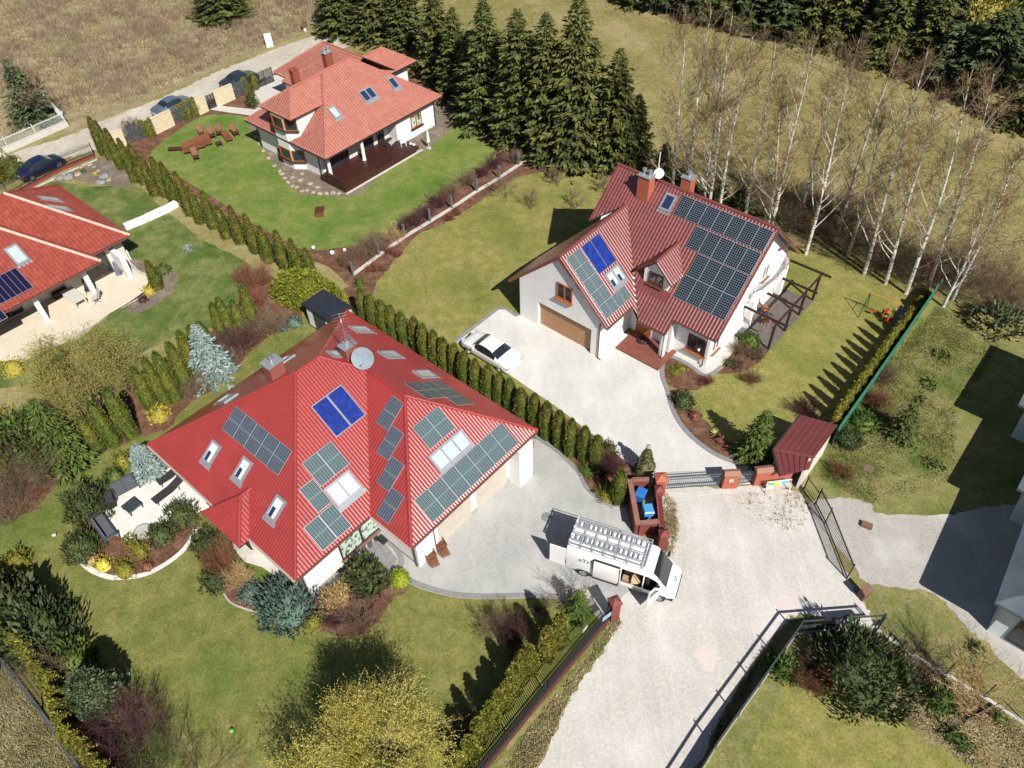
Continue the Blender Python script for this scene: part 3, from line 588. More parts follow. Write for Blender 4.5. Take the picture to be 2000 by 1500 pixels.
for c in ((412, 884), (473, 917), (538, 993)): skylight(hs, HS, plA, c, .78, 1.3, m_white_glass, blind=.42)
for c in ((706, 643), (763, 692), (831, 730)): skylight(hs, HS, plE, c, .95, 1.5, m_skyglass)
skylight(hs, HS, plF, (442, 778), .95, 1.9, m_skyglass); skylight(hs, HS, plF, (556, 702), .95, 1.4, m_skyglass); skylight(hs, HS, plE, (661, 691), .8, 1.2, m_skyglass)
def chimney(parent, house, pl, px, wd, dp, h, m, cap=m_flash, pots=1, label=None, potm=m_steel, P=None):
    if P is None: P = pl.at(*pl.hit(house, *px))
    b = MB(); x, y, z = P
    b.box(x-wd/2, y-dp/2, z-1.2, x+wd/2, y+dp/2, z+h); o = part('chimney', b, m, parent, label=label)
    b = MB(); b.box(x-wd/2-.06, y-dp/2-.06, z+h, x+wd/2+.06, y+dp/2+.06, z+h+.07); part('chimney_cap', b, cap, o)
    for i in range(pots):
        b = MB(); q = x+(i-(pots-1)/2)*.45; b.lathe([(.09, 0), (.09, .3), (.17, .32), (.17, .40), (.02, .48)], (q, y, z+h+.07), 12); part('chimney_pot', b, potm, o, True)
    return Vector((x, y, z+h))
chimney(hs, HS, plF, (541, 737), .75, .95, 1.25, m_brick)
ct = chimney(hs, HS, plE, (684, 702), .6, .75, 1.15, m_brick, pots=0)
# aerials and the big dish
b = MB(); x, y, z = ct; b.tube([(x, y, z-.3), (x+.05, y, z+2.1)], .03, 6)
b.bar((x-.5, y+.3, z+1.9), (x+.9, y-.5, z+1.95), .03)
for k in range(7): t = k/6; c = Vector((x-.5+1.4*t, y+.3-.8*t, z+1.92)); b.bar(c+Vector((-.22, -.38, 0)), c+Vector((.22, .38, 0)), .014)
b.bar((x-.2, y+.1, z+1.0), (x+1.3, y-.1, z+1.0), .03)
for k in range(10): c = Vector((x+.1+.12*k, y+.03-.015*k, z+1.0)); b.bar(c+Vector((0, -.12, 0)), c+Vector((0, .12, 0)), .012)
rr = [(x+.3*math.cos(a), y+.3*math.sin(a), z+.45) for a in np.linspace(0, 6.283, 13)]; b.tube(rr, .018, 5)
part('aerial', b, m_steel, hs)
a_, b_ = plE.hit(HS, 701, 722); D = plE.at(a_, b_, .75)
b = MB(); R_ = .66; prof = [(R_*i/7, .12*(i/7)**2) for i in range(1, 8)]
b.lathe([(0.01, 0)]+prof+[(R_, .14), (0.01, .03)], (0, 0, 0), 28)
sunish = Vector((math.cos(rad(-50)), math.sin(rad(-50)), .62)); q_ = sunish.to_track_quat('Z', 'Y')
M = q_.to_matrix(); b.v = [tuple(M @ Vector(v)+D) for v in b.v]
dsh = part('satellite_dish', b, mat('grey_dish', (.24, .29, .33), .45, (.20, .25, .29), 3, .4), hs, True)
b = MB(); tipp = D+sunish*.55+Vector((.12, -.1, -.25)); b.tube([D-Vector((0, 0, .35)), tipp], .022, 6); b.tube([tipp, tipp-sunish*.12], .05, 8); b.tube([D-Vector((0, 0, .7)), D-sunish*.02], .035, 8); part('dish_arm', b, m_steel, dsh)
print('PANELS', DBG)
# ================================================================ maroon gabled house with the garage
HE = House(-22, 40, TH); HE.th = rad(-42.0); HE.loc = W(-22, 40, 0, HE.th); L = HE.L
he = thing('maroon_roofed_house', 'white house with maroon tiled gable roof, garage wing and block of black solar panels', 'house', HE.loc, HE.th)
ul, ur, vr, zr, T, vf, vp, vb, upp = -27.29, -14.52, 42.79, 9.03, .917, 36.68, 35.84, 48.66, -17.91
gc, gv, tg, zg = -25.19, 33.06, .947, 7.42; gl, gr = 4.55, 4.25; u3 = gc+5.05
Z = lambda v: zr-T*(vr-v)
zl = zg-tg*gl; zrr = zg-tg*gr; z3 = zg-tg*5.05; vv = lambda z: vr-(zr-z)/T
plF_ = Pl(L(ul, vp, Z(vp)), (1, 0), (0, 1), T); plK = Pl(L(ur, vb, zr-.917*(vb-vr)), (-1, 0), (0, -1), T)
plG = Pl(L(u3, gv, z3), (0, 1), (-1, 0), tg); plGl = Pl(L(gc-gl, gv, zl), (0, -1), (1, 0), tg)
vgb = vv(zg)
# dormer
zd = plF_  # sits on the front plane
dpk = Vector((-20.25+22, 37.45-40, 6.76)); dr, dz = 1.42, 6.76
dfu, dfv = dpk.x-22, dpk.y+40; dT = .95; dze = dz-dT*dr
roof_part('roof', he, [
   (plF_, [[L(ul, vv(zl)-.6, Z(vv(zl)-.6)) if 0 else L(ul, vv(6.0), 6.0), L(gc, vgb, zg), L(gc, vr, zr), L(ul, vr, zr)],
           [L(gc, vgb, zg), L(u3, vv(z3), z3), L(u3, vr, zr), L(gc, vr, zr)],
           [L(u3, vv(z3), z3), L(upp, vp, Z(vp)), L(upp, vr, zr), L(u3, vr, zr)],
           [L(upp, vf, Z(vf)), L(ur, vf, Z(vf)), L(ur, vr, zr), L(upp, vr, zr)]]),
   (plK, [[L(ur, vb, zr-T*(vb-vr)), L(ur, vr, zr), L(ul, vr, zr), L(ul, vb, zr-T*(vb-vr))]]),
   ], m_maroon, .25, .35, 'wave')
gv2 = vv(zrr)-.55
roof_part('garage_roof', he, [
   (plG, [[L(gc+gr, gv, zrr), L(gc+gr, vv(zrr), zrr), L(gc, vgb, zg), L(gc, gv, zg)],
          [L(gc+gr, gv2, zrr), L(u3, gv2, z3), L(u3, vv(z3), z3), L(gc+gr, vv(zrr), zrr)]]),
   (plGl, [[L(gc-gl, gv, zl), L(gc, gv, zg), L(gc, vgb, zg), L(gc-gl, vv(zl)+.4, zl)]])], m_maroon, .25, .35, 'wave')
ridge(he, [(L(ul, vr, zr), L(ur, vr, zr)), (L(gc, gv, zg), L(gc, vgb, zg))], m_maroon, .12, .3)
# verge trims along the gable rakes
for a, c in ((L(ur, vf, Z(vf)), L(ur, vr, zr)), (L(ur, vr, zr), L(ur, vb, zr-T*(vb-vr))), (L(ul, vr, zr), L(ul, vv(6.0), 6.0)), (L(gc-gl, gv, zl), L(gc, gv, zg)), (L(gc, gv, zg), L(gc+gr, gv, zrr)), (L(upp, vp, Z(vp)), L(upp, vf, Z(vf)))):
    b = MB(); b.bar(a+Vector((0, 0, -.03)), c+Vector((0, 0, -.03)), .06, .22); part('barge_board', b, m_maroon, he)
# walls
og = .70; zw_ = 2.9
gring = [(gc-gl+.85, gv+.25), (gc+gr-.75, gv+.25), (gc+gr-.75, 37.4), (gc-gl+.85, 37.4)]
gx0, gx1 = HE.inv(G(1044.8, 640)).x, HE.inv(G(1044.8, 640)).x+4.85; gy = gring[0][1]-40
walls(he, [(a+22, c-40+(.34 if c < 34 else 0)) for a, c in gring], 0, zl+.44, m_white, name='garage_wall')
b = MB(); b.box(gring[0][0]+22, gy, 0, gx0, gy+.337, zl+.44); b.box(gx1, gy, 0, gring[1][0]+22, gy+.337, zl+.44); b.box(gx0, gy+.002, 2.32, gx1, gy+.337, zl+.438); part('garage_front', b, m_white, he)
b = MB(); x0, x1, xm = gring[0][0]+22, gring[1][0]+22, gc+22
zt = lambda x: zg-.12-tg*abs(x-xm)
def gable(b, x0, x1, xm, y0, y1, zb_, f):
    b.add([(x0, y0, zb_), (x1, y0, zb_), (x1, y0, f(x1)), (xm, y0, f(xm)), (x0, y0, f(x0)), (x0, y1, zb_), (x1, y1, zb_), (x1, y1, f(x1)), (xm, y1, f(xm)), (x0, y1, f(x0))],
          [(0, 1, 2, 3, 4), (9, 8, 7, 6, 5), (0, 5, 6, 1), (1, 6, 7, 2), (2, 7, 8, 3), (3, 8, 9, 4), (4, 9, 5, 0)])
gable(b, x0, x1, xm, gring[0][1]-40+.002, 38.5-40, zl+.44, zt); part('gable_wall', b, m_white, he)
mring = [(ul+.7, vf+.7), (ur-.7, vf+.7), (ur-.7, vb-.7), (ul+.7, vb-.7)]
walls(he, [(a+22, c-40) for a, c in mring], 0, Z(vf)+.35, m_white)
b = MB(); f = lambda y: zr-.12-T*abs(y-(vr-40))
y0, y1 = vf+.7-40, vb-.7-40; X0, X1 = ul+.7+22, ur-.7+22
zb_ = Z(vf)+.34
b.add([(X0, y0, zb_), (X0, y1, zb_), (X0, y1, f(y1)), (X0, vr-40, f(vr-40)), (X0, y0, f(y0)), (X1, y0, zb_), (X1, y1, zb_), (X1, y1, f(y1)), (X1, vr-40, f(vr-40)), (X1, y0, f(y0))],
      [(0, 1, 2, 3, 4), (9, 8, 7, 6, 5), (0, 5, 6, 1), (1, 6, 7, 2), (2, 7, 8, 3), (3, 8, 9, 4), (4, 9, 5, 0)]); part('gable_wall', b, m_white, he)
b = MB(); b.box(gx0+.01, gy+.28, .0, gx1-.01, gy+.333, 2.31)
for j in range(1, 5): b.box(gx0+.012, gy+.272, .46*j-.012, gx1-.012, gy+.279, .46*j+.012)
part('garage_door', b, m_oakdoor, he)
window(he, (HE.inv(G(1099, 586, 3.9)).x, gy, 3.75), (1, 0), 1.35, 1.35, m_oak, nrm=(0, -1), label='oak attic window above the garage door')
# front door porch, deck step, post
b = MB(); b.box(u3-.3+22-.7, vf+.66-40, .15, u3+.3+22, vf+.70-40+.01, 2.25); part('front_door', b, m_oak, he)
dk = MB(); q0 = HE.inv(G(1206, 660)); dk.box(u3+22-1.0, 34.9-40, 0, upp+22+.35, 37.3-40, .17)
for i in range(16): dk.box(u3+22-1.0, 34.9-40+.15*i, .17, upp+22+.35, 34.9-40+.15*i+.13, .185)
part('porch_deck', dk, mat('reddish_deck', (.24, .085, .06), .6, (.17, .06, .045), 3, .3), he)
b = MB(); b.box(upp+22-.45, vp-40+.25, 0, upp+22-.1, vp-40+.6, 2.55); part('porch_post', b, m_white, he)
pipe(he, (upp+22-.15, vp-40+.15), 0, 2.6, m_gutter, foot=(-.1, -.15)); pipe(he, (ur-.55+22-.35, vf+.5-40+.05), 0, 3.3, m_gutter, foot=(-.1, -.15)); pipe(he, (gc+gr-.65+22, gv+.2-40), 0, 3.3, m_gutter, foot=(.25, 0))
gutter(he, [(L(u3, vp-.06, z3-.08), L(upp, vp-.06, Z(vp)-.08)), (L(upp, vf-.06, Z(vf)-.06), L(ur, vf-.06, Z(vf)-.06))], m_gutter)
gutter(he, [(L(gc+gr+.06, gv, zrr-.06), L(gc+gr+.06, gv2, zrr-.06)), (L(gc-gl-.05, gv, zl-.05), L(gc-gl-.05, vv(zl), zl-.05))], m_gutter)
b = MB(); b.box(upp+22-.3, vf+.70-40-.6 if 0 else vf-40+.1, 0, upp+22+.0, vf+.72-40, 2.9); part('porch_wall', b, m_white, he)
window(he, (upp+22+1.75, vf+.7-40, .85), (1, 0), 1.45, 1.45, mat('walnut_frame', (.12, .045, .03), .5), nrm=(0, -1), sillm=m_oak, label='ground floor window with an oak sill')
for yy, zz in ((38.3, .9), (39.5, 3.9), (43.2, .9), (44.3, 3.6)): window(he, (ur-.7+22, yy-40, zz), (0, 1), .95, 1.3, m_whitep, nrm=(1, 0), sillm=m_oak)
# dormer
dx = dpk.x; dy = dpk.y; vbk = vv(dz)-40
dA = Pl((dx+dr, dy, dze), (0, 1), (-1, 0), dT); dB = Pl((dx-dr, dy, dze), (0, -1), (1, 0), dT); ve = vv(dze)-40
roof_part('dormer_roof', he, [(dA, [[(dx+dr, dy, dze), (dx+dr, ve, dze), (dx, vbk, dz), (dx, dy, dz)]]), (dB, [[(dx-dr, dy, dze), (dx, dy, dz), (dx, vbk, dz), (dx-dr, ve, dze)]])], m_maroon, .25, .35, 'wave')
ridge(he, [((dx, dy, dz), (dx, vbk, dz))], m_maroon, .11, .3)
b = MB(); yy = dy+.32; zlo = Z(yy+40)-.2; fw2 = .98
b.add([(dx-fw2, yy, zlo), (dx+fw2, yy, zlo), (dx+fw2, yy, dz-dT*fw2-.1), (dx, yy, dz-.12), (dx-fw2, yy, dz-dT*fw2-.1), (dx-fw2, yy+2.4, zlo), (dx+fw2, yy+2.4, zlo), (dx+fw2, yy+2.4, dz-dT*fw2-.1), (dx, yy+2.4, dz-.12), (dx-fw2, yy+2.4, dz-dT*fw2-.1)],
      [(0, 1, 2, 3, 4), (9, 8, 7, 6, 5), (0, 5, 6, 1), (1, 6, 7, 2), (2, 7, 8, 3), (3, 8, 9, 4), (4, 9, 5, 0)]); part('dormer_wall', b, m_white, he)
window(he, (dx, yy, Z(yy+40)+.14), (1, 0), 1.15, 1.0, mat('walnut_frame', (.12, .045, .03), .5), nrm=(0, -1), label='dormer window')
b = MB(); b.add([(dx-1.2, yy-.62, Z(yy-.62+40)+.05), (dx+1.2, yy-.62, Z(yy-.62+40)+.05), (dx+1.2, yy, Z(yy+40)+.10), (dx-1.2, yy, Z(yy+40)+.10)], [(0, 1, 2, 3)]); part('dormer_apron', b, m_maroon, he)
# chimneys, skylights, panels
chimney(he, HE, None, None, .95, .75, 1.65, m_orangebrick, pots=2, P=L(-24.3, 41.85, 8.1))
chimney(he, HE, None, None, .75, .7, 1.25, m_orangebrick, pots=1, P=L(-21.75, 43.2, 8.7))
DBG = []
arr(he, HE, plF_, (1314, 418.5), (1512, 452), 7, 1, m_pvA)
arr(he, HE, plF_, (1338, 482), (1488, 495), 5, 1, m_pvA)
arr(he, HE, plF_, (1339.5, 537), (1463, 538.5), 4, 1, m_pvA)
arr(he, HE, plF_, (1314.5, 578.5), (1438.5, 582), 4, 1, m_pvA)
arr(he, HE, plG, (1187, 623), (1133, 484), 1, 6, m_pvC, land=True, label=None) if 0 else None
a0, b0 = plG.hit(HE, 1185, 623.5, .1); a1, b1 = plG.hit(HE, 1132, 484.5, .1)
DBG.append(('Gs', a0, b0, a1, b1))
nG = 5; db = (b1-b0)/nG
for i in range(nG): panel(he, plG, a0, b0+i*db+.01, a1, b0+(i+1)*db-.01, m_pvC, land=True)
a2, b2 = plG.hit(HE, 1213, 599, .1); panel(he, plG, a1+.03, b0+.02, a1+1.52, b0+.98, m_pvC, land=True, label='single solar panel below the garage skylight')
arr(he, HE, plG, (1170.4, 536.8), (1169.6, 455.2), 2, 1, m_thermal, name='solar_heater', frame=m_steel, fr=.03, label='plain blue solar heating collector')
skylight(he, HE, plG, (1203, 540), .78, 1.2, m_skyglass, n=2, blind=.4)
skylight(he, HE, plF_, (1304, 395), .85, 1.2, m_blueblind)
print('PANELS', DBG)
# antenna mast with a small dish behind the ridge
b = MB(); P = plK.at(*plK.hit(HE, 1283, 352)); b.tube([P-Vector((0, 0, .3)), P+Vector((0, 0, 2.2))], .035, 6); b.tube([P+Vector((0, 0, 1.2)), P+Vector((.2, -.2, 1.2))], .03, 6); part('aerial_mast', b, m_whitep, he)
b = MB(); b.lathe([(.01, 0), (.2, .02), (.36, .07), (.36, .09), (.01, .03)], (0, 0, 0), 20); M = Vector((.5, -.7, .35)).to_track_quat('Z', 'Y').to_matrix(); b.v = [tuple(M @ Vector(v)+P+Vector((.25, -.3, .8))) for v in b.v]; part('satellite_dish', b, m_whitep, he, True)
# balcony with its rail, pillar
bx = ur-.7+22
pts = [(bx, 2.3), (bx+.25, 2.3), (bx+.55, 3.3), (bx+.75, 5.0), (bx+.7, 6.6), (bx+.45, 7.6), (bx, 7.9)]
b = MB(); b.prism(pts, 2.75, 3.0); part('balcony_slab', b, m_white, he)
b = MB()
for (p, q) in zip(pts[1:-1], pts[2:]): b.bar((p[0]-.07, p[1], 3.2), (q[0]-.07, q[1], 3.2), .14, .42)
part('balcony_parapet', b, m_white, he)
b = MB()
for (p, q) in zip(pts[1:-1], pts[2:]):
    for zz in (3.6, 3.8, 4.0): b.bar((p[0], p[1], zz), (q[0], q[1], zz), .03)
    b.bar((p[0], p[1], 3.3), (p[0], p[1], 4.02), .045)
part('balcony_rail', b, m_steel, he)
for yy in (7.5, 2.6):
    b = MB(); b.box(bx-.02, yy, 0, bx+.42, yy+.42, 2.748); part('balcony_pillar', b, m_white, he)
b = MB()
for a, c in (((bx, vr-40, zr-1.4), (bx+.65, vr-40, zr-.6)), ((bx, 40-40, 5.2), (bx+.65, 0, 6.0)), ((bx, 5.8, 5.2), (bx+.65, 5.8, 6.0)), ((bx-.1, vr-40, zr-.5), (bx+.7, vr-40, zr-.5))): b.bar(a, c, .12)
part('eave_brace', b, m_gutter, he)
# shutter box, lamp, wheel lamp
b = MB(); b.lathe([(.02, 0), (.09, .05), (.09, .16), (.03, .2)], (ur-.7+22-.7, vf+.62-40, 1.2), 10); part('wall_lamp', b, m_whitep, he)
# ================================================================ salmon roofed house (north)
TN = rad(48.65); HN = House(44, 60, TN); L = HN.L
hn = thing('salmon_roofed_house', 'white house with many salmon tiled roofs, bay windows and a covered dark wooden deck', 'house', HN.loc, TN)
a0, a1, c0, c1, e, T = 36.57, 51.81, 53.68, 65.59, 2.92, .734
h = (c1-c0)/2; zr = e+T*h; F0, F1, F2, F3 = L(a0, c0, e), L(a1, c0, e), L(a1, c1, e), L(a0, c1, e); A, B = L(a0+h, c0+h, zr), L(a1-h, c0+h, zr)
pf = Pl(F0, (1, 0), (0, 1), T); pr_ = Pl(F1, (0, 1), (-1, 0), T); pb_ = Pl(F2, (-1, 0), (0, -1), T); pl_ = Pl(F3, (0, -1), (1, 0), T)
K = ('flat', .30, .34)
roof_part('roof', hn, [(pf, [[F0, F1, B, A]]), (pr_, [[F1, F2, B]]), (pb_, [[F2, F3, A, B]]), (pl_, [[F3, F0, A]])], m_pink, .30, .34, 'flat')
ridge(hn, [(F0, A), (F1, B), (A, B), (F2, B), (F3, A)], m_pink, .09)
def hip(parent, x0, x1, y0, y1, e, T, axis, m, ends=(1, 1), name='wing_roof', caps=True):
    """hipped block; axis 'x' or 'y' ridge; ends: hipped or plain at low/high end"""
    if axis == 'x':
        k = (y1-y0)/2; z = e+T*k; ym = (y0+y1)/2; A = (x0+k*ends[0], ym, z); B = (x1-k*ends[1], ym, z)
        p = [((x0, y0, e)), (x1, y0, e), (x1, y1, e), (x0, y1, e)]
        fs = [(Pl(p[0], (1, 0), (0, 1), T), [[p[0], p[1], B, A]]), (Pl(p[2], (-1, 0), (0, -1), T), [[p[2], p[3], A, B]])]
        if ends[0]: fs.append((Pl(p[3], (0, -1), (1, 0), T), [[p[3], p[0], A]]))
        if ends[1]: fs.append((Pl(p[1], (0, 1), (-1, 0), T), [[p[1], p[2], B]]))
        segs = [(A, B)]+([(p[0], A), (p[3], A)] if ends[0] else [])+([(p[1], B), (p[2], B)] if ends[1] else [])
    else:
        k = (x1-x0)/2; z = e+T*k; xm = (x0+x1)/2; A = (xm, y0+k*ends[0], z); B = (xm, y1-k*ends[1], z)
        p = [((x0, y0, e)), (x1, y0, e), (x1, y1, e), (x0, y1, e)]
        fs = [(Pl(p[1], (0, 1), (-1, 0), T), [[p[1], p[2], B, A]]), (Pl(p[3], (0, -1), (1, 0), T), [[p[3], p[0], A, B]])]
        if ends[0]: fs.append((Pl(p[0], (1, 0), (0, 1), T), [[p[0], p[1], A]]))
        if ends[1]: fs.append((Pl(p[2], (-1, 0), (0, -1), T), [[p[2], p[3], B]]))
        segs = [(A, B)]+([(p[0], A), (p[1], A)] if ends[0] else [])+([(p[2], B), (p[3], B)] if ends[1] else [])
    fs = [(pl, [[Vector(q) for q in poly] for poly in ps]) for pl, ps in fs]
    roof_part(name, parent, fs, m, .30, .34, 'flat')
    if caps: ridge(parent, segs, m, .09)
X = lambda u: u-44
Y = lambda v: v-60
hip(hn, X(49.0), X(56.03), Y(61.5), Y(66.4), 2.92, .68, 'x', m_pink, (0, 1))
hip(hn, X(44.85), X(53.15), Y(61.6), Y(71.85), 2.925, .69, 'y', m_pink, (0, 1))
hip(hn, X(44.1), X(49.5), Y(62.0), Y(69.45), 2.90, .60, 'y', m_pink, (0, 1))
hip(hn, X(36.42), X(42.6), Y(57.55), Y(62.05), 5.5, .68, 'x', m_pink, (1, 0), name='bay_roof')
o = .68
walls(hn, [(X(a0+o), Y(55.4)), (X(45.7), Y(55.4)), (X(45.7), Y(54.15)), (X(50.95), Y(54.15)), (X(50.95), Y(c1-o)), (X(a0+o), Y(c1-o))], 0, e-.05, m_white)
walls(hn, [(X(45.5), Y(62)), (X(52.5), Y(62)), (X(52.5), Y(71.1)), (X(45.5), Y(71.1))], 0, e-.06, m_white)
walls(hn, [(X(50.5), Y(62.3)), (X(55.3), Y(62.3)), (X(55.3), Y(65.7)), (X(50.5), Y(65.7))], 0, e-.07, m_white)
bay = [(X(36.5), Y(58.95)), (X(36.5), Y(60.65)), (X(37.3), Y(61.95)), (X(40), Y(61.95)), (X(40), Y(57.9)), (X(37.3), Y(57.9))]
walls(hn, bay, 0, 5.42, m_white, name='bay_wall')
b = MB(); b.box(X(45.7)+.001, Y(54.18), .6, X(45.72), Y(55.38), e-.1); part('recess_wall', b, m_cream, hn)
b = MB(); b.box(X(a0+o+.3), Y(55.39), .6, X(45.69), Y(55.395), e-.1); part('porch_wall', b, m_cream, hn)
for z0 in (.85, 4.0):
    for (p, q) in ((bay[0], bay[1]), (bay[5], bay[0]), (bay[1], bay[2])):
        m_ = ((p[0]+q[0])/2, (p[1]+q[1])/2, z0); d = (q[0]-p[0], q[1]-p[1]); n_ = (m_[0]-X(39), m_[1]-Y(59.9))
        window(hn, m_, d, math.hypot(*d)-.12, 1.15, m_oak, nrm=n_, mull=0, sillm=m_darkbrown)
window(hn, (X(48.4), Y(54.15), .95), (1, 0), 1.5, 1.3, m_oak, nrm=(0, -1), glass=m_reflgarden, sillm=m_darkbrown)
window(hn, (X(39.2), Y(55.38), .6), (1, 0), 2.4, 2.0, m_dark, nrm=(0, -1), sill=False); window(hn, (X(44.6), Y(55.38), .6), (1, 0), .9, 2.0, m_dark, nrm=(0, -1), sill=False)
window(hn, (X(43.0), Y(55.38), .6), (1, 0), 1.2, 2.0, m_dark, nrm=(0, -1), sill=False, mull=0)
for u, v in ((37.35, 54.5), (41.15, 54.05)):
    b = MB(); b.lathe([(.2, .6), (.17, .75), (.16, 2.7), (.2, 2.84)], (X(u), Y(v), 0), 14); part('porch_column', b, m_white, hn, True)
gutter(hn, [(F0+Vector((0, -.06, -.05)), F1+Vector((0, -.06, -.05))), (F0+Vector((-.06, 0, -.05)), F3+Vector((-.06, 0, -.05)))], m_darkbrown)
for u, v in ((37.2, 55.75), (37.2, 64.95), (50.98, 54.1)): pipe(hn, (X(u)-.06, Y(v)-.06), 0, 2.8, m_dark)
DBG = []
skylight(hn, HN, pf, (654, 219), .78, 1.2, m_skyglass); skylight(hn, HN, pf, (719, 184), .78, 1.25, m_blueblind, n=2); skylight(hn, HN, pf, (769, 162), .78, 1.25, m_blueblind)
m_pinkch = mat('brown_red_chimney', (.27, .075, .05), .8, (.24, .06, .04), 4)
chimney(hn, HN, None, None, .8, .6, 1.5, m_pinkch, pots=2, P=Vector((X(44.2), Y(60.9), 6.6)), potm=m_alu)
chimney(hn, HN, None, None, .7, .55, 1.4, m_pinkch, pots=0, P=Vector((X(39.9), Y(60.5), 6.7)), cap=m_pinkch)
m_deck = mat('dark_red_decking', (.060, .020, .016), .45, (.04, .014, .012), 3, .4)
b = MB(); b.box(X(36.75), Y(51.85), .0, X(45.9), Y(55.38), .55)
for i in range(24): b.box(X(36.75), Y(51.85)+.145*i, .55, X(45.9), Y(51.85)+.145*i+.13, .575)
b.box(X(45.9), Y(52.1), 0, X(46.5), Y(54.0), .3)
dk_ = part('deck', b, m_deck, hn)
b = MB(); b.box(X(36.70), Y(51.80), .57, X(40.6), Y(51.93), 1.2); b.box(X(36.70), Y(51.931), .57, X(36.83), Y(54.4), 1.2); b.box(X(36.62), Y(51.72), 1.2, X(40.65), Y(52.0), 1.25); b.box(X(36.62), Y(52.001), 1.2, X(36.9), Y(54.45), 1.25); part('deck_parapet', b, m_deck, dk_)
b = MB(); b.bar((X(36.6), Y(51.7), .05), (X(46.6), Y(51.7), .05), .18, .1); part('deck_edging', b, m_conc, dk_)
# ================================================================ orange roofed house (west)
HW = House(-60, 12, rad(-42)); HW.th = rad(-42); L = HW.L
hw_ = thing('orange_roofed_house', 'long house at the left edge with an orange red tiled roof and covered patio', 'house', HW.loc, rad(-42))
e = 2.92; U0, U1 = -57.5, -56.15
pB = Pl(L(U1, 15.15, e), (0, -1), (-1, 0), .5); pA = Pl(L(U0, 18.43, e), (0, -1), (-1, 0), .5); pSA = Pl(L(U0, 18.43, e), (-1, 0), (0, -1), .7); pSB = Pl(L(U1, 15.15, e), (-1, 0), (0, -1), .7)
Ba = L(-64.7, 9.05, 7.2); Aa = L(-64.7, 13.3, 6.52)
roof_part('roof', hw_, [(pB, [[L(U1, 15.15, e), Ba, L(-64.7, -8, 7.2), L(U1, -8, e)]]), (pA, [[L(U0, 18.43, e), Aa, L(-64.7, 9, 6.52), L(U0, 9, e)]]), (pSA, [[L(U0, 18.43, e), L(-69.2, 18.43, e), Aa]]), (pSB, [[L(U1, 15.15, e), L(-70, 15.15, e), Ba]]),
   (Pl(L(-69.2, 18.43, e), (0, -1), (1, 0), .8), [[L(-69.2, 18.43, e), L(-69.2, 0, e), L(-64.7, 0, 6.52), Aa]])], m_orange, .3, .35, 'wave')
ridge(hw_, [(L(U1, 15.15, e), Ba), (L(U0, 18.43, e), Aa)], m_ridgewhite, .12); ridge(hw_, [(L(-69.2, 18.43, e), Aa), (Ba, L(-64.7, -8, 7.2))], m_orange, .12)
gutter(hw_, [(L(U1+.05, 15.15, e-.06), L(U1+.05, -8, e-.06)), (L(U0+.05, 18.43, e-.06), L(U0+.05, 15.2, e-.06))], m_gutter)
walls(hw_, [(-58.35+60, 17.8-12), (-68.5+60, 17.8-12), (-68.5+60, -8-12), (-59.4+60, -8-12), (-59.4+60, 12.6-12), (-58.35+60, 12.6-12)], 0, e-.08, m_cream)
for v in (13.6, 9.6, 5.2):
    b = MB(); b.box(-57.15+60, v-12, 0, -56.8+60, v+.35-12, e-.05); part('patio_pillar', b, m_white, hw_)
for v in (15.3, 8.2, 4.8): window(hw_, (-58.35+60 if v > 12.6 else -59.4+60, v-12, .15), (0, 1), 2.0, 2.1, m_gutter, nrm=(1, 0), mull=1, sill=False)
b = MB(); q0 = HW.inv(G(262, 520)); b.box(-58.34+60, 16.6-12, 0, -56.6+60, 17.0-12, 2.2); part('screen_wall', b, m_white, hw_)
skylight(hw_, HW, pB, (33, 497), .95, 1.7, m_skyglass); skylight(hw_, HW, pSA, (97, 388), .8, 1.6, m_skyglass); skylight(hw_, HW, pSA, (114, 405), .8, 1.6, m_skyglass)
aa, bb = pB.hit(HW, 62, 563, .14); a2, b2 = pB.hit(HW, 30.6, 521.8, .14)
panel(hw_, pB, a2-.0, bb, a2+1.9, b2, m_tubes, 'solar_heater', h=.14, frame=m_steel, fr=.04, label='dark vacuum tube solar heater') if 0 else None
panel(hw_, pB, min(aa, a2), min(bb, b2), min(aa, a2)+2.5, max(bb, b2), m_tubes, 'solar_heater', h=.14, frame=m_steel, fr=.04)
panel(hw_, pB, min(aa, a2)+2.7, min(bb, b2)-1.2, min(aa, a2)+5.2, max(bb, b2)-1.2, m_tubes, 'solar_heater', h=.14, frame=m_steel, fr=.04)
print('H4', aa, bb, a2, b2)
# ================================================================ dark roofed house at the right edge (its shadow fills the east lawn)
HD = House(8, 38, rad(-42.08)); HD.th = rad(-42.08); L = HD.L
hd = thing('dark_roofed_house', 'house at the right edge with a dark grey roof, throwing a stepped shadow on grass', 'house', HD.loc, HD.th)
b = MB(); zE = 3.3; m_slate = mat('dark_grey_roof_sheet', (.12, .14, .165), .22, (.09, .105, .125), .8, .6, coat=.5)
outl = [(5.6, 29.0), (18, 29.0), (18, 51.0), (2.4, 51.0), (2.4, 43.5), (4.3, 43.5), (4.3, 36.9), (5.6, 36.9)]
b.prism([(u-8, v-38) for u, v in outl], zE-.2, zE-.02); part('roof_slab', b, m_slate, hd)
hipb = MB()
roofM = MB(); zt_ = 3.29; k = .42
for poly in ([L(5.6, 29, zE), L(18, 29, zE), L(12, 36, zE+2.6), L(11.8, 36, zE+2.6)], [L(5.6, 29, zE), L(11.8, 36, zE+2.6), L(11.8, 44, zE+2.6), L(4.3, 51, zE)]): roofM.add(poly, [(0, 1, 2, 3)])
part('roof', roofM, m_slate, hd)
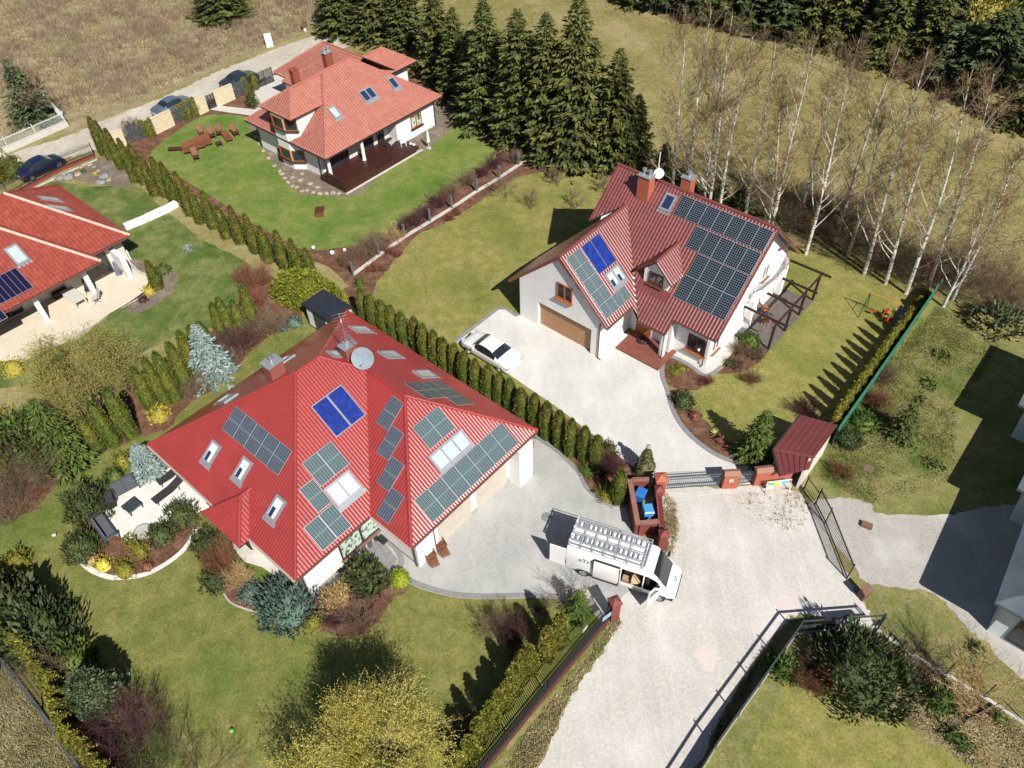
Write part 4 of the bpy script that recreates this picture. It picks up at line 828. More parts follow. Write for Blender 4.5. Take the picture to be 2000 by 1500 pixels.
b = MB(); b.prism([(u-8, v-38) for u, v in ((6.3, 29.7), (17.3, 29.7), (17.3, 50.3), (3.1, 50.3), (3.1, 44.2), (5.0, 44.2), (5.0, 37.6), (6.3, 37.6))], 0, zE-.21); part('wall', b, mat('pale_blue_wall', (.62, .66, .68), .7), hd)
window(hd, L(8.2, 29.7, .2), (1, 0), 2.2, 2.2, m_dark, nrm=(0, -1), sill=False)
window(hd, L(6.3, 32, .9), (0, 1), 1.6, 1.3, m_dark, nrm=(-1, 0))
# ================================================================ vehicles
m_carwhite = mat('white_car_paint', (.80, .80, .79), .3, None, spec=.5, coat=.6)
m_rubber = mat('tyre_rubber', (.03, .03, .03), .8); m_rim = mat('wheel_rim', (.45, .46, .47), .3, metal=.8, spec=.5)
m_carglass = mat('car_glass', (.015, .022, .026), .05, None, spec=.9, coat=.8)
m_black = mat('black_trim', (.02, .02, .022), .5); m_tail = mat('red_lamp', (.45, .015, .03), .15, spec=.7); m_lamp = mat('clear_lamp', (.6, .62, .63), .1, spec=.8)
m_orangebox = mat('cardboard', (.42, .27, .15), .8)
def loft(secs):
    V = []; K = len(secs[0][1]); n = 2*K-1
    for x, prof in secs:
        V += [(x, -y, z) for y, z in prof]+[(x, y, z) for y, z in prof[-2::-1]]
    F_ = [[(i*n+j, (i+1)*n+j, (i+1)*n+j+1, i*n+j+1) for j in range(n-1)] for i in range(len(secs)-1)]
    return V, F_, n
def sub(V, faces, off=0., closeends=None):
    b = MB(); mp = {}; 
    fs = []
    nrm = {}
    for f in faces:
        a, c, d, e_ = [Vector(V[i]) for i in f]; nn = (c-a).cross(e_-a)+(d-c).cross(a-c)*0
        for i in f: nrm[i] = nrm.get(i, Vector())+(c-a).cross(e_-a).normalized() if (c-a).cross(e_-a).length > 1e-9 else nrm.get(i, Vector((0, 0, 1e-3)))
    ctr = Vector((np.mean([v[0] for v in V]), 0, .6))
    for f in faces:
        g = []
        for i in f:
            if i not in mp:
                p = Vector(V[i]); q = nrm[i].normalized() if nrm[i].length > 1e-6 else Vector((0, 0, 1))
                if q.dot(p-ctr) < 0: q = -q
                mp[i] = len(b.v); b.v.append(tuple(p+q*off))
            g.append(mp[i])
        b.f.append(tuple(g)); b.m.append(0)
    return b
def wheel(parent, x, y, r=.33, wd=.22):
    b = MB(); s = 1 if y > 0 else -1
    b.lathe([(r*.6, -wd/2), (r*.95, -wd/2), (r, -wd/4), (r, wd/4), (r*.95, wd/2), (r*.6, wd/2)], (x, y, r), 20, 'y'); w_ = part('wheel', b, m_rubber, parent, True)
    b = MB(); b.lathe([(.02, 0), (r*.62, 0), (r*.62, .012*1), (.02, .012)], (x, y+s*(wd/2+.002) if s > 0 else y-wd/2-.014, r), 16, 'y')
    for k in range(5):
        a = k*1.2566; b.bar((x, y+s*(wd/2+.02), r), (x+r*.55*math.cos(a), y+s*(wd/2+.02), r+r*.55*math.sin(a)), .02, .06, upv=(0, 1, 0))
    part('rim', b, m_rim, w_)
    b = MB(); rr = []
    for k in range(13):
        a = math.pi*k/12; rr.append((x+(r+.05)*math.cos(a), y+s*(wd/2-.04), r+.02+(r+.04)*math.sin(a)))
    b.tube(rr, .035, 5); part('wheel_arch', b, m_black, parent, True)
def sedan(label, paint, loc, rz, Lc=4.7, Wc=1.8, Hs=1.0, group=None, name='parked_car'):
    t = thing(name, label, 'car', loc, rz, group); w = Wc/2
    st = [(0, .42, .50, .78), (.012, .56, .60, .9), (.03, .74, .80, .95), (.09, .86, .95, .99), (.17, .90, 1.01, 1.), (.22, .92, 1.05, 1.), (.27, .93, 1.17, 1.), (.34, .94, 1.32, 1.), (.40, .94, 1.39, 1.), (.48, .94, 1.42, 1.), (.56, .93, 1.41, 1.), (.62, .92, 1.36, 1.), (.68, .91, 1.22, 1.), (.74, .89, 1.03, 1.), (.765, .88, .98, 1.), (.84, .84, .92, .99), (.92, .76, .82, .96), (.97, .66, .70, .88), (.99, .55, .58, .78), (1., .40, .44, .66)]
    secs = []
    for fx, zb_, zt, ww in st:
        cab = .25 < fx < .75 and zt > 1.06; y = w*ww; tt = min(1, max(0, (zt-1.0)/.4)); wr = y*(.86-.18*tt)
        zt *= Hs; zb_ *= Hs
        lo = min(.22+.1*(abs(fx-.5) > .47), zb_*.6)
        secs.append((fx*Lc, [(y*.90, lo), (y*.985, lo+.18*min(1, zb_)), (y, zb_*.78), (y*.965, zb_), (wr, zt-.035), (wr*.55, zt-.004), (0, zt)]))
    V, F_, n = loft(secs); allf = [f for row in F_ for f in row]
    b = MB(); b.add(V, allf); m0 = len(V)
    b.add([V[i] for i in range(n)], [tuple(range(n))]); b.add([V[(len(secs)-1)*n+i] for i in range(n)], [tuple(range(n))])
    b.add([(0, -w*.75, .2), (Lc, -w*.6, .2), (Lc, w*.6, .2), (0, w*.75, .2)], [(0, 1, 2, 3)])
    me = b.mesh('body', paint, True); link('body', me, t)
    X_ = [s[0] for s in st]
    def rng(a, c): return [i for i in range(len(st)-1) if X_[i] >= a-1e-6 and X_[i+1] <= c+1e-6]
    def fc(a, c, ks): return [F_[i][k] for i in rng(a, c) for k in ks]
    part('windscreen', sub(V, fc(.62, .74, (4, 5, 6, 7)), .008), m_carglass, t, True)
    part('rear_window', sub(V, fc(.22, .34, (4, 5, 6, 7)), .008), m_carglass, t, True)
    for ks in ((3,), (8,)): part('side_window', sub(V, fc(.27, .68, ks), .008), m_carglass, t, True)
    for s in (1, -1):
        for xx in (.18*Lc, .81*Lc): wheel(t, xx, s*(w-.12), .33, .22)
        b = MB(); b.add([(.01, s*w*.93, .74), (.0, s*w*.55, .78), (.02, s*w*.55, .66), (.03, s*w*.95, .62), (.22, s*w*1.0, .78)], [(0, 1, 2, 3), (0, 3, 4)]); part('tail_lamp', b, m_tail, t)
        b = MB(); b.box(.945*Lc, s*w*.55-.16, .60*Hs, .985*Lc, s*w*.55+.2, .70*Hs); part('headlamp', b, m_lamp, t)
        b = MB(); b.box(.66*Lc, s*(w+.09)-.09, .92*Hs, .68*Lc+.05, s*(w+.09)+.09, 1.06*Hs); part('wing_mirror', b, paint, t)
    b = MB(); b.box(-.02, -.26, .50, .0, .26, .61); part('number_plate', b, m_whitep, t)
    return t
def place_axis(p0, p1, side, half, x0):
    """p0 rear wheel contact, p1 front wheel contact (photo), side +1 left wheels seen, -1 right"""
    A = G(*p0); B = G(*p1); d = (B-A).normalized(); l = Vector((-d.y, d.x, 0)); o = A-l*side*half-d*x0; return o, math.atan2(d.y, d.x)
o_, a_ = place_axis((977, 727), (926.8, 696.6), 1, .82, .75)
sedan('white coupe parked on the pale paved drive beside the hedge', m_carwhite, o_, a_, 4.65, 1.84)
def car_at(label, paint, c, aim, **k):
    P = G(*c); Q = G(*aim); a = math.atan2(Q.y-P.y, Q.x-P.x); return sedan(label, paint, P-Vector((math.cos(a)*2.2, math.sin(a)*2.2, 0)), a, 4.45, 1.76, **k)
car_at('silver blue saloon parked on the dirt road outside the cream wall', mat('silver_blue_paint', (.16, .22, .30), .3, spec=.5, metal=.5, coat=.8), (340, 216), (440, 172))
car_at('dark grey estate car parked farther up the dirt road behind a fence', mat('dark_grey_paint', (.035, .045, .06), .3, spec=.5, metal=.3, coat=.8), (470, 165), (560, 128))
car_at('navy blue car parked outside the curved iron gate at far left', mat('navy_paint', (.006, .010, .06), .3, spec=.5, coat=.8), (84, 335), (140, 309))
# ---------------------------------------------------------------- the installers' van
o_, a_ = place_axis((1138.4, 1122.4), (1284, 1171), -1, .92, 1.02)
vn = thing('delivery_van', 'white high roofed van with ladders on its roof and its side doors open', 'van', o_, a_)
def vs(x, wf=1., lo=.42, belt=1.35, sh=2.08, tz=2.44, wr=.82, ysh=.955, w=1.03):
    return (x, [(w*.95*wf, lo), (w*wf, .85 if belt > .9 else belt*.8), (w*wf, belt), (w*ysh*wf, sh), (w*wr*wf, tz-.05), (w*.42*wf, tz), (0, tz+.01)])
secs = [vs(0, .97), vs(.08, 1.), vs(1.0), vs(1.75), vs(3.15), vs(4.35), vs(4.42), vs(4.62, tz=2.42), vs(4.80, tz=2.34, sh=2.0, wr=.78), vs(4.98, 1, belt=1.3, sh=1.86, tz=2.16, wr=.77, ysh=.90),
        vs(5.2, 1, belt=1.25, sh=1.66, tz=1.86, wr=.78, ysh=.90), vs(5.42, 1, belt=1.18, sh=1.42, tz=1.55, wr=.78, ysh=.91), vs(5.60, .99, belt=1.1, sh=1.22, tz=1.33, wr=.78, ysh=.92), vs(5.85, .96, belt=.98, sh=1.10, tz=1.21, wr=.75, ysh=.9), vs(6.05, .90, belt=.85, sh=.98, tz=1.05, wr=.75, ysh=.9), vs(6.17, .80, belt=.68, sh=.78, tz=.84, wr=.75, ysh=.9), vs(6.2, .72, lo=.40, belt=.5, sh=.56, tz=.60, wr=.75, ysh=.9)]
V, F_, n = loft(secs)
skip = {(4, 0), (4, 1), (4, 2), (5, 0), (5, 1), (5, 2)} - {(5, 0), (5, 1), (5, 2)}
skip = {(4, 1), (4, 2)} | {(i, k) for i in (6, 7, 8, 9) for k in (1, 2)}
b = MB(); b.add(V, [F_[i][k] for i in range(len(F_)) for k in range(n-1) if (i, k) not in skip])
b.add([V[i] for i in range(n)], [tuple(range(n))]); b.add([V[(len(secs)-1)*n+i] for i in range(n)], [tuple(range(n))])
me = b.mesh('body', m_carwhite, True, fix=True); link('body', me, vn)
b = MB(); b.box(.1, -.92, .5, 5.3, .95, .62); part('cargo_floor', b, mat('grey_floor', (.16, .15, .14), .8), vn)
b = MB(); b.box(.1, .90, .62, 4.4, .93, 2.2); b.box(4.40, -.9, .62, 4.43, .93, 2.25); b.box(3.0, -.86, .62, 3.04, .4, 2.2); part('lining', b, mat('dark_lining', (.05, .05, .055), .9), vn)
# slid back side door, rear door, front door
def curved_panel(x0, x1, off, zs=((.955, .45), (1.03, .85), (1.035, 1.35), (.985, 2.06), (.95, 2.14)), side=-1):
    b = MB(); vs_ = [];
    for x in (x0, x1):
        for y, z in zs: vs_ += [(x, side*(y+off), z), (x, side*(y+off-.05), z)]
    m_ = len(zs)*2; fs = []
    for i in range(len(zs)-1):
        a = 2*i; fs += [(a, m_+a, m_+a+2, a+2), (a+1, a+3, m_+a+3, m_+a+1), (a, a+2, a+3, a+1), (m_+a, m_+a+1, m_+a+3, m_+a+2)]
    fs += [(0, 1, m_+1, m_), (m_-2, 2*m_-2, 2*m_-1, m_-1)]; b.add(vs_, fs); return b
part('sliding_door', curved_panel(1.62, 3.06, .13), m_carwhite, vn, True)
b = MB(); b.box(1.585, -1.165, .5, 1.605, -1.02, 2.1); b.box(3.07, -1.165, .5, 3.085, -1.02, 2.1); b.box(1.62, -1.175, .44, 3.06, -1.05, .46); b.box(1.62, -1.10, 2.13, 3.06, -.98, 2.15); part('door_seam', b, m_black, vn)
b = MB(); b.box(1.5, -1.04, 1.28, 3.1, -1.03, 1.34); b.box(3.15, -1.05, .46, 4.38, -.9, .55); part('door_rail', b, m_greygut, vn)
b = MB(); b.box(-.95, -1.01, .52, -.02, -.955, 2.22); part('rear_door', b, m_carwhite, vn)
b = MB(); b.box(-.03, -1.03, .7, -.005, -.93, 1.2); part('tail_lamp', b, m_tail, vn)
b = MB(); b.box(-.012, -.90, .6, -.004, .9, 2.2); part('dark_rear_panel', b, m_black, vn)  # flat black panel stands in for the shade inside the open rear
dr = MB(); hx, hy = 5.28, -1.02; ang = rad(-118); dx_, dy_ = math.cos(ang), math.sin(ang)
def dpt(s_, z, t_=0): return (hx+dx_*s_-dy_*t_, hy+dy_*s_+dx_*t_, z)
prof = [(0, .5), (.95, .5), (1.0, 1.3), (.92, 2.0), (.45, 2.02), (0, 1.45)]
vsd = [dpt(s_, z, 0) for s_, z in prof]+[dpt(s_, z, .07) for s_, z in prof]; k_ = len(prof)
dr.add(vsd, [tuple(range(k_)), tuple(range(2*k_-1, k_-1, -1))]+[(i, (i+1) % k_, k_+(i+1) % k_, k_+i) for i in range(k_)]); dd_ = part('front_door', dr, m_carwhite, vn)
g = MB(); pr2 = [(.12, 1.38), (.9, 1.38), (.84, 1.9), (.5, 1.92)]
for t_ in (-.006, .076): g.add([dpt(s_, z, t_) for s_, z in pr2], [(0, 1, 2, 3)])
part('door_window', g, m_carglass, dd_)
b = MB(); q = dpt(-.05, 1.35, -.12); b.box(q[0]-.12, q[1]-.1, 1.25, q[0]+.1, q[1]+.1, 1.55); part('wing_mirror', b, m_black, dd_)
b = MB(); b.box(5.2, 1.05, 1.3, 5.34, 1.28, 1.6); part('wing_mirror', b, m_black, vn)
part('windscreen', sub(V, [F_[i][k] for i in (8, 9, 10, 11) for k in (4, 5, 6, 7)], .012), m_carglass, vn, True)
part('side_window', sub(V, [F_[i][k] for i in (7, 8, 9, 10) for k in (9,)], .008), m_carglass, vn, True)
b = MB(); b.box(4.5, -.85, .62, 5.1, -.2, 1.0); b.box(4.5, -.85, 1.0, 4.68, -.2, 1.7); b.box(4.5, .15, .62, 5.1, .8, 1.0); b.box(4.5, .15, 1.0, 4.68, .8, 1.7); part('seat', b, m_black, vn)
b = MB(); b.box(6.12, -.74, .42, 6.24, .74, .60); b.box(5.8, -.96, .36, 6.1, -.85, .55); part('bumper', b, m_black, vn)
for yy, xx in ((-.68, 5.98), (.68, 5.98)):
    b = MB(); b.add([(xx-.18, yy-.12, 1.075), (xx+.14, yy-.10, .90), (xx+.14, yy+.12, .90), (xx-.14, yy+.14, 1.075)], [(0, 1, 2, 3)]); part('headlamp', b, m_lamp, vn)
for s in (1, -1):
    for xx in (1.02, 5.35): wheel(vn, xx, s*.90, .345, .24)
b = MB(); rr = [(6.0+.03*math.sin(a)*-1, .11*math.cos(a), 1.09+.09*math.sin(a)*.55) for a in np.linspace(0, 6.283, 17)]; b.tube([(5.93+.1*math.sin(a), .11*math.cos(a), 1.17-.055*math.sin(a)) for a in np.linspace(0, 6.283, 17)], .014, 5); b.bar((5.95, -.15, 1.16), (5.91, .15, 1.18), .025); part('bonnet_emblem', b, m_black, vn)
def text(name, s, size, M4, m, parent, ext=.004):
    cu = bpy.data.curves.new('t', 'FONT'); cu.body = s; cu.size = size; cu.extrude = ext; cu.resolution_u = 3; ob = bpy.data.objects.new('t', cu); C.objects.link(ob)
    bpy.context.view_layer.update(); me = bpy.data.meshes.new_from_object(ob.evaluated_get(bpy.context.evaluated_depsgraph_get())); bpy.data.objects.remove(ob); bpy.data.curves.remove(cu)
    me.name = name; me.materials.clear(); me.materials.append(m); me.transform(M4); return link(name, me, parent)
def basis(o, x, y):
    x = Vector(x).normalized(); y = Vector(y).normalized(); z = x.cross(y); return Matrix(((x.x, y.x, z.x, o[0]), (x.y, y.y, z.y, o[1]), (x.z, y.z, z.z, o[2]), (0, 0, 0, 1)))
m_ink = mat('charcoal_lettering', (.06, .06, .065), .6)
text('lettering', 'eTr', .44, basis((.72, -1.035, 1.50), (1, 0, 0), (0, .07, 1)), m_ink, vn)
text('lettering', 'eT', .3, basis((5.62, -.18, 1.345), (.06, 1, 0), (-1, .0, .43)), mat('grey_lettering', (.55, .55, .55), .6), vn)
text('lettering', '- - -', .2, basis((-.85, -1.015, .95), (1, 0, 0), (0, 0, 1)), m_ink, vn)
# load behind the open side door
b = MB(); b.lathe([(.30, 0), (.30, .03), (.12, .04), (.12, .26), (.30, .27), (.30, .30)], (3.92, -.66, .63), 22); ld = part('cable_reel', b, mat('plywood_reel', (.62, .45, .28), .7), vn, True)
b = MB(); b.box(3.22, -.86, .63, 3.60, -.58, .88); part('cardboard_box', b, m_orangebox, vn)
b = MB(); b.box(3.22, -.5, .63, 3.7, -.1, 1.25); part('tool_crate', b, m_black, vn)
b = MB(); b.box(3.25, -.52, 1.251, 3.55, -.2, 1.42); part('tool_bag', b, mat('red_tool_bag', (.5, .04, .03), .7), vn)
b = MB(); b.box(3.75, -.25, .63, 4.2, .2, 1.35); part('cardboard_box', b, m_orangebox, vn)
b = MB(); b.box(3.62, -.85, .63, 3.72, -.45, 1.0); part('tool_crate', b, m_black, vn)
b = MB(); b.lathe([(.02, 0), (.09, 0), (.09, .02), (.02, .02)], (5.1, .05, 1.62), 10)
# roof rack with two ladders
rk = thing('roof_rack', 'aluminium roof rack with side rails bolted on top of the white van', 'roof rack', o_+Vector((0, 0, 0)), a_)
b = MB()
for y in (-.80, -.02, .80): b.bar((.08, y, 2.66), (4.25, y, 2.66), .045, .06)
for x in (.1, .75, 1.4, 2.05, 2.7, 3.35, 4.2): b.bar((x, -.84, 2.60), (x, .84, 2.60), .05, .04); b.bar((x, -.80, 2.44), (x, -.80, 2.66), .04); b.bar((x, .80, 2.44), (x, .80, 2.66), .04)
for y in (-.86, .86): b.bar((.05, y, 2.82), (4.3, y, 2.82), .03); b.bar((.05, y, 2.50), (4.3, y, 2.50), .03)
part('rail', b, m_alu, rk)
b = MB(); b.tube([(.06, -.84, 2.72), (.06, .84, 2.72)], .05, 8); b.tube([(4.28, -.84, 2.72), (4.28, .84, 2.72)], .05, 8); part('loading_roller', b, m_alu, rk, True)
def ladder(label, y0, w_, x0, x1, z):
    t = thing('ladder', label, 'ladder', o_, a_, 'ladders on the van roof')
    b = MB()
    for k, zz in ((0, z), (1, z+.09)):
        for y in (y0-w_/2+.03*k, y0+w_/2-.03*k): b.bar((x0+.1*k, y, zz), (x1-.05*k, y, zz), .03, .07)
    part('stile', b, m_alu, t); b = MB()
    for k, zz in ((0, z), (1, z+.09)):
        nn_ = int((x1-x0)/.27)
        for i in range(1, nn_): b.bar((x0+i*.27+.06*k, y0-w_/2+.03, zz), (x0+i*.27+.06*k, y0+w_/2-.03, zz), .07, .03)
    part('rungs', b, m_alu, t)
ladder('aluminium ladder on the far side of the van roof rack', .45, .44, -.05, 4.15, 2.74)
ladder('aluminium ladder on the near side of the van roof rack', -.42, .44, .0, 4.25, 2.74)
# ================================================================ plants
def R_(seed): return np.random.default_rng(seed)
def unit(a): return a/np.maximum(np.linalg.norm(a, axis=-1, keepdims=True), 1e-6)
def blades(P, D, N, ln, wd, taper=.25):
    """one leaf-sized quad per point: grows from P along D, face normal near N"""
    D = unit(D); S = unit(np.cross(D, N)); ln = np.broadcast_to(ln, len(P))[:, None]; wd = np.broadcast_to(wd, len(P))[:, None]
    V = np.stack([P-S*wd*taper, P+D*ln*.45-S*wd*.5, P+D*ln, P+D*ln*.45+S*wd*.5], 1)
    return V.reshape(-1, 3), np.arange(len(P)*4).reshape(-1, 4)
def merge(parts):
    V = []; Fq = []; M = []; o = 0
    for k, (v, f) in enumerate(parts): V.append(v); Fq.append(f+o); M.append(np.full(len(f), k)); o += len(v)
    return np.concatenate(V), np.concatenate(Fq), np.concatenate(M)
def blob_core(prof, n=14, seed=0, jit=.03):
    r = R_(seed); V = []; 
    for rr, z in prof:
        a = np.arange(n)/n*2*np.pi; V.append(np.stack([rr*np.cos(a), rr*np.sin(a), np.full(n, z)], 1)+r.normal(0, jit, (n, 3)))
    V = np.concatenate(V); Fq = []
    for i in range(len(prof)-1):
        for j in range(n): Fq.append((i*n+j, i*n+(j+1) % n, (i+1)*n+(j+1) % n, (i+1)*n+j))
    return V, np.array(Fq)
def foliage(name, col, col2, col3=None, isl=.35, scale=2.5, s3=1., rough=.75, spec=.25):
    m = mat(name, col, rough, col2, scale, spec, col3=col3, s3=s3, island=isl)
    n, l, b = extra(m); b.inputs['Subsurface Weight'].default_value = 0
    return m
m_thuja = foliage('thuja_foliage', (.115, .150, .024), (.060, .098, .014), (.17, .155, .030), .45, 3, .8)
m_thujaY = foliage('yellow_green_thuja', (.185, .195, .028), (.105, .130, .020), (.26, .235, .04), .4, 3, .8)
m_thujaD = foliage('thuja_olive', (.105, .135, .022), (.055, .085, .012), (.19, .15, .035), .45, 2.5, .7)
m_spruce = foliage('spruce_needles', (.078, .098, .024), (.135, .14, .036), (.042, .060, .018), .55, 1.2, .5)
m_spruce2 = foliage('pine_needles', (.085, .115, .052), (.11, .14, .062), (.05, .075, .036), .45, 1.5, .5)
m_pine = foliage('mountain_pine_needles', (.052, .078, .026), (.092, .112, .036), (.030, .05, .018), .45, 2.5, 1)
m_blue = foliage('blue_spruce_needles', (.235, .31, .29), (.16, .225, .205), (.30, .37, .34), .35, 2.5, 1)
m_juni = foliage('blue_green_juniper', (.095, .15, .12), (.055, .095, .07), (.14, .20, .165), .4, 3, 1)
m_yel = foliage('golden_foliage', (.46, .37, .05), (.32, .28, .035), (.55, .46, .10), .35, 4, 1)
m_lime = foliage('lime_foliage', (.33, .38, .03), (.22, .28, .02), (.42, .44, .05), .3, 4, 1)
m_olive = foliage('olive_foliage', (.20, .19, .025), (.11, .12, .015), (.27, .23, .04), .4, 3, 1)
m_willow = foliage('willow_catkins', (.42, .36, .075), (.26, .235, .045), (.48, .42, .14), .4, 1.5, .6)
m_green = foliage('shrub_leaves', (.075, .12, .022), (.045, .08, .015), (.12, .16, .03), .45, 3, 1)
m_bright = foliage('fresh_green_leaves', (.10, .165, .028), (.06, .11, .02), (.15, .21, .045), .4, 3, 1)
m_purple = foliage('barberry_twigs', (.085, .035, .040), (.050, .022, .026), (.13, .06, .05), .4, 3, 1)
m_twig = foliage('bare_twigs', (.20, .135, .085), (.13, .085, .055), (.26, .19, .13), .4, 3, 1)
m_redbrown = foliage('russet_twigs', (.22, .085, .05), (.14, .055, .035), (.30, .13, .08), .4, 4, 1)
m_dry = foliage('dry_ornamental_grass', (.47, .33, .14), (.36, .25, .11), (.55, .42, .22), .35, 4, 1)
m_straws = foliage('straw_tufts', (.40, .33, .18), (.27, .22, .11), (.48, .41, .25), .4, 1, .5)
m_brush = foliage('brush_twigs', (.27, .20, .135), (.19, .14, .09), (.35, .28, .19), .4, .6, .3)
m_birchtwig = foliage('birch_twigs', (.20, .145, .070), (.15, .115, .055), (.27, .17, .085), .4, .6, .3)
m_bark = mat('brown_bark', (.13, .095, .07), .9, (.08, .055, .04), 8, .2)
m_birch = mat('birch_bark', (.66, .64, .58), .8, (.60, .57, .50), 3, .2)
def _birch():
    n, l, b = extra(m_birch); tc = n.new('ShaderNodeTexCoord'); mp = n.new('ShaderNodeMapping'); mp.inputs['Scale'].default_value = (2.2, 2.2, 7); l.new(tc.outputs['Object'], mp.inputs[0])
    t = n.new('ShaderNodeTexNoise'); t.inputs['Scale'].default_value = 1.5; t.inputs['Detail'].default_value = 5; l.new(mp.outputs[0], t.inputs[0])
    r = n.new('ShaderNodeMapRange'); r.inputs[1].default_value = .56; r.inputs[2].default_value = .62; l.new(t.outputs[0], r.inputs[0])
    x = n.new('ShaderNodeMix'); x.data_type = 'RGBA'; l.new(r.outputs[0], x.inputs[0]); src = b.inputs['Base Color'].links[0].from_socket; l.new(src, x.inputs[6]); x.inputs[7].default_value = (.07, .06, .05, 1); l.new(x.outputs[2], b.inputs['Base Color'])
_birch()
# ---- columnar thuja
def thuja_mesh(h, r, seed, m, p=2.6, base=.80, dens=150, ls=.17, flat=0):
    g = R_(seed); N = int(dens*2*math.pi*r*h*.85)
    def prof(t): return r*(base+(1-base)*np.sin(np.clip(t*2.6, 0, np.pi/2)))*np.power(np.clip(1-np.power(t, p), 0, 1), .62)
    t = g.uniform(0.01, .99, N); a = g.uniform(0, 2*np.pi, N)
    lump = 1+.10*np.sin(a*3+seed+t*9)+.07*np.sin(a*7-t*17+seed*2)
    rr = prof(t)*lump*g.uniform(.86, 1.06, N)
    P = np.stack([rr*np.cos(a), rr*np.sin(a), t*h*.97+.02], 1)
    out = np.stack([np.cos(a), np.sin(a), np.full(N, .15)], 1)
    D = unit(out*.55+np.array([0, 0, 1.])*g.uniform(.5, 1.3, N)[:, None]+g.normal(0, .35, (N, 3)))
    Nn = out+g.normal(0, .5, (N, 3))
    v, f = blades(P, D, Nn, g.uniform(.7, 1.35, N)*ls, g.uniform(.5, .8, N)*ls)
    zs = np.linspace(0, 1, 12); core = blob_core([(max(.02, float(prof(np.array(z)))*.86), z*h*.96) for z in zs], 12, seed)
    V, Fq, M = merge([(v, f), core]); return npmesh('columnar_thuja', V, Fq, [m])
TV = {}
def thuja_set(key, m, h, r, n=3, **k):
    TV[key] = [thuja_mesh(h, r, 11*i+hash(key) % 7 if 0 else 11*i+len(key), m, **k) for i in range(n)]
def hedge(key, items, h, lab, group, cat='thuja', usebase=False, hj=.06, name='columnar_thuja', rj=.08):
    g = random.Random(len(items)*7+len(key)); h0 = h
    for i, it in enumerate(items):
        hh = it[2] if len(it) > 2 else h0*(1+g.uniform(-hj, hj))
        if usebase: P = G(it[0], it[1])
        else: P = G(it[0], it[1], hh*.98); P.z = 0
        me = TV[key][i % len(TV[key])]; zz = hh/TVH[key]
        s = 1+g.uniform(-rj, rj)
        link(name, me, None, (P.x, P.y, 0), g.uniform(0, 6.28), lab(i, len(items)), cat, group, scale=(s, s, zz))
TVH = {'a': 3.4, 'b': 4.4, 'c': 4.6, 'd': 3.3, 'e': 2.6, 'f': 2.8}
thuja_set('a', m_thuja, 3.4, .42, 4, p=3.6, ls=.12, dens=260); thuja_set('b', m_thujaD, 4.4, .52, 4, p=1.6, base=.75, ls=.14, dens=200); thuja_set('c', m_thuja, 4.6, .50, 3, p=2.6, ls=.13, dens=220); thuja_set('d', m_thujaY, 3.3, .44, 4, p=1.8, base=.78, ls=.14, dens=200); thuja_set('e', m_thujaY, 2.6, .50, 3, p=2.0, ls=.14, dens=200); thuja_set('f', m_thujaY, 2.8, .33, 3, p=1.9, ls=.11, dens=260)
topsA = [(701, 562), (720, 573), (741, 585), (760, 595.5), (781, 608), (806, 618), (823, 632), (844, 644.5), (863.5, 658.5), (884.5, 671), (904, 686.5), (926.5, 700.5), (951, 713), (974, 727), (995, 739), (1017.5, 758), (1044, 769), (1068, 784.5), (1093, 802), (1117, 818), (1143.5, 833.5), (1168, 851, 3.1)]
hedge('a', topsA, 3.5, lambda i, n: '%s columnar thuja from the black shed in the hedge behind the red roof' % ordinal(i) if i < n-1 else 'last columnar thuja of the hedge, nearest the iron driveway gate', 'thuja hedge between the two driveways')
hedge('a', [(1213.5, 917.5, 3.3)], 3.3, lambda i, n: 'single columnar thuja standing beside the brick bin enclosure', 'lone thuja')
tipsB = [(1779.5, 573), (1761, 585), (1743, 607), (1725, 634), (1706, 610), (1688.5, 623.5), (1676, 639), (1666, 651.5), (1653.5, 664), (1643, 676), (1632.5, 690), (1624, 707.5), (1608, 721.5), (1597.5, 735.5), (1580, 749.5), (1569.5, 765), (1554, 783)]
def shadow_base(x, y, h): S = G(x, y); return S.x+SDX*h*1.0, S.y+SDY*h*1.0
g_ = random.Random(4); lineA, lineB = G(1622, 868), G(1825, 575); dl = (lineB-lineA).normalized(); nl = Vector((-dl.y, dl.x, 0))
for i, (x, y) in enumerate(tipsB):
    # stand each shrub half a metre inside the green mesh, where its shadow starts
    best = None
    S = G(x, y)
    for k in range(80):
        hh = .6+.05*k; q = Vector((S.x+SDX*hh, S.y+SDY*hh, 0)); dist = (q-lineA).dot(nl)
        if best is None or abs(dist-.5) < best[0]: best = (abs(dist-.5), hh, q)
    hh, q = min(best[1], 3.4), best[2]; s = g_.uniform(.95, 1.1)
    link('columnar_thuja', TV['f'][i % 3], None, (q.x, q.y, 0), g_.uniform(0, 6), '%s yellowish thuja from the birches in the hedge along the green mesh' % ordinal(i), 'thuja', 'thujas along the green mesh fence', scale=(s, s, hh/2.8))
def zp(ox, oy, s, pts): return [(ox+p[0]/s, oy+p[1]/s)+tuple(p[2:]) for p in pts]
hedge('b', zp(0, 0, 2.857, [(490, 650), (525, 672), (582, 715), (655, 770), (715, 797), (778, 868), (838, 872), (890, 902), (970, 955), (1045, 1035, 3.9), (1120, 1062, 3.9), (1205, 1142, 3.4), (1275, 1145, 3.9), (1360, 1190, 4.0), (1442, 1258, 3.7), (1530, 1282, 3.9), (1615, 1330, 3.8), (1695, 1382, 3.2)]), 4.4,
      lambda i, n: '%s tall olive green thuja from the dirt road, between the two north lawns' % ordinal(i), 'thuja row between the north lawns')
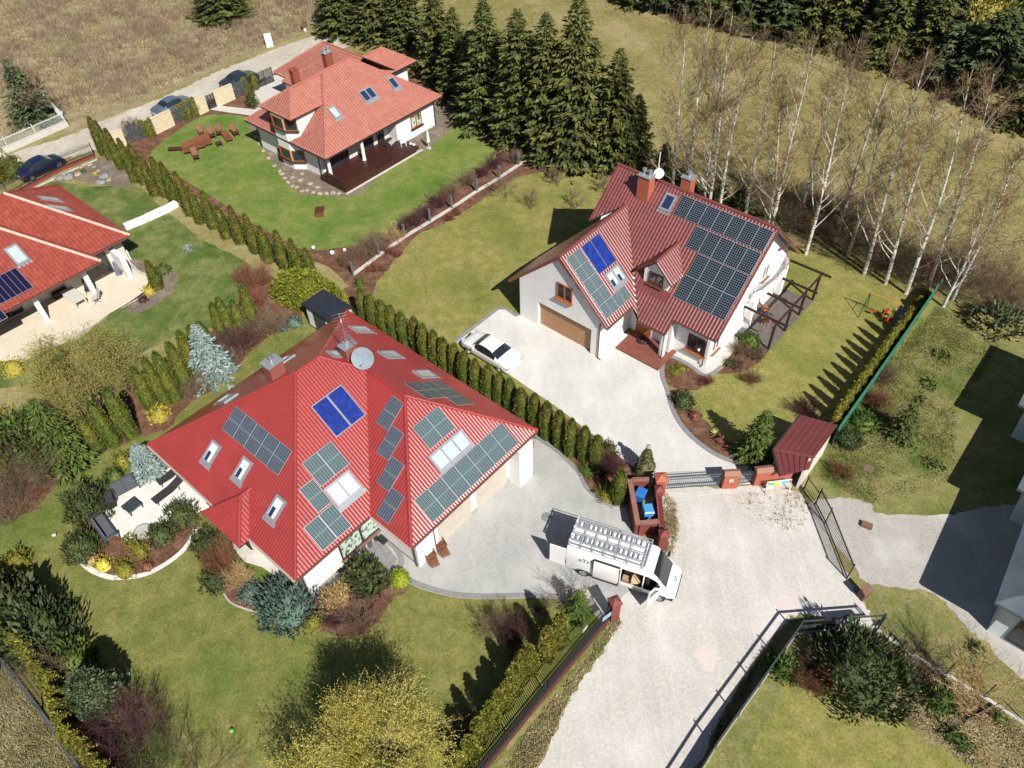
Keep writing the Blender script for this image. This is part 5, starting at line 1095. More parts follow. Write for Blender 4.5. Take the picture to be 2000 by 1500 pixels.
hedge('c', [(469, 555, 4.4), (450, 583, 3.8), (423.5, 580, 4.2), (411, 590, 3.9), (385, 627, 3.2), (368, 634, 3.4), (346.5, 644.5, 4.9), (325.5, 667, 4.8), (299, 686.5, 4.8), (278, 697, 4.7), (254, 714.5, 4.5), (203, 756.5, 4.9), (171.5, 783, 4.4), (150, 812, 3.6)], 4.6,
      lambda i, n: '%s stout green thuja from the golden hedge, in the west boundary row' % ordinal(i), 'stout thujas along the west boundary')
hedge('d', [(1094.5, 1199, 3.6), (1069, 1226, 3.5), (1035, 1262, 3.2), (1018, 1273, 2.9), (1003.5, 1298, 3.2), (986, 1333, 2.8), (972, 1350, 2.5), (954.5, 1374, 3.0), (930, 1405, 3.2), (914, 1440, 2.8), (890, 1470, 2.8)], 3.2,
      lambda i, n: '%s yellow green thuja down from the maroon gate pillar, inside the iron fence' % ordinal(i), 'thujas inside the lane fence')
hedge('e', zp(0, 975, 2.857, [(-20, 690), (40, 742), (100, 800), (150, 860), (170, 915), (220, 965), (268, 1060), (285, 1130), (300, 1200), (335, 1275), (385, 1310), (430, 1345), (470, 1390), (500, 1430), (540, 1480), (600, 1530)]), 2.7,
      lambda i, n: '%s clipped yellow green thuja from the left, beside the dark wire fence' % ordinal(i), 'thujas along the south west wire fence', rj=.15)
hedge('b', [(283+2, 508, 2.9)], 2.9, lambda i, n: 'small pointed thuja beside the beige patio', 'patio thuja')
# ---- rounded shrubs
def shrub_mesh(rx, ry, h, m, seed, ls=.16, asp=.5, dens=110, upw=.6, lump=.18, lumpf=3, core=.8, base=.55, name='shrub'):
    g = R_(seed); area = 2*math.pi*((rx*ry+rx*h+ry*h)/3); N = int(dens*area)
    a = g.uniform(0, 2*np.pi, N); c = g.uniform(-.15, 1, N); s = np.sqrt(1-c**2)
    L_ = 1+lump*(np.sin(lumpf*a+seed)*np.cos(lumpf*1.3*c*2+seed)+.6*np.sin(lumpf*2.1*a-5*c+seed*3))
    k = g.uniform(.82, 1.05, N)*L_
    P = np.stack([rx*s*np.cos(a)*k, ry*s*np.sin(a)*k, h*base*.0+h*(np.maximum(c, -.1)*.92+.06)*np.where(c > .2, k, 1)], 1)
    out = unit(np.stack([s*np.cos(a)/rx, s*np.sin(a)/ry, c/h+.0], 1))
    D = unit(out*(1-upw*.5)+np.array([0, 0, upw])+g.normal(0, .38, (N, 3))); Nn = out+g.normal(0, .6, (N, 3))
    v, f = blades(P, D, Nn, g.uniform(.7, 1.4, N)*ls, g.uniform(.7, 1.2, N)*ls*asp)
    zz = np.linspace(0, 1, 8); cr = blob_core([(core*min(rx, ry)*math.sqrt(max(1e-3, 1-z*z))*.98, z*h*core) for z in zz], 12, seed)
    if rx != ry: cr = (cr[0]*np.array([rx/min(rx, ry), ry/min(rx, ry), 1]), cr[1])
    V, Fq, M = merge([(v, f), cr]); return npmesh(name, V, Fq, [m])
def put(name, me, px, label, cat, rz=0., scale=1, group=None, z=0, parent=None):
    P = G(*px) if len(px) == 2 else Vector(px); return link(name, me, parent, (P.x, P.y, z), rz, label, cat, group, scale=scale)
def shrub(px, rx, ry, h, m, label, seed=1, rz=TH, name='shrub', cat='shrub', **k): return put(name, shrub_mesh(rx, ry, h, m, seed, name=name, **k), px, label, cat, rz)
# twiggy bare shrubs
def twig_mesh(r, h, m, seed, n=26, seg=5, wd=.02, spread=.9, br=3, name='twigs'):
    g = R_(seed); P = []; D = []; Ls = []; Ws = []
    def grow(p, d, L, w, lev):
        q = p.copy()
        for i in range(seg):
            d = unit(d+g.normal(0, .16, 3)+np.array([0, 0, .06])); P.append(q.copy()); D.append(d.copy()); Ls.append(L/seg*1.1); Ws.append(w*(1-.5*i/seg)); q = q+d*L/seg
            if lev < 2 and i >= 1:
                for _ in range(br if lev == 0 else 2): grow(q, unit(d+g.normal(0, .55, 3)), L*.42, w*.6, lev+1)
    for i in range(n):
        a = g.uniform(0, 2*np.pi); s = spread*math.sqrt(g.uniform(0, 1)); d = unit(np.array([math.cos(a)*s, math.sin(a)*s, 1.])); L = h*g.uniform(.7, 1.05)/max(.55, d[2]); grow(np.array([math.cos(a)*r*.15, math.sin(a)*r*.15, 0.]), d, min(L, r*1.5+h*.3), wd, 0)
    P = np.array(P); D = np.array(D); N1 = unit(g.normal(0, 1, (len(P), 3)))
    S = unit(np.cross(D, N1)); L = np.array(Ls)[:, None]; Wd = np.array(Ws)[:, None]
    V = np.stack([P-S*Wd/2, P+S*Wd/2, P+D*L+S*Wd*.4, P+D*L-S*Wd*.4], 1).reshape(-1, 3); S2 = unit(np.cross(D, S))
    V2 = np.stack([P-S2*Wd/2, P+S2*Wd/2, P+D*L+S2*Wd*.4, P+D*L-S2*Wd*.4], 1).reshape(-1, 3)
    n_ = len(P); Fq = np.arange(n_*4).reshape(-1, 4); return npmesh(name, np.concatenate([V, V2]), np.concatenate([Fq, Fq+n_*4]), [m])
TW = {}
def bush(px, r, h, m, label, seed=1, n=26, name='bare_shrub', cat='shrub', **k): return put(name, twig_mesh(r, h, m, seed, n, name=name, **k), px, label, cat)
# ---- spruces and pines
def trunk_mesh(h, r, seed, m=None, top=.1, wob=.03):
    g = random.Random(seed); b = MB(); n = 9; pts = []; x = y = 0
    for i in range(n): pts.append((x, y, h*i/(n-1))); x += g.gauss(0, wob*h/10); y += g.gauss(0, wob*h/10)
    b.tube(pts, [r*(1-(1-top)*i/(n-1)) for i in range(n)], 8); return b.mesh('trunk', m or m_bark, True)
def spruce_mesh(h, r, seed, m, lev=38, per=11, ls=.42, droop=.35, z0=.04, power=.85, dens=1., name='crown'):
    g = R_(seed); P = []; D = []; N_ = []; Ls = []; Ws = []
    for i in range(lev):
        t = z0+(1-z0)*(i/(lev-1))**.92; z = t*h; L = r*(1-t)**power*g.uniform(.85, 1.1)+.12; k = max(4, int(per*(.45+.55*(1-t))*dens)); a0 = g.uniform(0, 6.28)
        for j in range(k):
            a = a0+2*np.pi*j/k+g.normal(0, .18); Lb = L*g.uniform(.68, 1.15); ns = max(3, int(Lb/.26)); out = np.array([math.cos(a), math.sin(a), 0]); side = np.array([-out[1], out[0], 0])
            for s in range(ns):
                u = (s+.6)/ns; p = out*Lb*u+np.array([0, 0, z-droop*Lb*u*(1.2-u*.9)+.05])
                w = .55*(1-u)*Lb*.35+.1
                for q in (-1, 1, 0, 0):
                    d = out*.9+side*q*g.uniform(.5, 1.1)+np.array([0, 0, g.uniform(-.55, .1)]) if q else out+side*g.normal(0, .3)+np.array([0, 0, g.uniform(-.7, .25)])
                    P.append(p+side*q*w*.25+g.normal(0, .03, 3)); D.append(d); N_.append(np.array([0, 0, 1.])+g.normal(0, .45, 3)); Ls.append(ls*g.uniform(.6, 1.15)*(.55+.6*min(1, Lb))); Ws.append(.5)
    P = np.array(P); D = np.array(D); N_ = np.array(N_); Ls = np.array(Ls)
    v, f = blades(P, D, N_, Ls, Ls*.36); return npmesh(name, v, f, [m])
def conifer(px, top, r, m, label, seed=1, cat='spruce', name='spruce_tree', mesh=None, h=None, group=None, trunk=.16, **k):
    h = h or HT(px, top); P = G(*px); t = thing(name, label, cat, (P.x, P.y, 0), 0, group)
    if mesh: me, h0 = mesh; link('crown', me, t, scale=(r, r, h/h0), rz=seed)
    else: link('crown', spruce_mesh(h, r, seed, m, **k), t)
    link('trunk', trunk_mesh(h*.93, trunk, seed), t); return t
SPM = [(spruce_mesh(12, 1.0*3.0, 70+i, m_spruce, lev=36, per=13, ls=.56, power=.68, droop=.5), 12) for i in range(3)]
def big_spruce(px, top, r, label, i, m=None):
    h = HT(px, top); P = G(*px); t = thing('spruce_tree', label, 'spruce', (P.x, P.y, 0), 0, 'tall spruces behind the houses')
    q = .92+.16*((i*37) % 10)/10; link('crown', SPM[i % 3][0], t, rz=i*1.3, scale=(r/3*1.28*q, r/3*1.28/q, h/12)); link('trunk', trunk_mesh(h*.9, .2, i), t)
# ---- tall spruces in the middle of the photo
for i, (b_, t_, r_, lab) in enumerate([
    ((668, 62), (655, -90), 2.6, 'leftmost tall dark spruce, behind the salmon roof'),
    ((735, 75), (722, -75), 2.6, 'second tall dark spruce from the left behind the salmon roof'),
    ((795, 88), (790, -60), 2.4, 'third tall dark spruce from the left, above the right wing roof'),
    ((858, 150), (850, -30), 2.2, 'fourth tall dark spruce, right of the salmon house wing'),
    ((895, 190), (885, 15), 2.0, 'slimmer dark spruce with drooping twigs behind the pink eave'),
    ((925, 215), (915, 60), 1.9, 'shorter dark spruce filling the gap beside the brownish spruce'),
    ((955, 245), (940, 0), 2.6, 'tall spruce with a thin brownish top and sparse upper branches'),
    ((1015, 280), (1003, 20), 2.6, 'tall pointed spruce, second right of the brownish one'),
    ((1065, 300), (1063, 28), 2.5, 'tall pointed spruce, third right of the brownish one'),
    ((1120, 312), (1129, -8), 2.9, 'highest spruce of the group with a ragged top'),
    ((1195, 325), (1203, 96), 2.3, 'dark spruce at the right end of the tall group'),
    ((1150, 300), (1150, 75), 2.2, 'dark spruce between the grey green pine and the end spruce'),
    ((1235, 330), (1240, 185), 1.6, 'small dark spruce behind the left ridge end of the maroon roof'),
    ((975, 215), (975, 60), 2.2, 'dark spruce hidden behind the brownish one'),
    ((1045, 262), (1040, 70), 2.2, 'dark spruce standing behind the pair of pointed spruces'),
    ((437, 35), (432, -75), 3.0, 'lone round dark spruce in the scrub field at the top')]): big_spruce(b_, t_, r_, lab, i)
conifer((1118, 318), (1155, 50), 2.4, m_spruce2, 'grey green pine standing in front of the spruce group', 91, cat='pine', name='pine_tree', h=9.5, lev=30, per=10, ls=.55, droop=-.1)
conifer((495, 208), (488, 168), .75, m_spruce, 'small green fir beside the pool court of the salmon house', 92, h=2.6, lev=16, per=9, ls=.26, name='fir_tree', cat='fir')
conifer((422, 736), (386, 636), 1.55, m_blue, 'pale blue spruce in the west border above the chimney', 93, lev=26, per=12, ls=.36, droop=.15, name='blue_spruce', cat='blue spruce')
conifer((297, 925), (266, 872), 1.0, m_blue, 'blue grey spruce at the corner of the white terrace', 94, lev=20, per=13, ls=.32, droop=.05, name='blue_spruce', cat='blue spruce', power=.6)
conifer((1470, 893), (1468, 802), 1.15, m_green, 'mid green young spruce beside the tiled bin shelter', 95, h=4.3, lev=22, per=10, ls=.36, droop=.1, name='young_spruce')
conifer((1758, 852), (1783, 790), 1.05, m_spruce, 'dark young spruce on the east lawn beside its black shadow', 96, h=3.0, lev=18, per=10, ls=.3, droop=.1, name='young_spruce')
conifer((148, 905), (120, 800), 1.8, m_green, 'shaggy green spruce left of the stout thujas', 97, h=6.0, lev=26, per=11, ls=.42, droop=.45)
conifer((70, 235), (8, 108), 2.6, m_spruce2, 'dark pine behind the white fence at far left', 98, h=6.5, cat='pine', name='pine_tree', lev=26, per=11, ls=.5)
conifer((72, 238), (70, 195), 1.5, m_spruce, 'low dark conifer beside the bare tree at far left', 99, h=2.4, lev=14, per=11, ls=.4)
# ---- far wood at the top right: trees one can tell apart
gw = random.Random(12); far = []
spots = [(1330, 20), (1370, 45), (1405, 20), (1450, 60), (1485, 35), (1520, 75), (1545, 30), (1580, 80), (1610, 60), (1640, 95), (1655, 30), (1690, 90), (1720, 125), (1740, 60), (1770, 110), (1800, 140), (1830, 60), (1850, 170), (1885, 60), (1900, 190), (1930, 120), (1945, 50), (1975, 170), (2005, 100), (1240, 8), (1290, 20), (1420, -40), (1500, -30), (1600, -30), (1690, -40), (1780, -30), (1870, -40), (1960, -30), (1985, 245)]
FM = [(spruce_mesh(10, 3.0, 170, m_spruce, lev=30, per=10, ls=.62), 10), (spruce_mesh(10, 3.0, 171, m_pine, lev=24, per=10, ls=.75, droop=-.05, power=.5, z0=.2), 10), (spruce_mesh(10, 3.0, 172, m_spruce2, lev=24, per=10, ls=.7, droop=-.05, power=.45, z0=.25), 10)]
adj = ['pointed dark spruce', 'round dark pine', 'grey green spreading pine']
for i, (x, y) in enumerate(spots):
    k = gw.choice([0, 0, 1, 1, 2]); h = gw.uniform(8, 12) if k == 0 else gw.uniform(6.5, 9); P = G(x, y); r = gw.uniform(2.6, 3.6)
    t = thing('spruce_tree' if k == 0 else 'pine_tree', '%s in the far top right wood, %s tree from its left' % (adj[k], ordinal(sorted(s[0] for s in spots).index(x))), 'spruce' if k == 0 else 'pine', (P.x, P.y, 0), 0, 'trees of the far wood')
    link('crown', FM[k][0], t, rz=i, scale=(r/3, r/3, h/10)); link('trunk', trunk_mesh(h*.85, .2, i), t)
for i, (x, y, h, m, lab) in enumerate([(1880, 150, 9.5, m_willow, 'tall feathery yellow green tree in the far wood'), (1925, 110, 7, m_bright, 'fresh green round tree in the far wood'), (1640, 18, 4, m_bright, 'low bright green tree beside the far lawn'), (1668, 5, 3, m_yel, 'golden shrub at the top edge beside the far lawn')]):
    P = G(x, y); t = thing('broadleaf_tree', lab, 'tree', (P.x, P.y, 0)); link('crown', shrub_mesh(2.3, 2.3, h*.8, m, 40+i, ls=.45, dens=26, upw=.8, lump=.3), t, loc=(0, 0, h*.2)); link('trunk', trunk_mesh(h*.6, .2, i), t)
conifer((1755, 118), (1748, 62), 1.9, m_blue, 'pale blue spruce among the dark trees of the far wood', 101, lev=22, per=10, ls=.5, h=5.5, name='blue_spruce', cat='blue spruce')
# ---- birches
def birch_tree(base, top, label, seed, h=None, forks=0):
    h = h or HT(base, top); P = G(*base); T_ = G(top[0], top[1], h); lean = T_-P; lean.z = 0
    if lean.length > 2.2: lean = lean.normalized()*2.2
    g = R_(seed); t = thing('birch_tree', label, 'birch', (P.x, P.y, 0), 0, 'bare birches behind the maroon house'); b = MB(); n = 12; pts = []
    ph = g.uniform(0, 6)
    for i in range(n):
        s = i/(n-1); pts.append((lean.x*s**1.3+.22*math.sin(ph+s*5)*s, lean.y*s**1.3+.22*math.cos(ph*1.3+s*4)*s, h*s))
    r0 = .085+.0045*h; rs = [r0*(1-.88*(i/(n-1))**.9) for i in range(n)]; b.tube(pts, rs, 8); TP = []; TD = []; TL = []
    def at(s):
        k = min(int(s*(n-1)), n-2); f = s*(n-1)-k; return Vector(pts[k]).lerp(Vector(pts[k+1]), f), rs[k]
    nb = int(11+h*.7)
    for i in range(nb):
        s = .14+.8*(i/nb); p, r = at(s); a = g.uniform(0, 6.28); L = (h*.20*(1-s)**.5+.7)*g.uniform(.7, 1.35); upb = .75+.9*s; d = Vector((math.cos(a), math.sin(a), upb)).normalized(); q = p.copy(); pp = [q.copy()]
        for k in range(5):
            d = (d+Vector((g.normal(0, .11), g.normal(0, .11), .10))).normalized(); q = q+d*L/5; pp.append(q.copy())
            if k >= 1:
                for _ in range(4):
                    TP.append(q.copy()); TD.append((d+Vector((g.normal(0, .7), g.normal(0, .7), g.normal(.1, .5)))).normalized()); TL.append(g.uniform(.5, 1.1))
        rb = max(.014, r*.34); b.tube(pp, [rb*(1-.15*k) for k in range(6)], 5, cap=False)
    me = b.mesh('trunk', m_birch, True); link('trunk', me, t)
    V = []; 
    Ps = []; Ds = []; Ls = []; Ws = []
    for p, d, L in zip(TP, TD, TL):
        q = np.array(p); d = np.array(d)
        for k in range(4):
            d = unit(d+g.normal(0, .22, 3)); Ps.append(q); Ds.append(d); Ls.append(L/3.6); Ws.append(.0115); q = q+d*L/4
            for _ in range(3): Ps.append(q); Ds.append(unit(d+g.normal(0, .6, 3))); Ls.append(g.uniform(.15, .42)); Ws.append(.008)
    for _ in range(60):
        s = g.uniform(.8, 1); p, r = at(s); Ps.append(np.array(p)); Ds.append(unit(np.array([g.normal(0, .5), g.normal(0, .5), 1.]))); Ls.append(g.uniform(.4, 1.1)); Ws.append(.016)
    Ps = np.array(Ps); Ds = np.array(Ds); Wd = np.array(Ws)[:, None]; L = np.array(Ls)[:, None]; S = unit(np.cross(Ds, unit(g.normal(0, 1, Ds.shape))))
    V = np.stack([Ps-S*Wd, Ps+S*Wd, Ps+Ds*L+S*Wd*.5, Ps+Ds*L-S*Wd*.5], 1).reshape(-1, 3); link('crown', npmesh('crown', V, np.arange(len(V)).reshape(-1, 4), [m_birchtwig]), t)
bl = [((1311, 400), (1335, 15)), ((1338, 411), (1385, 20)), ((1372, 424), (1405, 100)), ((1380, 428), (1432, 30)), ((1400, 436), (1465, 65)), ((1450, 452), (1512, 85)), ((1495, 469), (1530, 190)), ((1502, 473), (1585, 75)), ((1573, 497), (1680, 78)), ((1632, 467), (1752, 88)), ((1687, 536), (1805, 100)), ((1729, 555), (1828, 175)), ((1769, 574), (1902, 150)), ((1811, 564), (1940, 142)), ((1842, 599), (1937, 385)), ((1860, 585), (1996, 290)), ((1560, 440), (1640, 90)), ((1655, 500), (1735, 210))]
for i, (b_, t_) in enumerate(sorted(bl)): birch_tree(b_, t_, '%s white stemmed bare birch from the left in the long row behind' % ordinal(i), 300+i)
# dark conifers by the birches, with brambles added to deepen the shade band
for i, (x, y, r, h, m) in enumerate([(1290, 372, 1.6, 4.5, m_spruce), (1330, 385, 1.4, 3.2, m_pine), (1390, 415, 1.7, 3.6, m_pine), (1440, 425, 1.6, 3.0, m_pine), (1500, 445, 1.4, 2.4, m_pine)]):
    conifer((x, y), None, r, m, '%s dark conifer from the left in the undergrowth behind the maroon roof' % ordinal(i), 700+i, h=h, lev=20, per=10, ls=.5, group='undergrowth conifers')
for i, (x, y) in enumerate([(1530, 425), (1565, 440), (1600, 455), (1630, 440), (1660, 480), (1720, 520), (1790, 545), (1880, 560), (1940, 590)]): bush((x, y), 1.5, 1.6, m_twig, '%s brown bramble from the left at the foot of the birches' % ordinal(i), 720+i, 40, spread=1.4, group='brambles') if 0 else bush((x, y), 2.2, 2.0, m_twig, '%s brown bramble from the left at the foot of the birches' % ordinal(i), 720+i, 64, spread=1.4)
# ---- corkscrew willows
def willow_mesh(r, h, seed, m, n=1500, z0=.3, name='crown', curl=.42, rad_=.034, leaf=True):
    g = R_(seed); Ps = []; Ds = []; Ls = []; Ws = []
    K = 34; ca = g.uniform(0, 6.283, K); cc = g.uniform(-.35, 1, K); ck = g.uniform(.45, 1, K)
    for i in range(n):
        j = i % K; a = ca[j]; c = cc[j]; s = math.sqrt(1-c*c); k = ck[j]*.88
        q = np.array([r*s*math.cos(a)*k, r*s*math.sin(a)*k, h*(.58+.38*c*k)])+g.normal(0, .27, 3)*np.array([1, 1, .8])*r/3; d = unit(np.array([math.cos(a)*.5, math.sin(a)*.5, .5*c+.1])+g.normal(0, .5, 3)); ph = g.uniform(0, 6)
        for j in range(11):
            d = unit(d+g.normal(0, curl, 3)+np.array([math.cos(a)*.08, math.sin(a)*.08, -.04])); L = g.uniform(.10, .18); Ps.append(q); Ds.append(d); Ls.append(L*1.1); Ws.append(rad_*.35); q = q+d*L
            if leaf:
                Ps.append(q); Ds.append(unit(d+g.normal(0, .8, 3))); Ls.append(.10); Ws.append(rad_)
    Ps = np.array(Ps); Ds = np.array(Ds); v, f = blades(Ps, Ds, unit(g.normal(0, 1, Ds.shape)), np.array(Ls), np.array(Ws)*1.2, .4); return npmesh(name, v, f, [m])
def willow(px, top, r, label, seed, n, h=None, m=None, z=1.):
    h = h or HT(px, top); P = G(*px); t = thing('willow_tree', label, 'willow', (P.x, P.y, 0)); link('crown', willow_mesh(r, h, seed, m or m_willow, n), t)
    b = MB(); g = random.Random(seed); b.tube([(0, 0, 0), (.1, .05, h*.3), (-.05, .1, h*.55)], [.2, .16, .1], 8)
    for i in range(9):
        a = i*.7; b.tube([(.08, .05, h*(.2+.03*i)), (r*.3*math.cos(a), r*.3*math.sin(a), h*(.42+.03*i)), (r*.65*math.cos(a), r*.65*math.sin(a), h*(.55+.03*i))], [.09, .06, .025], 5)
    part('trunk', b, m_bark, t, True)
willow((200, 800), (160, 600), 3.3, 'large yellow green corkscrew willow hiding the west patio', 21, 3600, h=6.2, m=foliage('olive_willow', (.30, .28, .07), (.18, .18, .045), (.36, .32, .11), .4, 1.5, .6))
willow((775, 1505), (745, 1300), 2.75, 'yellow corkscrew willow at the bottom edge', 22, 3400, h=6.3)
willow((650, 1570), (640, 1370), 1.8, 'smaller corkscrew willow touching the bottom edge', 23, 900, h=5.4)
# deciduous tree and thicket at the left
def leafy(px, r, h, m, label, seed, dens=30, ls=.3, z=.25, cat='tree', name='leafy_tree'):
    P = G(*px); t = thing(name, label, cat, (P.x, P.y, 0)); link('crown', shrub_mesh(r, r, h*(1-z), m, seed, ls=ls, dens=dens, lump=.3, core=.45), t, loc=(0, 0, h*z)); link('trunk', trunk_mesh(h*.6, .13, seed), t); return t
leafy((75, 925), 1.9, 4.6, m_green, 'leafy green tree left of the stout thujas', 31, ls=.34, dens=45)
leafy((25, 905), 1.9, 4.4, m_olive, 'olive green tree at the left edge below the willow', 32, ls=.3, dens=40)
bush((40, 975), 1.7, 3.0, m_twig, 'brown bare thicket at the left edge beside the mulch path', 33, 40)
bush((15, 1020), 1.4, 2.4, m_twig, 'bare brown bush at the left edge above the yew', 34, 30)
leafy((30, 1230), 2.0, 3.2, m_pine, 'dark green juniper at the left edge with spiky arms', 35, dens=60, ls=.5, z=.0, name='juniper', cat='juniper')
shrub((95, 1250), 2.0, 1.5, 2.8, m_pine, 'large spiky juniper on the left of the south lawn', 36, ls=.5, asp=.28, dens=60, upw=1.1, lump=.3, name='juniper', cat='juniper')
shrub((150, 1305), 1.3, 1.1, 1.7, m_green, 'low green juniper beside the big spiky one', 37, ls=.4, asp=.3, dens=60, upw=.9, name='juniper', cat='juniper')
shrub((38, 1105), .8, .8, 1.1, m_olive, 'small yellow green shrub at the left edge in dark shade', 38)
put('yew', thuja_mesh(4.1, 1.25, 39, m_juni if 0 else m_spruce2, p=2.2, base=.7, dens=130, ls=.2), (216, 1384), 'big egg shaped dark green yew beside the purple thorny bush', 'yew')
bush((262, 1462), 1.15, 1.6, m_purple, 'round dark purple thorny bush at the bottom left', 40, 70, spread=1.5)
bush((105, 1350), 1.1, 2.0, m_twig, 'pale bare shrub between juniper and yew', 41, 14)
bush((292, 1420), .9, 1.9, m_twig, 'dark bare shrub right of the purple bush', 43, 14)
bush((395, 1530), 1.1, 2.2, m_twig, 'bare branching shrub at the bottom edge of the lawn', 44, 8)
bush((330, 1520), 1.0, 2.0, m_pine, 'dark low shrub at the bottom edge beside the purple bush', 45, 20)
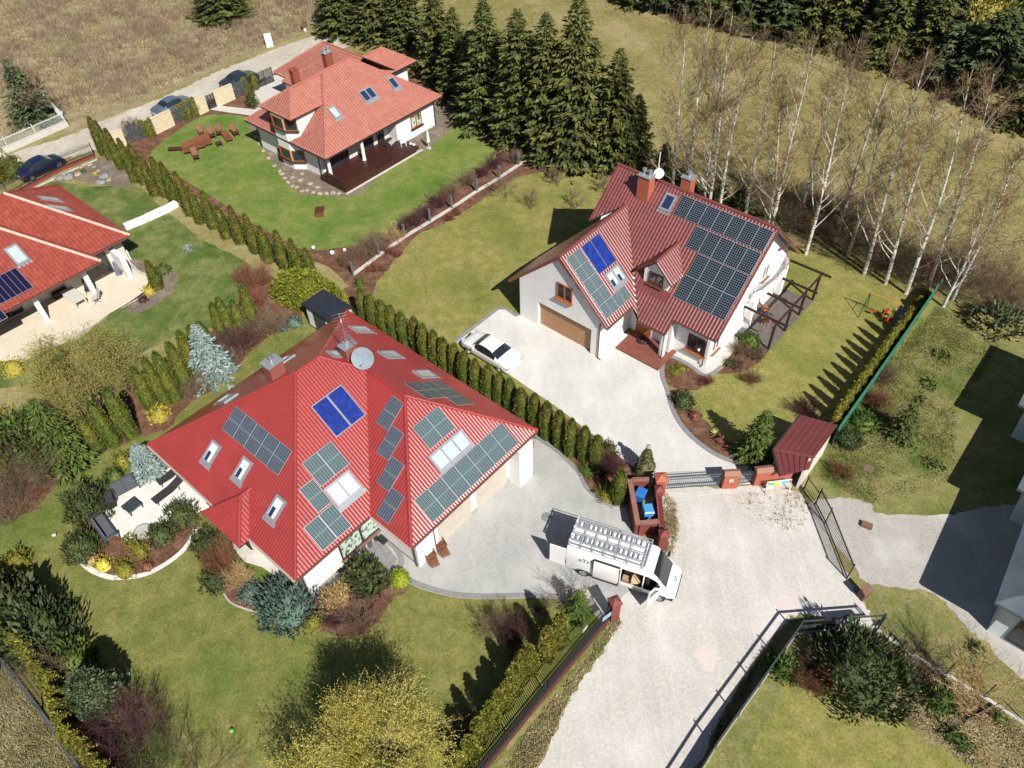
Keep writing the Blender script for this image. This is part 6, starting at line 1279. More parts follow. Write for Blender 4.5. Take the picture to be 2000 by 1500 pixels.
# plants around the red house
for i, (px, rx, ry, h, m, lab, kw) in enumerate([
    ((178, 998), 1.35, 1.2, 1.9, m_pine, 'large dark mountain pine left of the white terrace', dict(ls=.32, asp=.3, upw=1.2, lump=.22)),
    ((165, 1075), 1.15, 1.05, 1.2, m_pine, 'round dark mountain pine below the garden sofa', dict(ls=.26, asp=.3, upw=1.2, lump=.12)),
    ((242, 905), .6, .5, .9, m_olive, 'small golden green shrub behind the terrace sofa', {}),
    ((228, 938), .75, .6, 1.0, m_green, 'green shrub behind the terrace sofa', {}),
    ((360, 1012), 1.1, .9, 1.1, m_pine, 'mountain pine at the terrace corner near the bay', dict(ls=.24, asp=.3, upw=1.2, lump=.2)),
    ((318, 1050), .85, .75, .95, m_pine, 'mountain pine beside the round stone circle', dict(ls=.24, asp=.3, upw=1.2, lump=.2)),
    ((270, 1072), 1.3, .45, .5, m_olive, 'low olive green ground juniper along the terrace edge', {}),
    ((203, 1105), .62, .5, .6, m_yel, 'bright golden shrub at the rim of the terrace bed', dict(ls=.12)),
    ((182, 1098), .38, .35, .5, m_dry, 'small orange shrub beside the bright golden one', dict(ls=.12)),
    ((245, 1115), .85, .6, .6, m_olive, 'broad yellow olive shrub at the rim of the terrace bed', dict(ls=.1, dens=200)),
    ((290, 1108), .42, .38, .4, m_redbrown, 'small red brown shrub beside the olive one', {}),
    ((408, 1068), 1.05, .9, 1.0, m_pine, 'dark mountain pine below the bay roof', dict(ls=.24, asp=.3, upw=1.2)),
    ((425, 1135), .95, .9, .9, m_pine, 'dark green pine left of the grey juniper', dict(ls=.24, asp=.3, upw=1.2)),
    ((492, 1160), .8, .75, .55, m_juni, 'pale blue green creeping juniper in front of the bay', dict(ls=.16)),
    ((566, 1188), 1.75, 1.6, 1.45, m_juni, 'big spreading blue green juniper at the house corner', dict(ls=.38, asp=.28, upw=.9, lump=.12, dens=85)),
    ((612, 1218), .55, .5, .6, m_olive, 'small bright olive shrub beside the big juniper', {}),
    ((655, 1185), .85, .6, .85, m_dry, 'straw yellow ornamental grass by the white wall', dict(ls=.42, asp=.10, upw=1.4, dens=220)),
    ((668, 1170), .7, .55, .9, m_dry, 'pale dry grass clump beside the straw yellow one', dict(ls=.42, asp=.10, upw=1.4, dens=220)),
    ((716, 1140), 1.2, 1.1, 1.7, m_pine, 'large dark green rhododendron under the wide window', dict(ls=.3, asp=.5, upw=1.1)),
    ((782, 1135), .62, .58, .85, m_lime, 'bright lime yellow ball shrub beside the grey drive', dict(ls=.09, dens=420, upw=1.2, lump=.05)),
    ((313, 815), .8, .72, .85, m_yel, 'golden shrub at the foot of the west thujas', dict(ls=.16)),
    ((1335, 790), .72, .66, .95, m_pine, 'dark mountain pine in the driveway bed', dict(ls=.24, asp=.3, upw=1.2)),
    ((1462, 672), .75, .7, .95, m_green, 'round green shrub by the corner of the pergola', dict(ls=.15, dens=200)),
    ((1318, 728), .5, .5, .4, m_olive, 'low yellowish heather mound in the island bed', dict(ls=.12)),
    ((1330, 722), .45, .42, .35, m_olive, 'second low heather mound in the island bed', dict(ls=.12)),
    ((1425, 712), .42, .4, .3, m_bright, 'green perennial clump beside the house wall', dict(ls=.15)),
    ((1404, 862), .40, .38, .5, m_redbrown, 'red leaved shrub beside the pale yucca', dict(ls=.13)),
    ((1356, 815), .45, .42, .5, m_redbrown, 'reddish shrub below the driveway pine', dict(ls=.13)),
    ((1430, 880), .22, .22, .25, m_bright, 'tiny green cushion plant near the young spruce', dict(ls=.08)),
    ((1652, 862), 1.0, .85, .95, m_pine, 'dark round mountain pine on the east lawn', dict(ls=.26, asp=.3, upw=1.1)),
    ((1683, 828), .95, .8, .8, m_green, 'loose green shrub above the dark pine on the east lawn', dict(ls=.26, asp=.3)),
    ((1188, 970), .7, .6, .55, m_olive, 'low green grassy clump beside the lone thuja', dict(ls=.4, asp=.10, upw=1.0, dens=150)),
    ((1150, 925), .5, .45, .4, m_bright, 'arching green grass at the driveway bend', dict(ls=.4, asp=.10, upw=1.0, dens=150)),
    ((1188, 885), .6, .5, .9, m_pine, 'small dark mountain pine near the driveway gate', dict(ls=.24, asp=.3, upw=1.2)),
    ((30, 340), 1.6, 1.0, 2.0, m_thujaD, 'broad olive hedge shrub beside the navy car', dict(ls=.2, dens=90)),
    ((-5, 350), 1.6, 1.0, 2.0, m_thujaD, 'broad olive hedge shrub at the very left edge', dict(ls=.2, dens=90)),
    ((445, 545+60), .4, .4, .4, m_juni, 'small blue juniper by the west lawn edge', {}),
    ((368, 488), .35, .35, .4, m_blue, 'tiny blue conifer on the west lawn', dict(ls=.15)),
    ((320, 530), .75, .6, .7, m_green, 'variegated green shrub beside the patio thuja', dict(ls=.16)),
    ((292, 572), .6, .5, .6, m_yel, 'flowering yellow bush at the patio corner', dict(ls=.14)),
    ((280, 588), .4, .35, .4, m_purple, 'dark purple shrub at the patio corner', {}),
    ((30, 725), .9, .8, 1.1, m_yel, 'yellow flowering bush left of the willow', dict(ls=.14, dens=70)),
    ((575, 632), .7, .55, .5, m_juni, 'blue green juniper beside the black shed', dict(ls=.18)),
    ((553, 645), .4, .35, .4, m_juni, 'smaller blue green juniper below the other', dict(ls=.16)),
    ((703, 558), .4, .38, .7, m_green, 'small green shrub at the top end of the drive hedge', {}),
    ((1675, 1325), 2.35, 2.2, 2.6, m_pine, 'huge dark pine in the south east garden', dict(ls=.42, asp=.25, upw=.9, lump=.16, dens=75)),
    ((1530, 1310), .8, .7, .9, m_green, 'green conifer beside the screen fence', dict(ls=.3, asp=.3)),
    ((1828, 1372), .75, .7, 1.1, m_bright, 'vivid green shrub in the south east garden', dict(ls=.2)),
    ((1905, 1270), .4, .4, .4, m_green, 'small green clump beside the diagonal kerb', {}),
    ((1950, 1405), .35, .3, .35, m_bright, 'small bright green tuft at the right edge', {}),
    ((1870, 1445), .8, .5, .35, m_green, 'low green ground cover patch at bottom right', {}),
    ((163, 336), .38, .35, .3, m_green, 'green cushion plant in the rock bed', dict(ls=.08)),
    ((185, 340), .3, .25, .2, m_yel, 'yellow flower cluster in the rock bed', dict(ls=.08)),
    ((1838, 698), .55, .4, .5, m_green, 'thin young pine on the east lawn near the shadow', dict(ls=.25, dens=50, core=.2)),
    ((1815, 755), .45, .4, .5, m_green, 'small dark conifer on the east lawn', dict(ls=.22, dens=60, core=.3)),
    ((1800, 785), .3, .3, .4, m_green, 'tiny conifer on the east lawn', dict(ls=.2, dens=60, core=.3)),
    ((1825, 910), .6, .4, .35, m_green, 'low pine ringed with stones on the east lawn', dict(ls=.2, dens=60, core=.4)),
    ((1940, 640), 1.6, 1.4, 2.0, m_spruce2, 'loose green pine at the right edge by the birches', dict(ls=.4, dens=30, core=.2)),
    ((1850, 540), 1.3, 1.1, 1.8, m_spruce2, 'low pine in the shade of the birches', dict(ls=.4, dens=30, core=.3)),
    ]): shrub(px, rx, ry, h, m, lab, seed=50+i, **kw)
# golden clipped hedge block beside the shed
hb = MB(); P0 = G(520, 625); P1 = G(690, 590)
gme = shrub_mesh(3.2, 1.35, 2.9, m_lime if 0 else foliage('golden_hedge_foliage', (.21, .23, .025), (.13, .16, .016), (.30, .28, .03), .4, 3, 1), 77, ls=.2, asp=.6, dens=150, upw=.7, lump=.05, name='golden_hedge')
c = G(606, 590); link('golden_hedge', gme, None, (c.x, c.y, 0), rad(-20), 'broad rounded golden green clipped hedge behind the black shed', 'hedge')
bush((500, 560), .9, 1.2, m_redbrown, 'reddish bare shrub left of the golden hedge', 61, 36, spread=1.3); bush((506, 600), .7, 1.0, m_redbrown, 'rusty bare shrub against the golden hedge', 62, 30, spread=1.2); bush((478, 550), .7, .8, m_redbrown, 'low pinkish shrub at the end of the thuja row', 63, 26)
bush((470, 690), 1.1, 1.5, m_purple, 'purple bare bush right of the blue spruce', 64, 44); bush((500, 660), .8, 1.4, m_twig, 'brown bare bush in front of the west thujas', 65, 40); bush((530, 650), 1.1, 1.3, m_twig, 'low brown bush near the shed juniper', 66, 34); bush((450, 710), .9, 1.5, m_twig, 'pale bare shrub between blue spruce and purple bush', 67, 20); bush((392, 765), .9, 1.0, m_twig, 'bare twiggy shrub at the foot of the blue spruce', 68, 40, spread=1.4)
bush((440, 1112), .7, 1.1, m_redbrown, 'russet bare shrub in front of the bay', 69, 36); bush((470, 1135), .6, .8, m_dry, 'yellowish dry bush beside the bay apron', 70, 30); bush((700, 1215), 1.0, .8, m_twig, 'grey lavender clump in the shade of the front bed', 71, 40, spread=1.4); bush((655, 1215), .6, .6, m_purple, 'dark low bush in the front bed', 72, 26)
bush((1192, 925), .7, 1.1, m_purple, 'purple bare bush beside the bin enclosure', 73, 44); bush((1005, 1250), .7, 1.2, m_purple, 'purplish bare bush behind the lane thujas', 74, 44); bush((962, 1240), .6, 1.2, m_twig, 'thin bare bush on the lawn side of the lane thujas', 75, 14); bush((912, 1430), .6, 1.2, m_twig, 'bare bush behind the lower lane thujas', 76, 18)
bush((1572, 812), .6, .9, m_purple, 'reddish bare bush behind the tiled shelter', 78, 30); bush((1590, 1335), .9, .8, m_redbrown, 'brown heather bush beside the huge pine', 79, 46, spread=1.3)
bush((1795, 1180+130), 1.4, 2.2, m_twig, 'bare fruit bush below the huge pine', 80, 10); bush((1905, 1395), 1.5, 2.6, m_dry, 'pale bare fruit tree by the raised bed', 81, 9, wd=.05); bush((1720, 745), .9, 1.0, m_twig, 'pale grey shrub against the green mesh', 82, 40); bush((1712, 795), .8, .9, m_redbrown, 'orange brown shrub against the green mesh', 83, 30); bush((1640, 930), .9, .7, m_redbrown, 'rusty low bush near the shelter wall', 84, 26)
bush((1118, 1186), .8, 1.7, m_twig, 'bare slender shrub by the end of the drive', 85, 7); bush((1380, 690+60), .5, .5, m_redbrown, 'reddish mound in the island bed', 86, 26)
conifer((1128, 1200), (1108, 1165), .75, m_green, 'small green cypress behind the maroon gate pillar', 102, h=2.4, lev=14, per=9, ls=.3, name='cypress', cat='cypress')
bush((1060, 1195), .8, .5, m_twig, 'low twiggy growth beneath the cypress', 87, 20)
bush((75, 235), 1.6, 5.0, m_twig, 'bare leaning tree behind the white fence', 88, 5, name='bare_tree', cat='tree', wd=.16, spread=.35)
# border of low shrubs along the north kerb
gg = random.Random(3); k_ = 0
for x, y, r, h, m, lab in [(965, 330, .7, .9, m_purple, 'purple barberry'), (940, 345, .6, .8, m_purple, 'dark barberry'), (912, 362, .9, .9, m_twig, 'brown spiraea'), (880, 385, .8, .9, m_twig, 'pale brown spiraea'), (858, 405, .8, .9, m_purple, 'maroon barberry'), (832, 425, .7, .8, m_purple, 'purple barberry bush'), (812, 440, .7, .9, m_purple, 'thin barberry'), (792, 455, .8, .9, m_purple, 'dark red barberry'), (770, 470, .6, .8, m_dry, 'orange leaved oak shrub'), (742, 490, .9, 1.2, m_twig, 'bare hydrangea'), (722, 500, .9, 1.0, m_twig, 'bare spiraea'), (700, 505, .8, .9, m_twig, 'sparse brown shrub'), (680, 520, .8, .8, m_twig, 'low brown shrub'), (760, 495, .5, .4, m_redbrown, 'russet heather'), (779, 500, .4, .35, m_redbrown, 'small russet heather'), (730, 530, .5, .4, m_redbrown, 'dark russet heather'), (748, 529, .35, .3, m_redbrown, 'tiny russet heather'), (893, 420, .45, .4, m_redbrown, 'brown heather mound'), (880, 430, .45, .4, m_redbrown, 'second brown heather mound'), (1000, 318, .7, .9, m_twig, 'bare viburnum')]:
    k_ += 1; bush((x, y), r, h, m, '%s in the north kerb border, %s from the right end' % (lab, ordinal(k_-1)), 400+k_, 26, group='shrubs of the north kerb border', spread=1.1) if 0 else bush((x, y), r, h, m, '%s in the border along the concrete kerb' % lab, 400+k_, 24, spread=1.1)
# young staked fruit trees on the olive lawn
for i, (x, y, tx, ty) in enumerate([(1090, 362, 1090, 345), (1032, 410, 1030, 392), (1120, 407, 1112, 388), (987, 388, 985, 330), (1178, 375, 1165, 350)]):
    bush((x, y), .7, HT((x, y), (tx, ty))+.4, m_twig, '%s young bare fruit tree on the olive lawn, counted from the kerb' % ['second', 'third', 'fourth', 'first', 'fifth'][i], 500+i, 5, name='fruit_tree', cat='fruit tree', wd=.035, spread=.8)
bush((1462+5, 745), .6, .5, m_redbrown, 'brown heather mound at the end of the house bed', 510, 30, spread=1.3); bush((1475, 698), .5, .4, m_twig, 'cut down grass clump in the house bed', 511, 40, spread=1.5); bush((1446, 690), .5, .45, m_twig, 'round brown grass clump near the green shrub', 512, 40, spread=1.5); bush((1438, 716), .45, .4, m_twig, 'small brown grass clump at the bed edge', 513, 40, spread=1.5)
# yucca and topiary
def yucca():
    g = R_(9); N = 70; a = g.uniform(0, 6.28, N); D = np.stack([np.cos(a), np.sin(a), g.uniform(.2, 1.4, N)], 1); v, f = blades(np.zeros((N, 3))+[0, 0, .05], D, np.stack([-np.sin(a), np.cos(a), np.zeros(N)], 1)*.2+[0, 0, 1], g.uniform(.4, .6, N), .06); return npmesh('yucca', v, f, [mat('yucca_leaf', (.42, .42, .18), .6, (.25, .30, .08), 6)])
put('yucca', yucca(), (1398, 850), 'pale striped yucca in the driveway bed', 'yucca')
tp = thing('topiary_cone', 'pale grey green cone shaped topiary with a ball on top by the gate', 'topiary', G(1258, 925)); me = thuja_mesh(2.5, .62, 5, foliage('variegated_holly', (.15, .16, .06), (.09, .10, .035), (.33, .32, .18), .45, 8, 3), p=1.15, base=1., dens=220, ls=.12); me.name = 'cone'; link('cone', me, tp)
b = MB(); b.lathe([(.02, -.17), (.12, -.12), (.17, 0), (.12, .12), (.02, .17)], (0, 0, 2.68), 14); part('ball', b, mat('silver_globe', (.6, .62, .62), .25, metal=.6, spec=.6), tp, True)
# ---- rough stuff: brush and tufts
def tufts(name, regions, n, h, wd, m, seed, label, px=True, clump=6, spread=.25, lean=.5, z=0):
    g = R_(seed); Ps = []; pts = []
    areas = []
    for poly in regions:
        Q = np.array([[G(*p).x, G(*p).y] for p in poly]); areas.append(Q)
    tot = [abs(sum(Q[i, 0]*Q[(i+1) % len(Q), 1]-Q[(i+1) % len(Q), 0]*Q[i, 1] for i in range(len(Q))))/2 for Q in areas]; T = sum(tot)
    out = []
    for Q, A_ in zip(areas, tot):
        k = int(n*A_/T); lo = Q.min(0); hi = Q.max(0); got = np.zeros((0, 2))
        while len(got) < k:
            c = g.uniform(lo, hi, (k*2+50, 2)); ins = np.zeros(len(c), bool)
            for i in range(len(Q)):
                p, q = Q[i], Q[(i+1) % len(Q)]; cond = ((p[1] > c[:, 1]) != (q[1] > c[:, 1])) & (c[:, 0] < (q[0]-p[0])*(c[:, 1]-p[1])/(q[1]-p[1]+1e-9)+p[0]); ins ^= cond
            dens = .5+.5*np.sin(c[:, 0]*.55+seed)*np.sin(c[:, 1]*.43+1.7*seed)+.35*np.sin(c[:, 0]*1.9)*np.sin(c[:, 1]*1.7); ins &= g.uniform(0, 1, len(c)) < np.clip(dens, .12, 1)
            got = np.concatenate([got, c[ins]])
        out.append(got[:k])
    c = np.concatenate(out); c = np.repeat(c, clump, 0)+g.normal(0, spread, (len(c)*clump, 2)); P = np.column_stack([c, np.full(len(c), z)])
    D = np.column_stack([g.normal(0, lean, (len(c), 2)), np.ones(len(c))]); N = g.normal(0, 1, (len(c), 3)); hh = h*g.uniform(.4, 1.2, len(c))
    v, f = blades(P, D, N, hh, wd*g.uniform(.6, 1.4, len(c)), .5); return link(name, npmesh(name, v, f, [m]), label=label, cat=name.replace('_', ' '), kind='stuff')
tufts('brush', [[(-40, -60), (560, -60), (640, 20), (600, 58), (520, 90), (440, 118), (350, 160), (240, 205), (100, 220), (-40, 180)]], 6500, .95, .03, m_brush, 1, 'brown leafless brush covering the scrub field at top left', clump=10, spread=.22, lean=.45)
tufts('dry_grass', [[(-40, -60), (560, -60), (655, 20), (610, 60), (520, 95), (440, 122), (350, 165), (240, 212), (100, 250), (-40, 280)]], 9000, .38, .05, m_straws, 2, 'straw coloured dry grass between the brush at top left', clump=8, spread=.2)
tufts('field_grass', [[(640, 60), (700, -60), (1250, -60), (1330, 40), (1600, 130), (1900, 260), (2100, 400), (2100, 640), (1900, 600), (1780, 560), (1300, 380), (900, 180)]], 26000, .16, .05, foliage('field_grass_blades', (.26, .22, .09), (.19, .18, .06), (.33, .28, .14), .35, .5, .2), 3, 'short olive and straw grass of the field behind the trees', clump=4, spread=.3)
tufts('stubble', [[(-60, 1265), (0, 1300), (60, 1375), (110, 1445), (160, 1530), (160, 1600), (-100, 1600)]], 3600, .35, .03, foliage('stubble_blades', (.30, .28, .13), (.20, .20, .08), (.40, .36, .20), .35, .8, .4), 4, 'long beige dry grass outside the wire fence at bottom left', clump=8, spread=.12, lean=.7)
tufts('verge_grass', [[(1215, 1215), (1180, 1262), (1150, 1305), (1115, 1362), (1060, 1470), (1030, 1520), (970, 1520), (1080, 1370), (1150, 1280), (1195, 1210)], [(1298, 960), (1320, 985), (1322, 1040), (1312, 1090), (1300, 1080), (1296, 1000)], [(1560, 1200), (1535, 1228), (1480, 1305), (1440, 1375), (1390, 1470), (1360, 1520), (1400, 1420), (1470, 1300), (1540, 1210)]], 3300, .16, .04, m_straws, 6, 'thin dry tufts creeping over the edges of the gravel lane', clump=5, spread=.08)
tufts('weeds', [[(1400, 958), (1565, 962), (1590, 1000), (1560, 1040), (1500, 1030), (1440, 985)]], 260, .12, .04, m_straws, 16, 'scattered dry weeds in the gravel in front of the orange brick wall', clump=5, spread=.06)
tufts('garden_grass', [[(1640, 830), (1730, 710), (1830, 600), (1960, 660), (1870, 800), (1860, 940), (1700, 985), (1600, 930)]], 7000, .13, .04, foliage('rough_lawn_blades', (.13, .16, .03), (.20, .18, .07), (.08, .14, .02), .35, 1, .5), 7, 'unmown green and straw grass of the east lawn', clump=5, spread=.15)
tufts('leaf_litter', [[(1565, 1270), (1600, 1225), (1710, 1220), (1800, 1285), (1900, 1355), (2020, 1440), (2020, 1520), (1900, 1500), (1780, 1400), (1700, 1360), (1560, 1330)]], 3600, .12, .06, m_straws, 8, 'dry leaves and straw grass under the huge pine', clump=5, spread=.15, lean=1.5)
# ================================================================ fences, walls, gates
m_iron = mat('dark_iron', (.025, .027, .03), .45, spec=.5); m_ggrey = mat('grey_painted_iron', (.13, .15, .17), .4, spec=.5, metal=.3)
m_mesh = mat('green_shade_net', (.03, .16, .09), .8, (.025, .12, .07), 2); m_net = mat('dark_screen_net', (.05, .06, .06), .8)
m_whiteiron = mat('white_painted_iron', (.62, .66, .68), .5); m_creamstone = mat('cream_split_stone', (.62, .53, .36), .85, (.50, .41, .27), 5)
bricknodes(m_creamstone, (.64, .55, .38), (.55, .46, .31), (.46, .38, .26), .5, .18)
m_wood = mat('teak_wood', (.20, .075, .035), .6, (.14, .05, .025), 5, .3); m_teakd = mat('dark_teak_wood', (.105, .035, .022), .6, (.07, .024, .016), 5, .3); m_greywood = mat('weathered_decking', (.16, .135, .12), .8, (.11, .092, .085), 4)
m_bin = mat('blue_bin_plastic', (.03, .16, .50), .4, spec=.4); m_bin2 = mat('light_blue_bin_plastic', (.08, .30, .60), .4, spec=.4)
def fence(name, label, cat, P, z0, h, mbar, gap=.12, bar=.016, rails=(.12, .9), post=2.5, postm=None, base=None, curve=None, pickets=True, railw=.035, topspike=.0, ph=0.):
    """iron fence along ground points P (world) as one thing: base wall, posts, rails, pickets"""
    O = Vector(P[0]); t = thing(name, label, cat, (O.x, O.y, 0)); Q = [Vector(p)-O for p in P]
    bb, bp, br, bk = MB(), MB(), MB(), MB()
    for a, c in zip(Q, Q[1:]):
        L_ = (c-a).length; d = (c-a)/L_
        if base: bb.bar(a+Vector((0, 0, z0/2)), c+Vector((0, 0, z0/2)), base[1], z0)
        if base and len(base) > 2: bb.mi(0).bar(a+Vector((0, 0, z0+.03)), c+Vector((0, 0, z0+.03)), base[1]+.08, .06)
        for r in rails: br.bar(a+Vector((0, 0, z0+r)), c+Vector((0, 0, z0+r)), railw, railw)
        n = max(1, round(L_/post))
        for i in range(n+(c == Q[-1])):
            p = a+d*(L_*i/n); bp = MB(); bp.bar(p, p+Vector((0, 0, z0+h+.05+ph)), .06); part('post', bp, postm or mbar, t)
        if pickets:
            k = int(L_/gap)
            for i in range(1, k):
                p = a+d*(i*gap); hh = h+(curve*math.sin(math.pi*i/k) if curve else 0); bk.bar(p+Vector((0, 0, z0+.03)), p+Vector((0, 0, z0+hh)), bar)
    if base: part('base_wall', bb, base[0], t)
    part('rails', br, mbar, t)
    if pickets: part('pickets', bk, mbar, t)
    return t
def pillar(label, P, w_, h, m, capm, rz=0, cap='pyramid', name='gate_pillar', d=None):
    d = d or w_; t = thing(name, label, 'pillar', (P[0], P[1], 0), rz); b = MB(); b.box(-w_/2, -d/2, 0, w_/2, d/2, h); part('shaft', b, m, t)
    b = MB(); q = .06
    b.box(-w_/2-q, -d/2-q, h, w_/2+q, d/2+q, h+.06)
    if cap == 'pyramid': b.add([(-w_/2-q, -d/2-q, h+.06), (w_/2+q, -d/2-q, h+.06), (w_/2+q, d/2+q, h+.06), (-w_/2-q, d/2+q, h+.06), (0, 0, h+.3)], [(0, 1, 4), (1, 2, 4), (2, 3, 4), (3, 0, 4)])
    else: b.add([(-w_/2-q, -d/2-q, h+.06), (w_/2+q, -d/2-q, h+.06), (w_/2+q, d/2+q, h+.06), (-w_/2-q, d/2+q, h+.06), (-w_/2, 0, h+.2), (w_/2, 0, h+.2)], [(0, 1, 5, 4), (1, 2, 5), (2, 3, 4, 5), (3, 0, 4)])
    part('cap', b, capm, t); return t
Gd = math.atan2(.15, 3.71)
# sliding gate between the pillars
pillar('tall orange brick gate pillar at the corner of the bin enclosure', (8.72, 27.32), .62, 1.55, m_orangebrick, m_orangebrick, Gd)
ga, gb = G(1291, 957), G(1407, 949)
fence('driveway_gate', 'long grey iron sliding gate with mesh and arched spikes across the pale drive', 'gate', [ga, gb], .08, 1.25, m_ggrey, gap=.13, bar=.022, rails=(.05, .35, .95, 1.15), post=3.7, curve=.12, railw=.04)
b = MB(); s_ = MB()
tg_ = thing('gate_drive_rail', 'grey iron diagonal strut frame of the sliding gate', 'gate frame', ga) if 0 else None
pillar('orange brick pillar with letter box between sliding gate and wicket', (13.08, 27.62), .92, 1.35, m_orangebrick, mat('pink_ridge_tile', (.33, .17, .12), .8), 0, cap='ridge', d=.42)
pp = C.objects[-1] if 0 else None
b = MB(); b.box(-.16, -.24, .75, .12, -.215, 1.05); lb = b.mesh('letter_box', m_greygut)
for o in C.objects:
    if o.name.startswith('gate_pillar') and abs(o.location.x-13.08) < .01: link('letter_box', lb, o)
fence('wicket_gate', 'small arched grey iron wicket gate between two orange brick piers', 'gate', [G(1441, 946), G(1466.4, 943)], .05, 1.05, m_ggrey, gap=.10, bar=.02, rails=(.05, .35, .9), post=.9, curve=.2)
pillar('wide orange brick wall panel beside the bin shelter', (15.72, 27.86), 2.3, 1.35, m_orangebrick, mat('pink_ridge_tile', (.33, .17, .12), .8), rad(5.6), cap='ridge', d=.42, name='brick_wall')
strip('gate_sill', [(1285, 968), (1340, 966), (1420, 958), (1500, 950), (1545, 947)], .35, .034, m_conc, h=.02, curve=False)
# bin enclosure
be = thing('bin_enclosure', 'low maroon brick enclosure holding the two blue bins beside the drive', 'brick enclosure', (6.95, 24.4, 0), 0)
b = MB(); b.bar((0, 0, .6), (-.05, 3.05, .6), .22, 1.2); b.bar((.12, .02, .6), (1.15, .10, .6), .22, 1.196); b.bar((-.05, 3.1, .6), (1.1, 3.1, .6), .22, 1.19); part('brick_wall', b, m_clinker, be)
b = MB(); b.bar((0, -.12, 1.225), (-.05, 3.15, 1.225), .3, .05); b.bar((.16, .02, 1.224), (1.2, .10, 1.224), .3, .05); b.bar((.12, 3.1, 1.223), (1.1, 3.1, 1.223), .3, .05); part('coping', b, mat('pinkish_coping', (.30, .15, .11), .8, (.22, .10, .08), 5), be)
pillar('middle maroon pillar with pyramid cap along the bin enclosure wall', (8.5, 26.55), .42, 1.45, m_clinker, m_clinker, 0)
pillar('maroon pillar with pyramid cap nearest to the van cab', (8.28, 23.5), .46, 1.45, m_clinker, m_clinker, 0)
w_ = thing('boundary_wall', 'maroon brick wall with sloped ribbed coping between two maroon pillars', 'wall', (8.5, 26.3, 0)); b = MB(); b.bar((0, 0, .5), (-.2, -2.55, .5), .25, 1.0); part('wall', b, m_clinker, w_)
b = MB()
for i in range(22): y = -.05-.115*i; b.bar((-.16+.08*y*.98-.0, y, 1.02), (.16+.08*y*.98, y, 1.07), .095, .06)
part('coping', b, m_clinker, w_)
def bin_(label, P, rz, m, sc_=1.):
    t = thing('wheelie_bin', label, 'bin', (P[0], P[1], 0), rz, 'blue bins'); t.scale = (sc_,)*3; b = MB()
    b.add([(-.22, -.24, .05), (.22, -.24, .05), (.22, .24, .05), (-.22, .24, .05), (-.29, -.33, .95), (.29, -.33, .95), (.29, .33, .95), (-.29, .33, .95)], [(0, 3, 2, 1), (4, 5, 6, 7), (0, 1, 5, 4), (1, 2, 6, 5), (2, 3, 7, 6), (3, 0, 4, 7)]); part('body', b, m, t)
    b = MB(); b.add([(-.31, -.37, .955), (.31, -.37, .955), (.31, .38, .99), (-.31, .38, .99), (-.26, -.30, 1.03), (.26, -.30, 1.03), (.26, .3, 1.06), (-.26, .3, 1.06)], [(0, 3, 2, 1), (4, 5, 6, 7), (0, 1, 5, 4), (1, 2, 6, 5), (2, 3, 7, 6), (3, 0, 4, 7)]); part('lid', b, m, t)
    b = MB(); b.bar((-.25, .42, .92), (.25, .42, .92), .035); part('handle', b, m, t)
    for x in (-.22, .22):
        b = MB(); b.lathe([(.02, -.03), (.1, -.03), (.1, .03), (.02, .03)], (x, .27, .1), 12, 'x'); part('wheel', b, m_rubber, t)
bin_('blue wheelie bin in the upper corner of the brick enclosure', (7.5, 26.75), rad(150), m_bin); bin_('lighter blue wheelie bin in the middle of the brick enclosure', (7.75, 25.55), rad(185), m_bin2)
bin_('blue wheelie bin under the eave of the tiled shelter', (16.95, 28.35), rad(160), m_bin)
b = MB(); b.box(-.2, -.13, 0, .2, .13, .3); b.box(-.21, -.14, .3, .21, .14, .34); cbx = thing('storage_box', 'small white box at the foot of the brick enclosure wall', 'box', (7.35, 24.75, 0), .3); part('box_body', b, m_whitep, cbx)
# tiled bin shelter
SH = House(-6.5, 33.2, TH); L = SH.L
st = thing('tiled_shelter', 'small shelter with a maroon tiled roof at the end of the green mesh', 'shelter', SH.loc, TH)
x0, x1 = -7.62, -5.38; zl_, zh_ = 2.05, 2.75; T_ = (zh_-zl_)/(x1-x0)
p1 = Pl(L(x0, 31.9, zl_), (0, -1), (1, 0), T_); fr = [L(x0, 31.9, zl_), L(x1, 32.3, zh_), L(x1, 35.45, zh_), L(x0, 35.45, zl_)]
p2 = Pl(L(-6.42, 30.75, 2.05-.15), (.78, .62), (-.62, .78), .45)
def tri(pl, pts): return (pl, [pts])
roof_part('roof', st, [(p1, [fr])], m_maroon, .25, .36, 'wave')
b = MB(); A_, B_ = L(x0, 31.88, zl_+.02), L(x1, 32.28, zh_+.02); C_, D_ = L(-5.3, 31.75, 2.15), L(-6.42, 30.7, 1.62)
pf2 = Pl(D_, tuple((C_-D_).xy.normalized()), tuple(Vector((-(C_-D_).y, (C_-D_).x)).normalized()), .5)
nn = (B_-A_).cross(D_-A_).normalized(); nn = nn if nn.z > 0 else -nn
for i in range(6):
    for j in range(5):
        s0, s1, t0_, t1 = i/6, (i+1)/6-.02, j/5, (j+1)/5-.02
        def q(s, t): return (A_.lerp(B_, s)).lerp(D_.lerp(C_, s), t)
        b.add([q(s0, t0_)+nn*.01, q(s1, t0_)+nn*.035, q(s1, t1)+nn*.06, q(s0, t1)+nn*.03], [(0, 1, 2, 3)])
b.add([A_, B_, C_, D_], [(0, 1, 2, 3)]); part('roof_hip', b, m_maroon, st)
ridge(st, [(A_, B_)], m_maroon, .10, .3)
b = MB(); b.box(x1+6.5-.22, 32.0-33.2, 0, x1+6.5-.1, 35.2-33.2, zh_-.12); b.box(x0+6.5+.25, 35.0-33.2, 0, x1+6.5-.22, 35.15-33.2, zl_-.05); part('wall', b, m_cream, st)
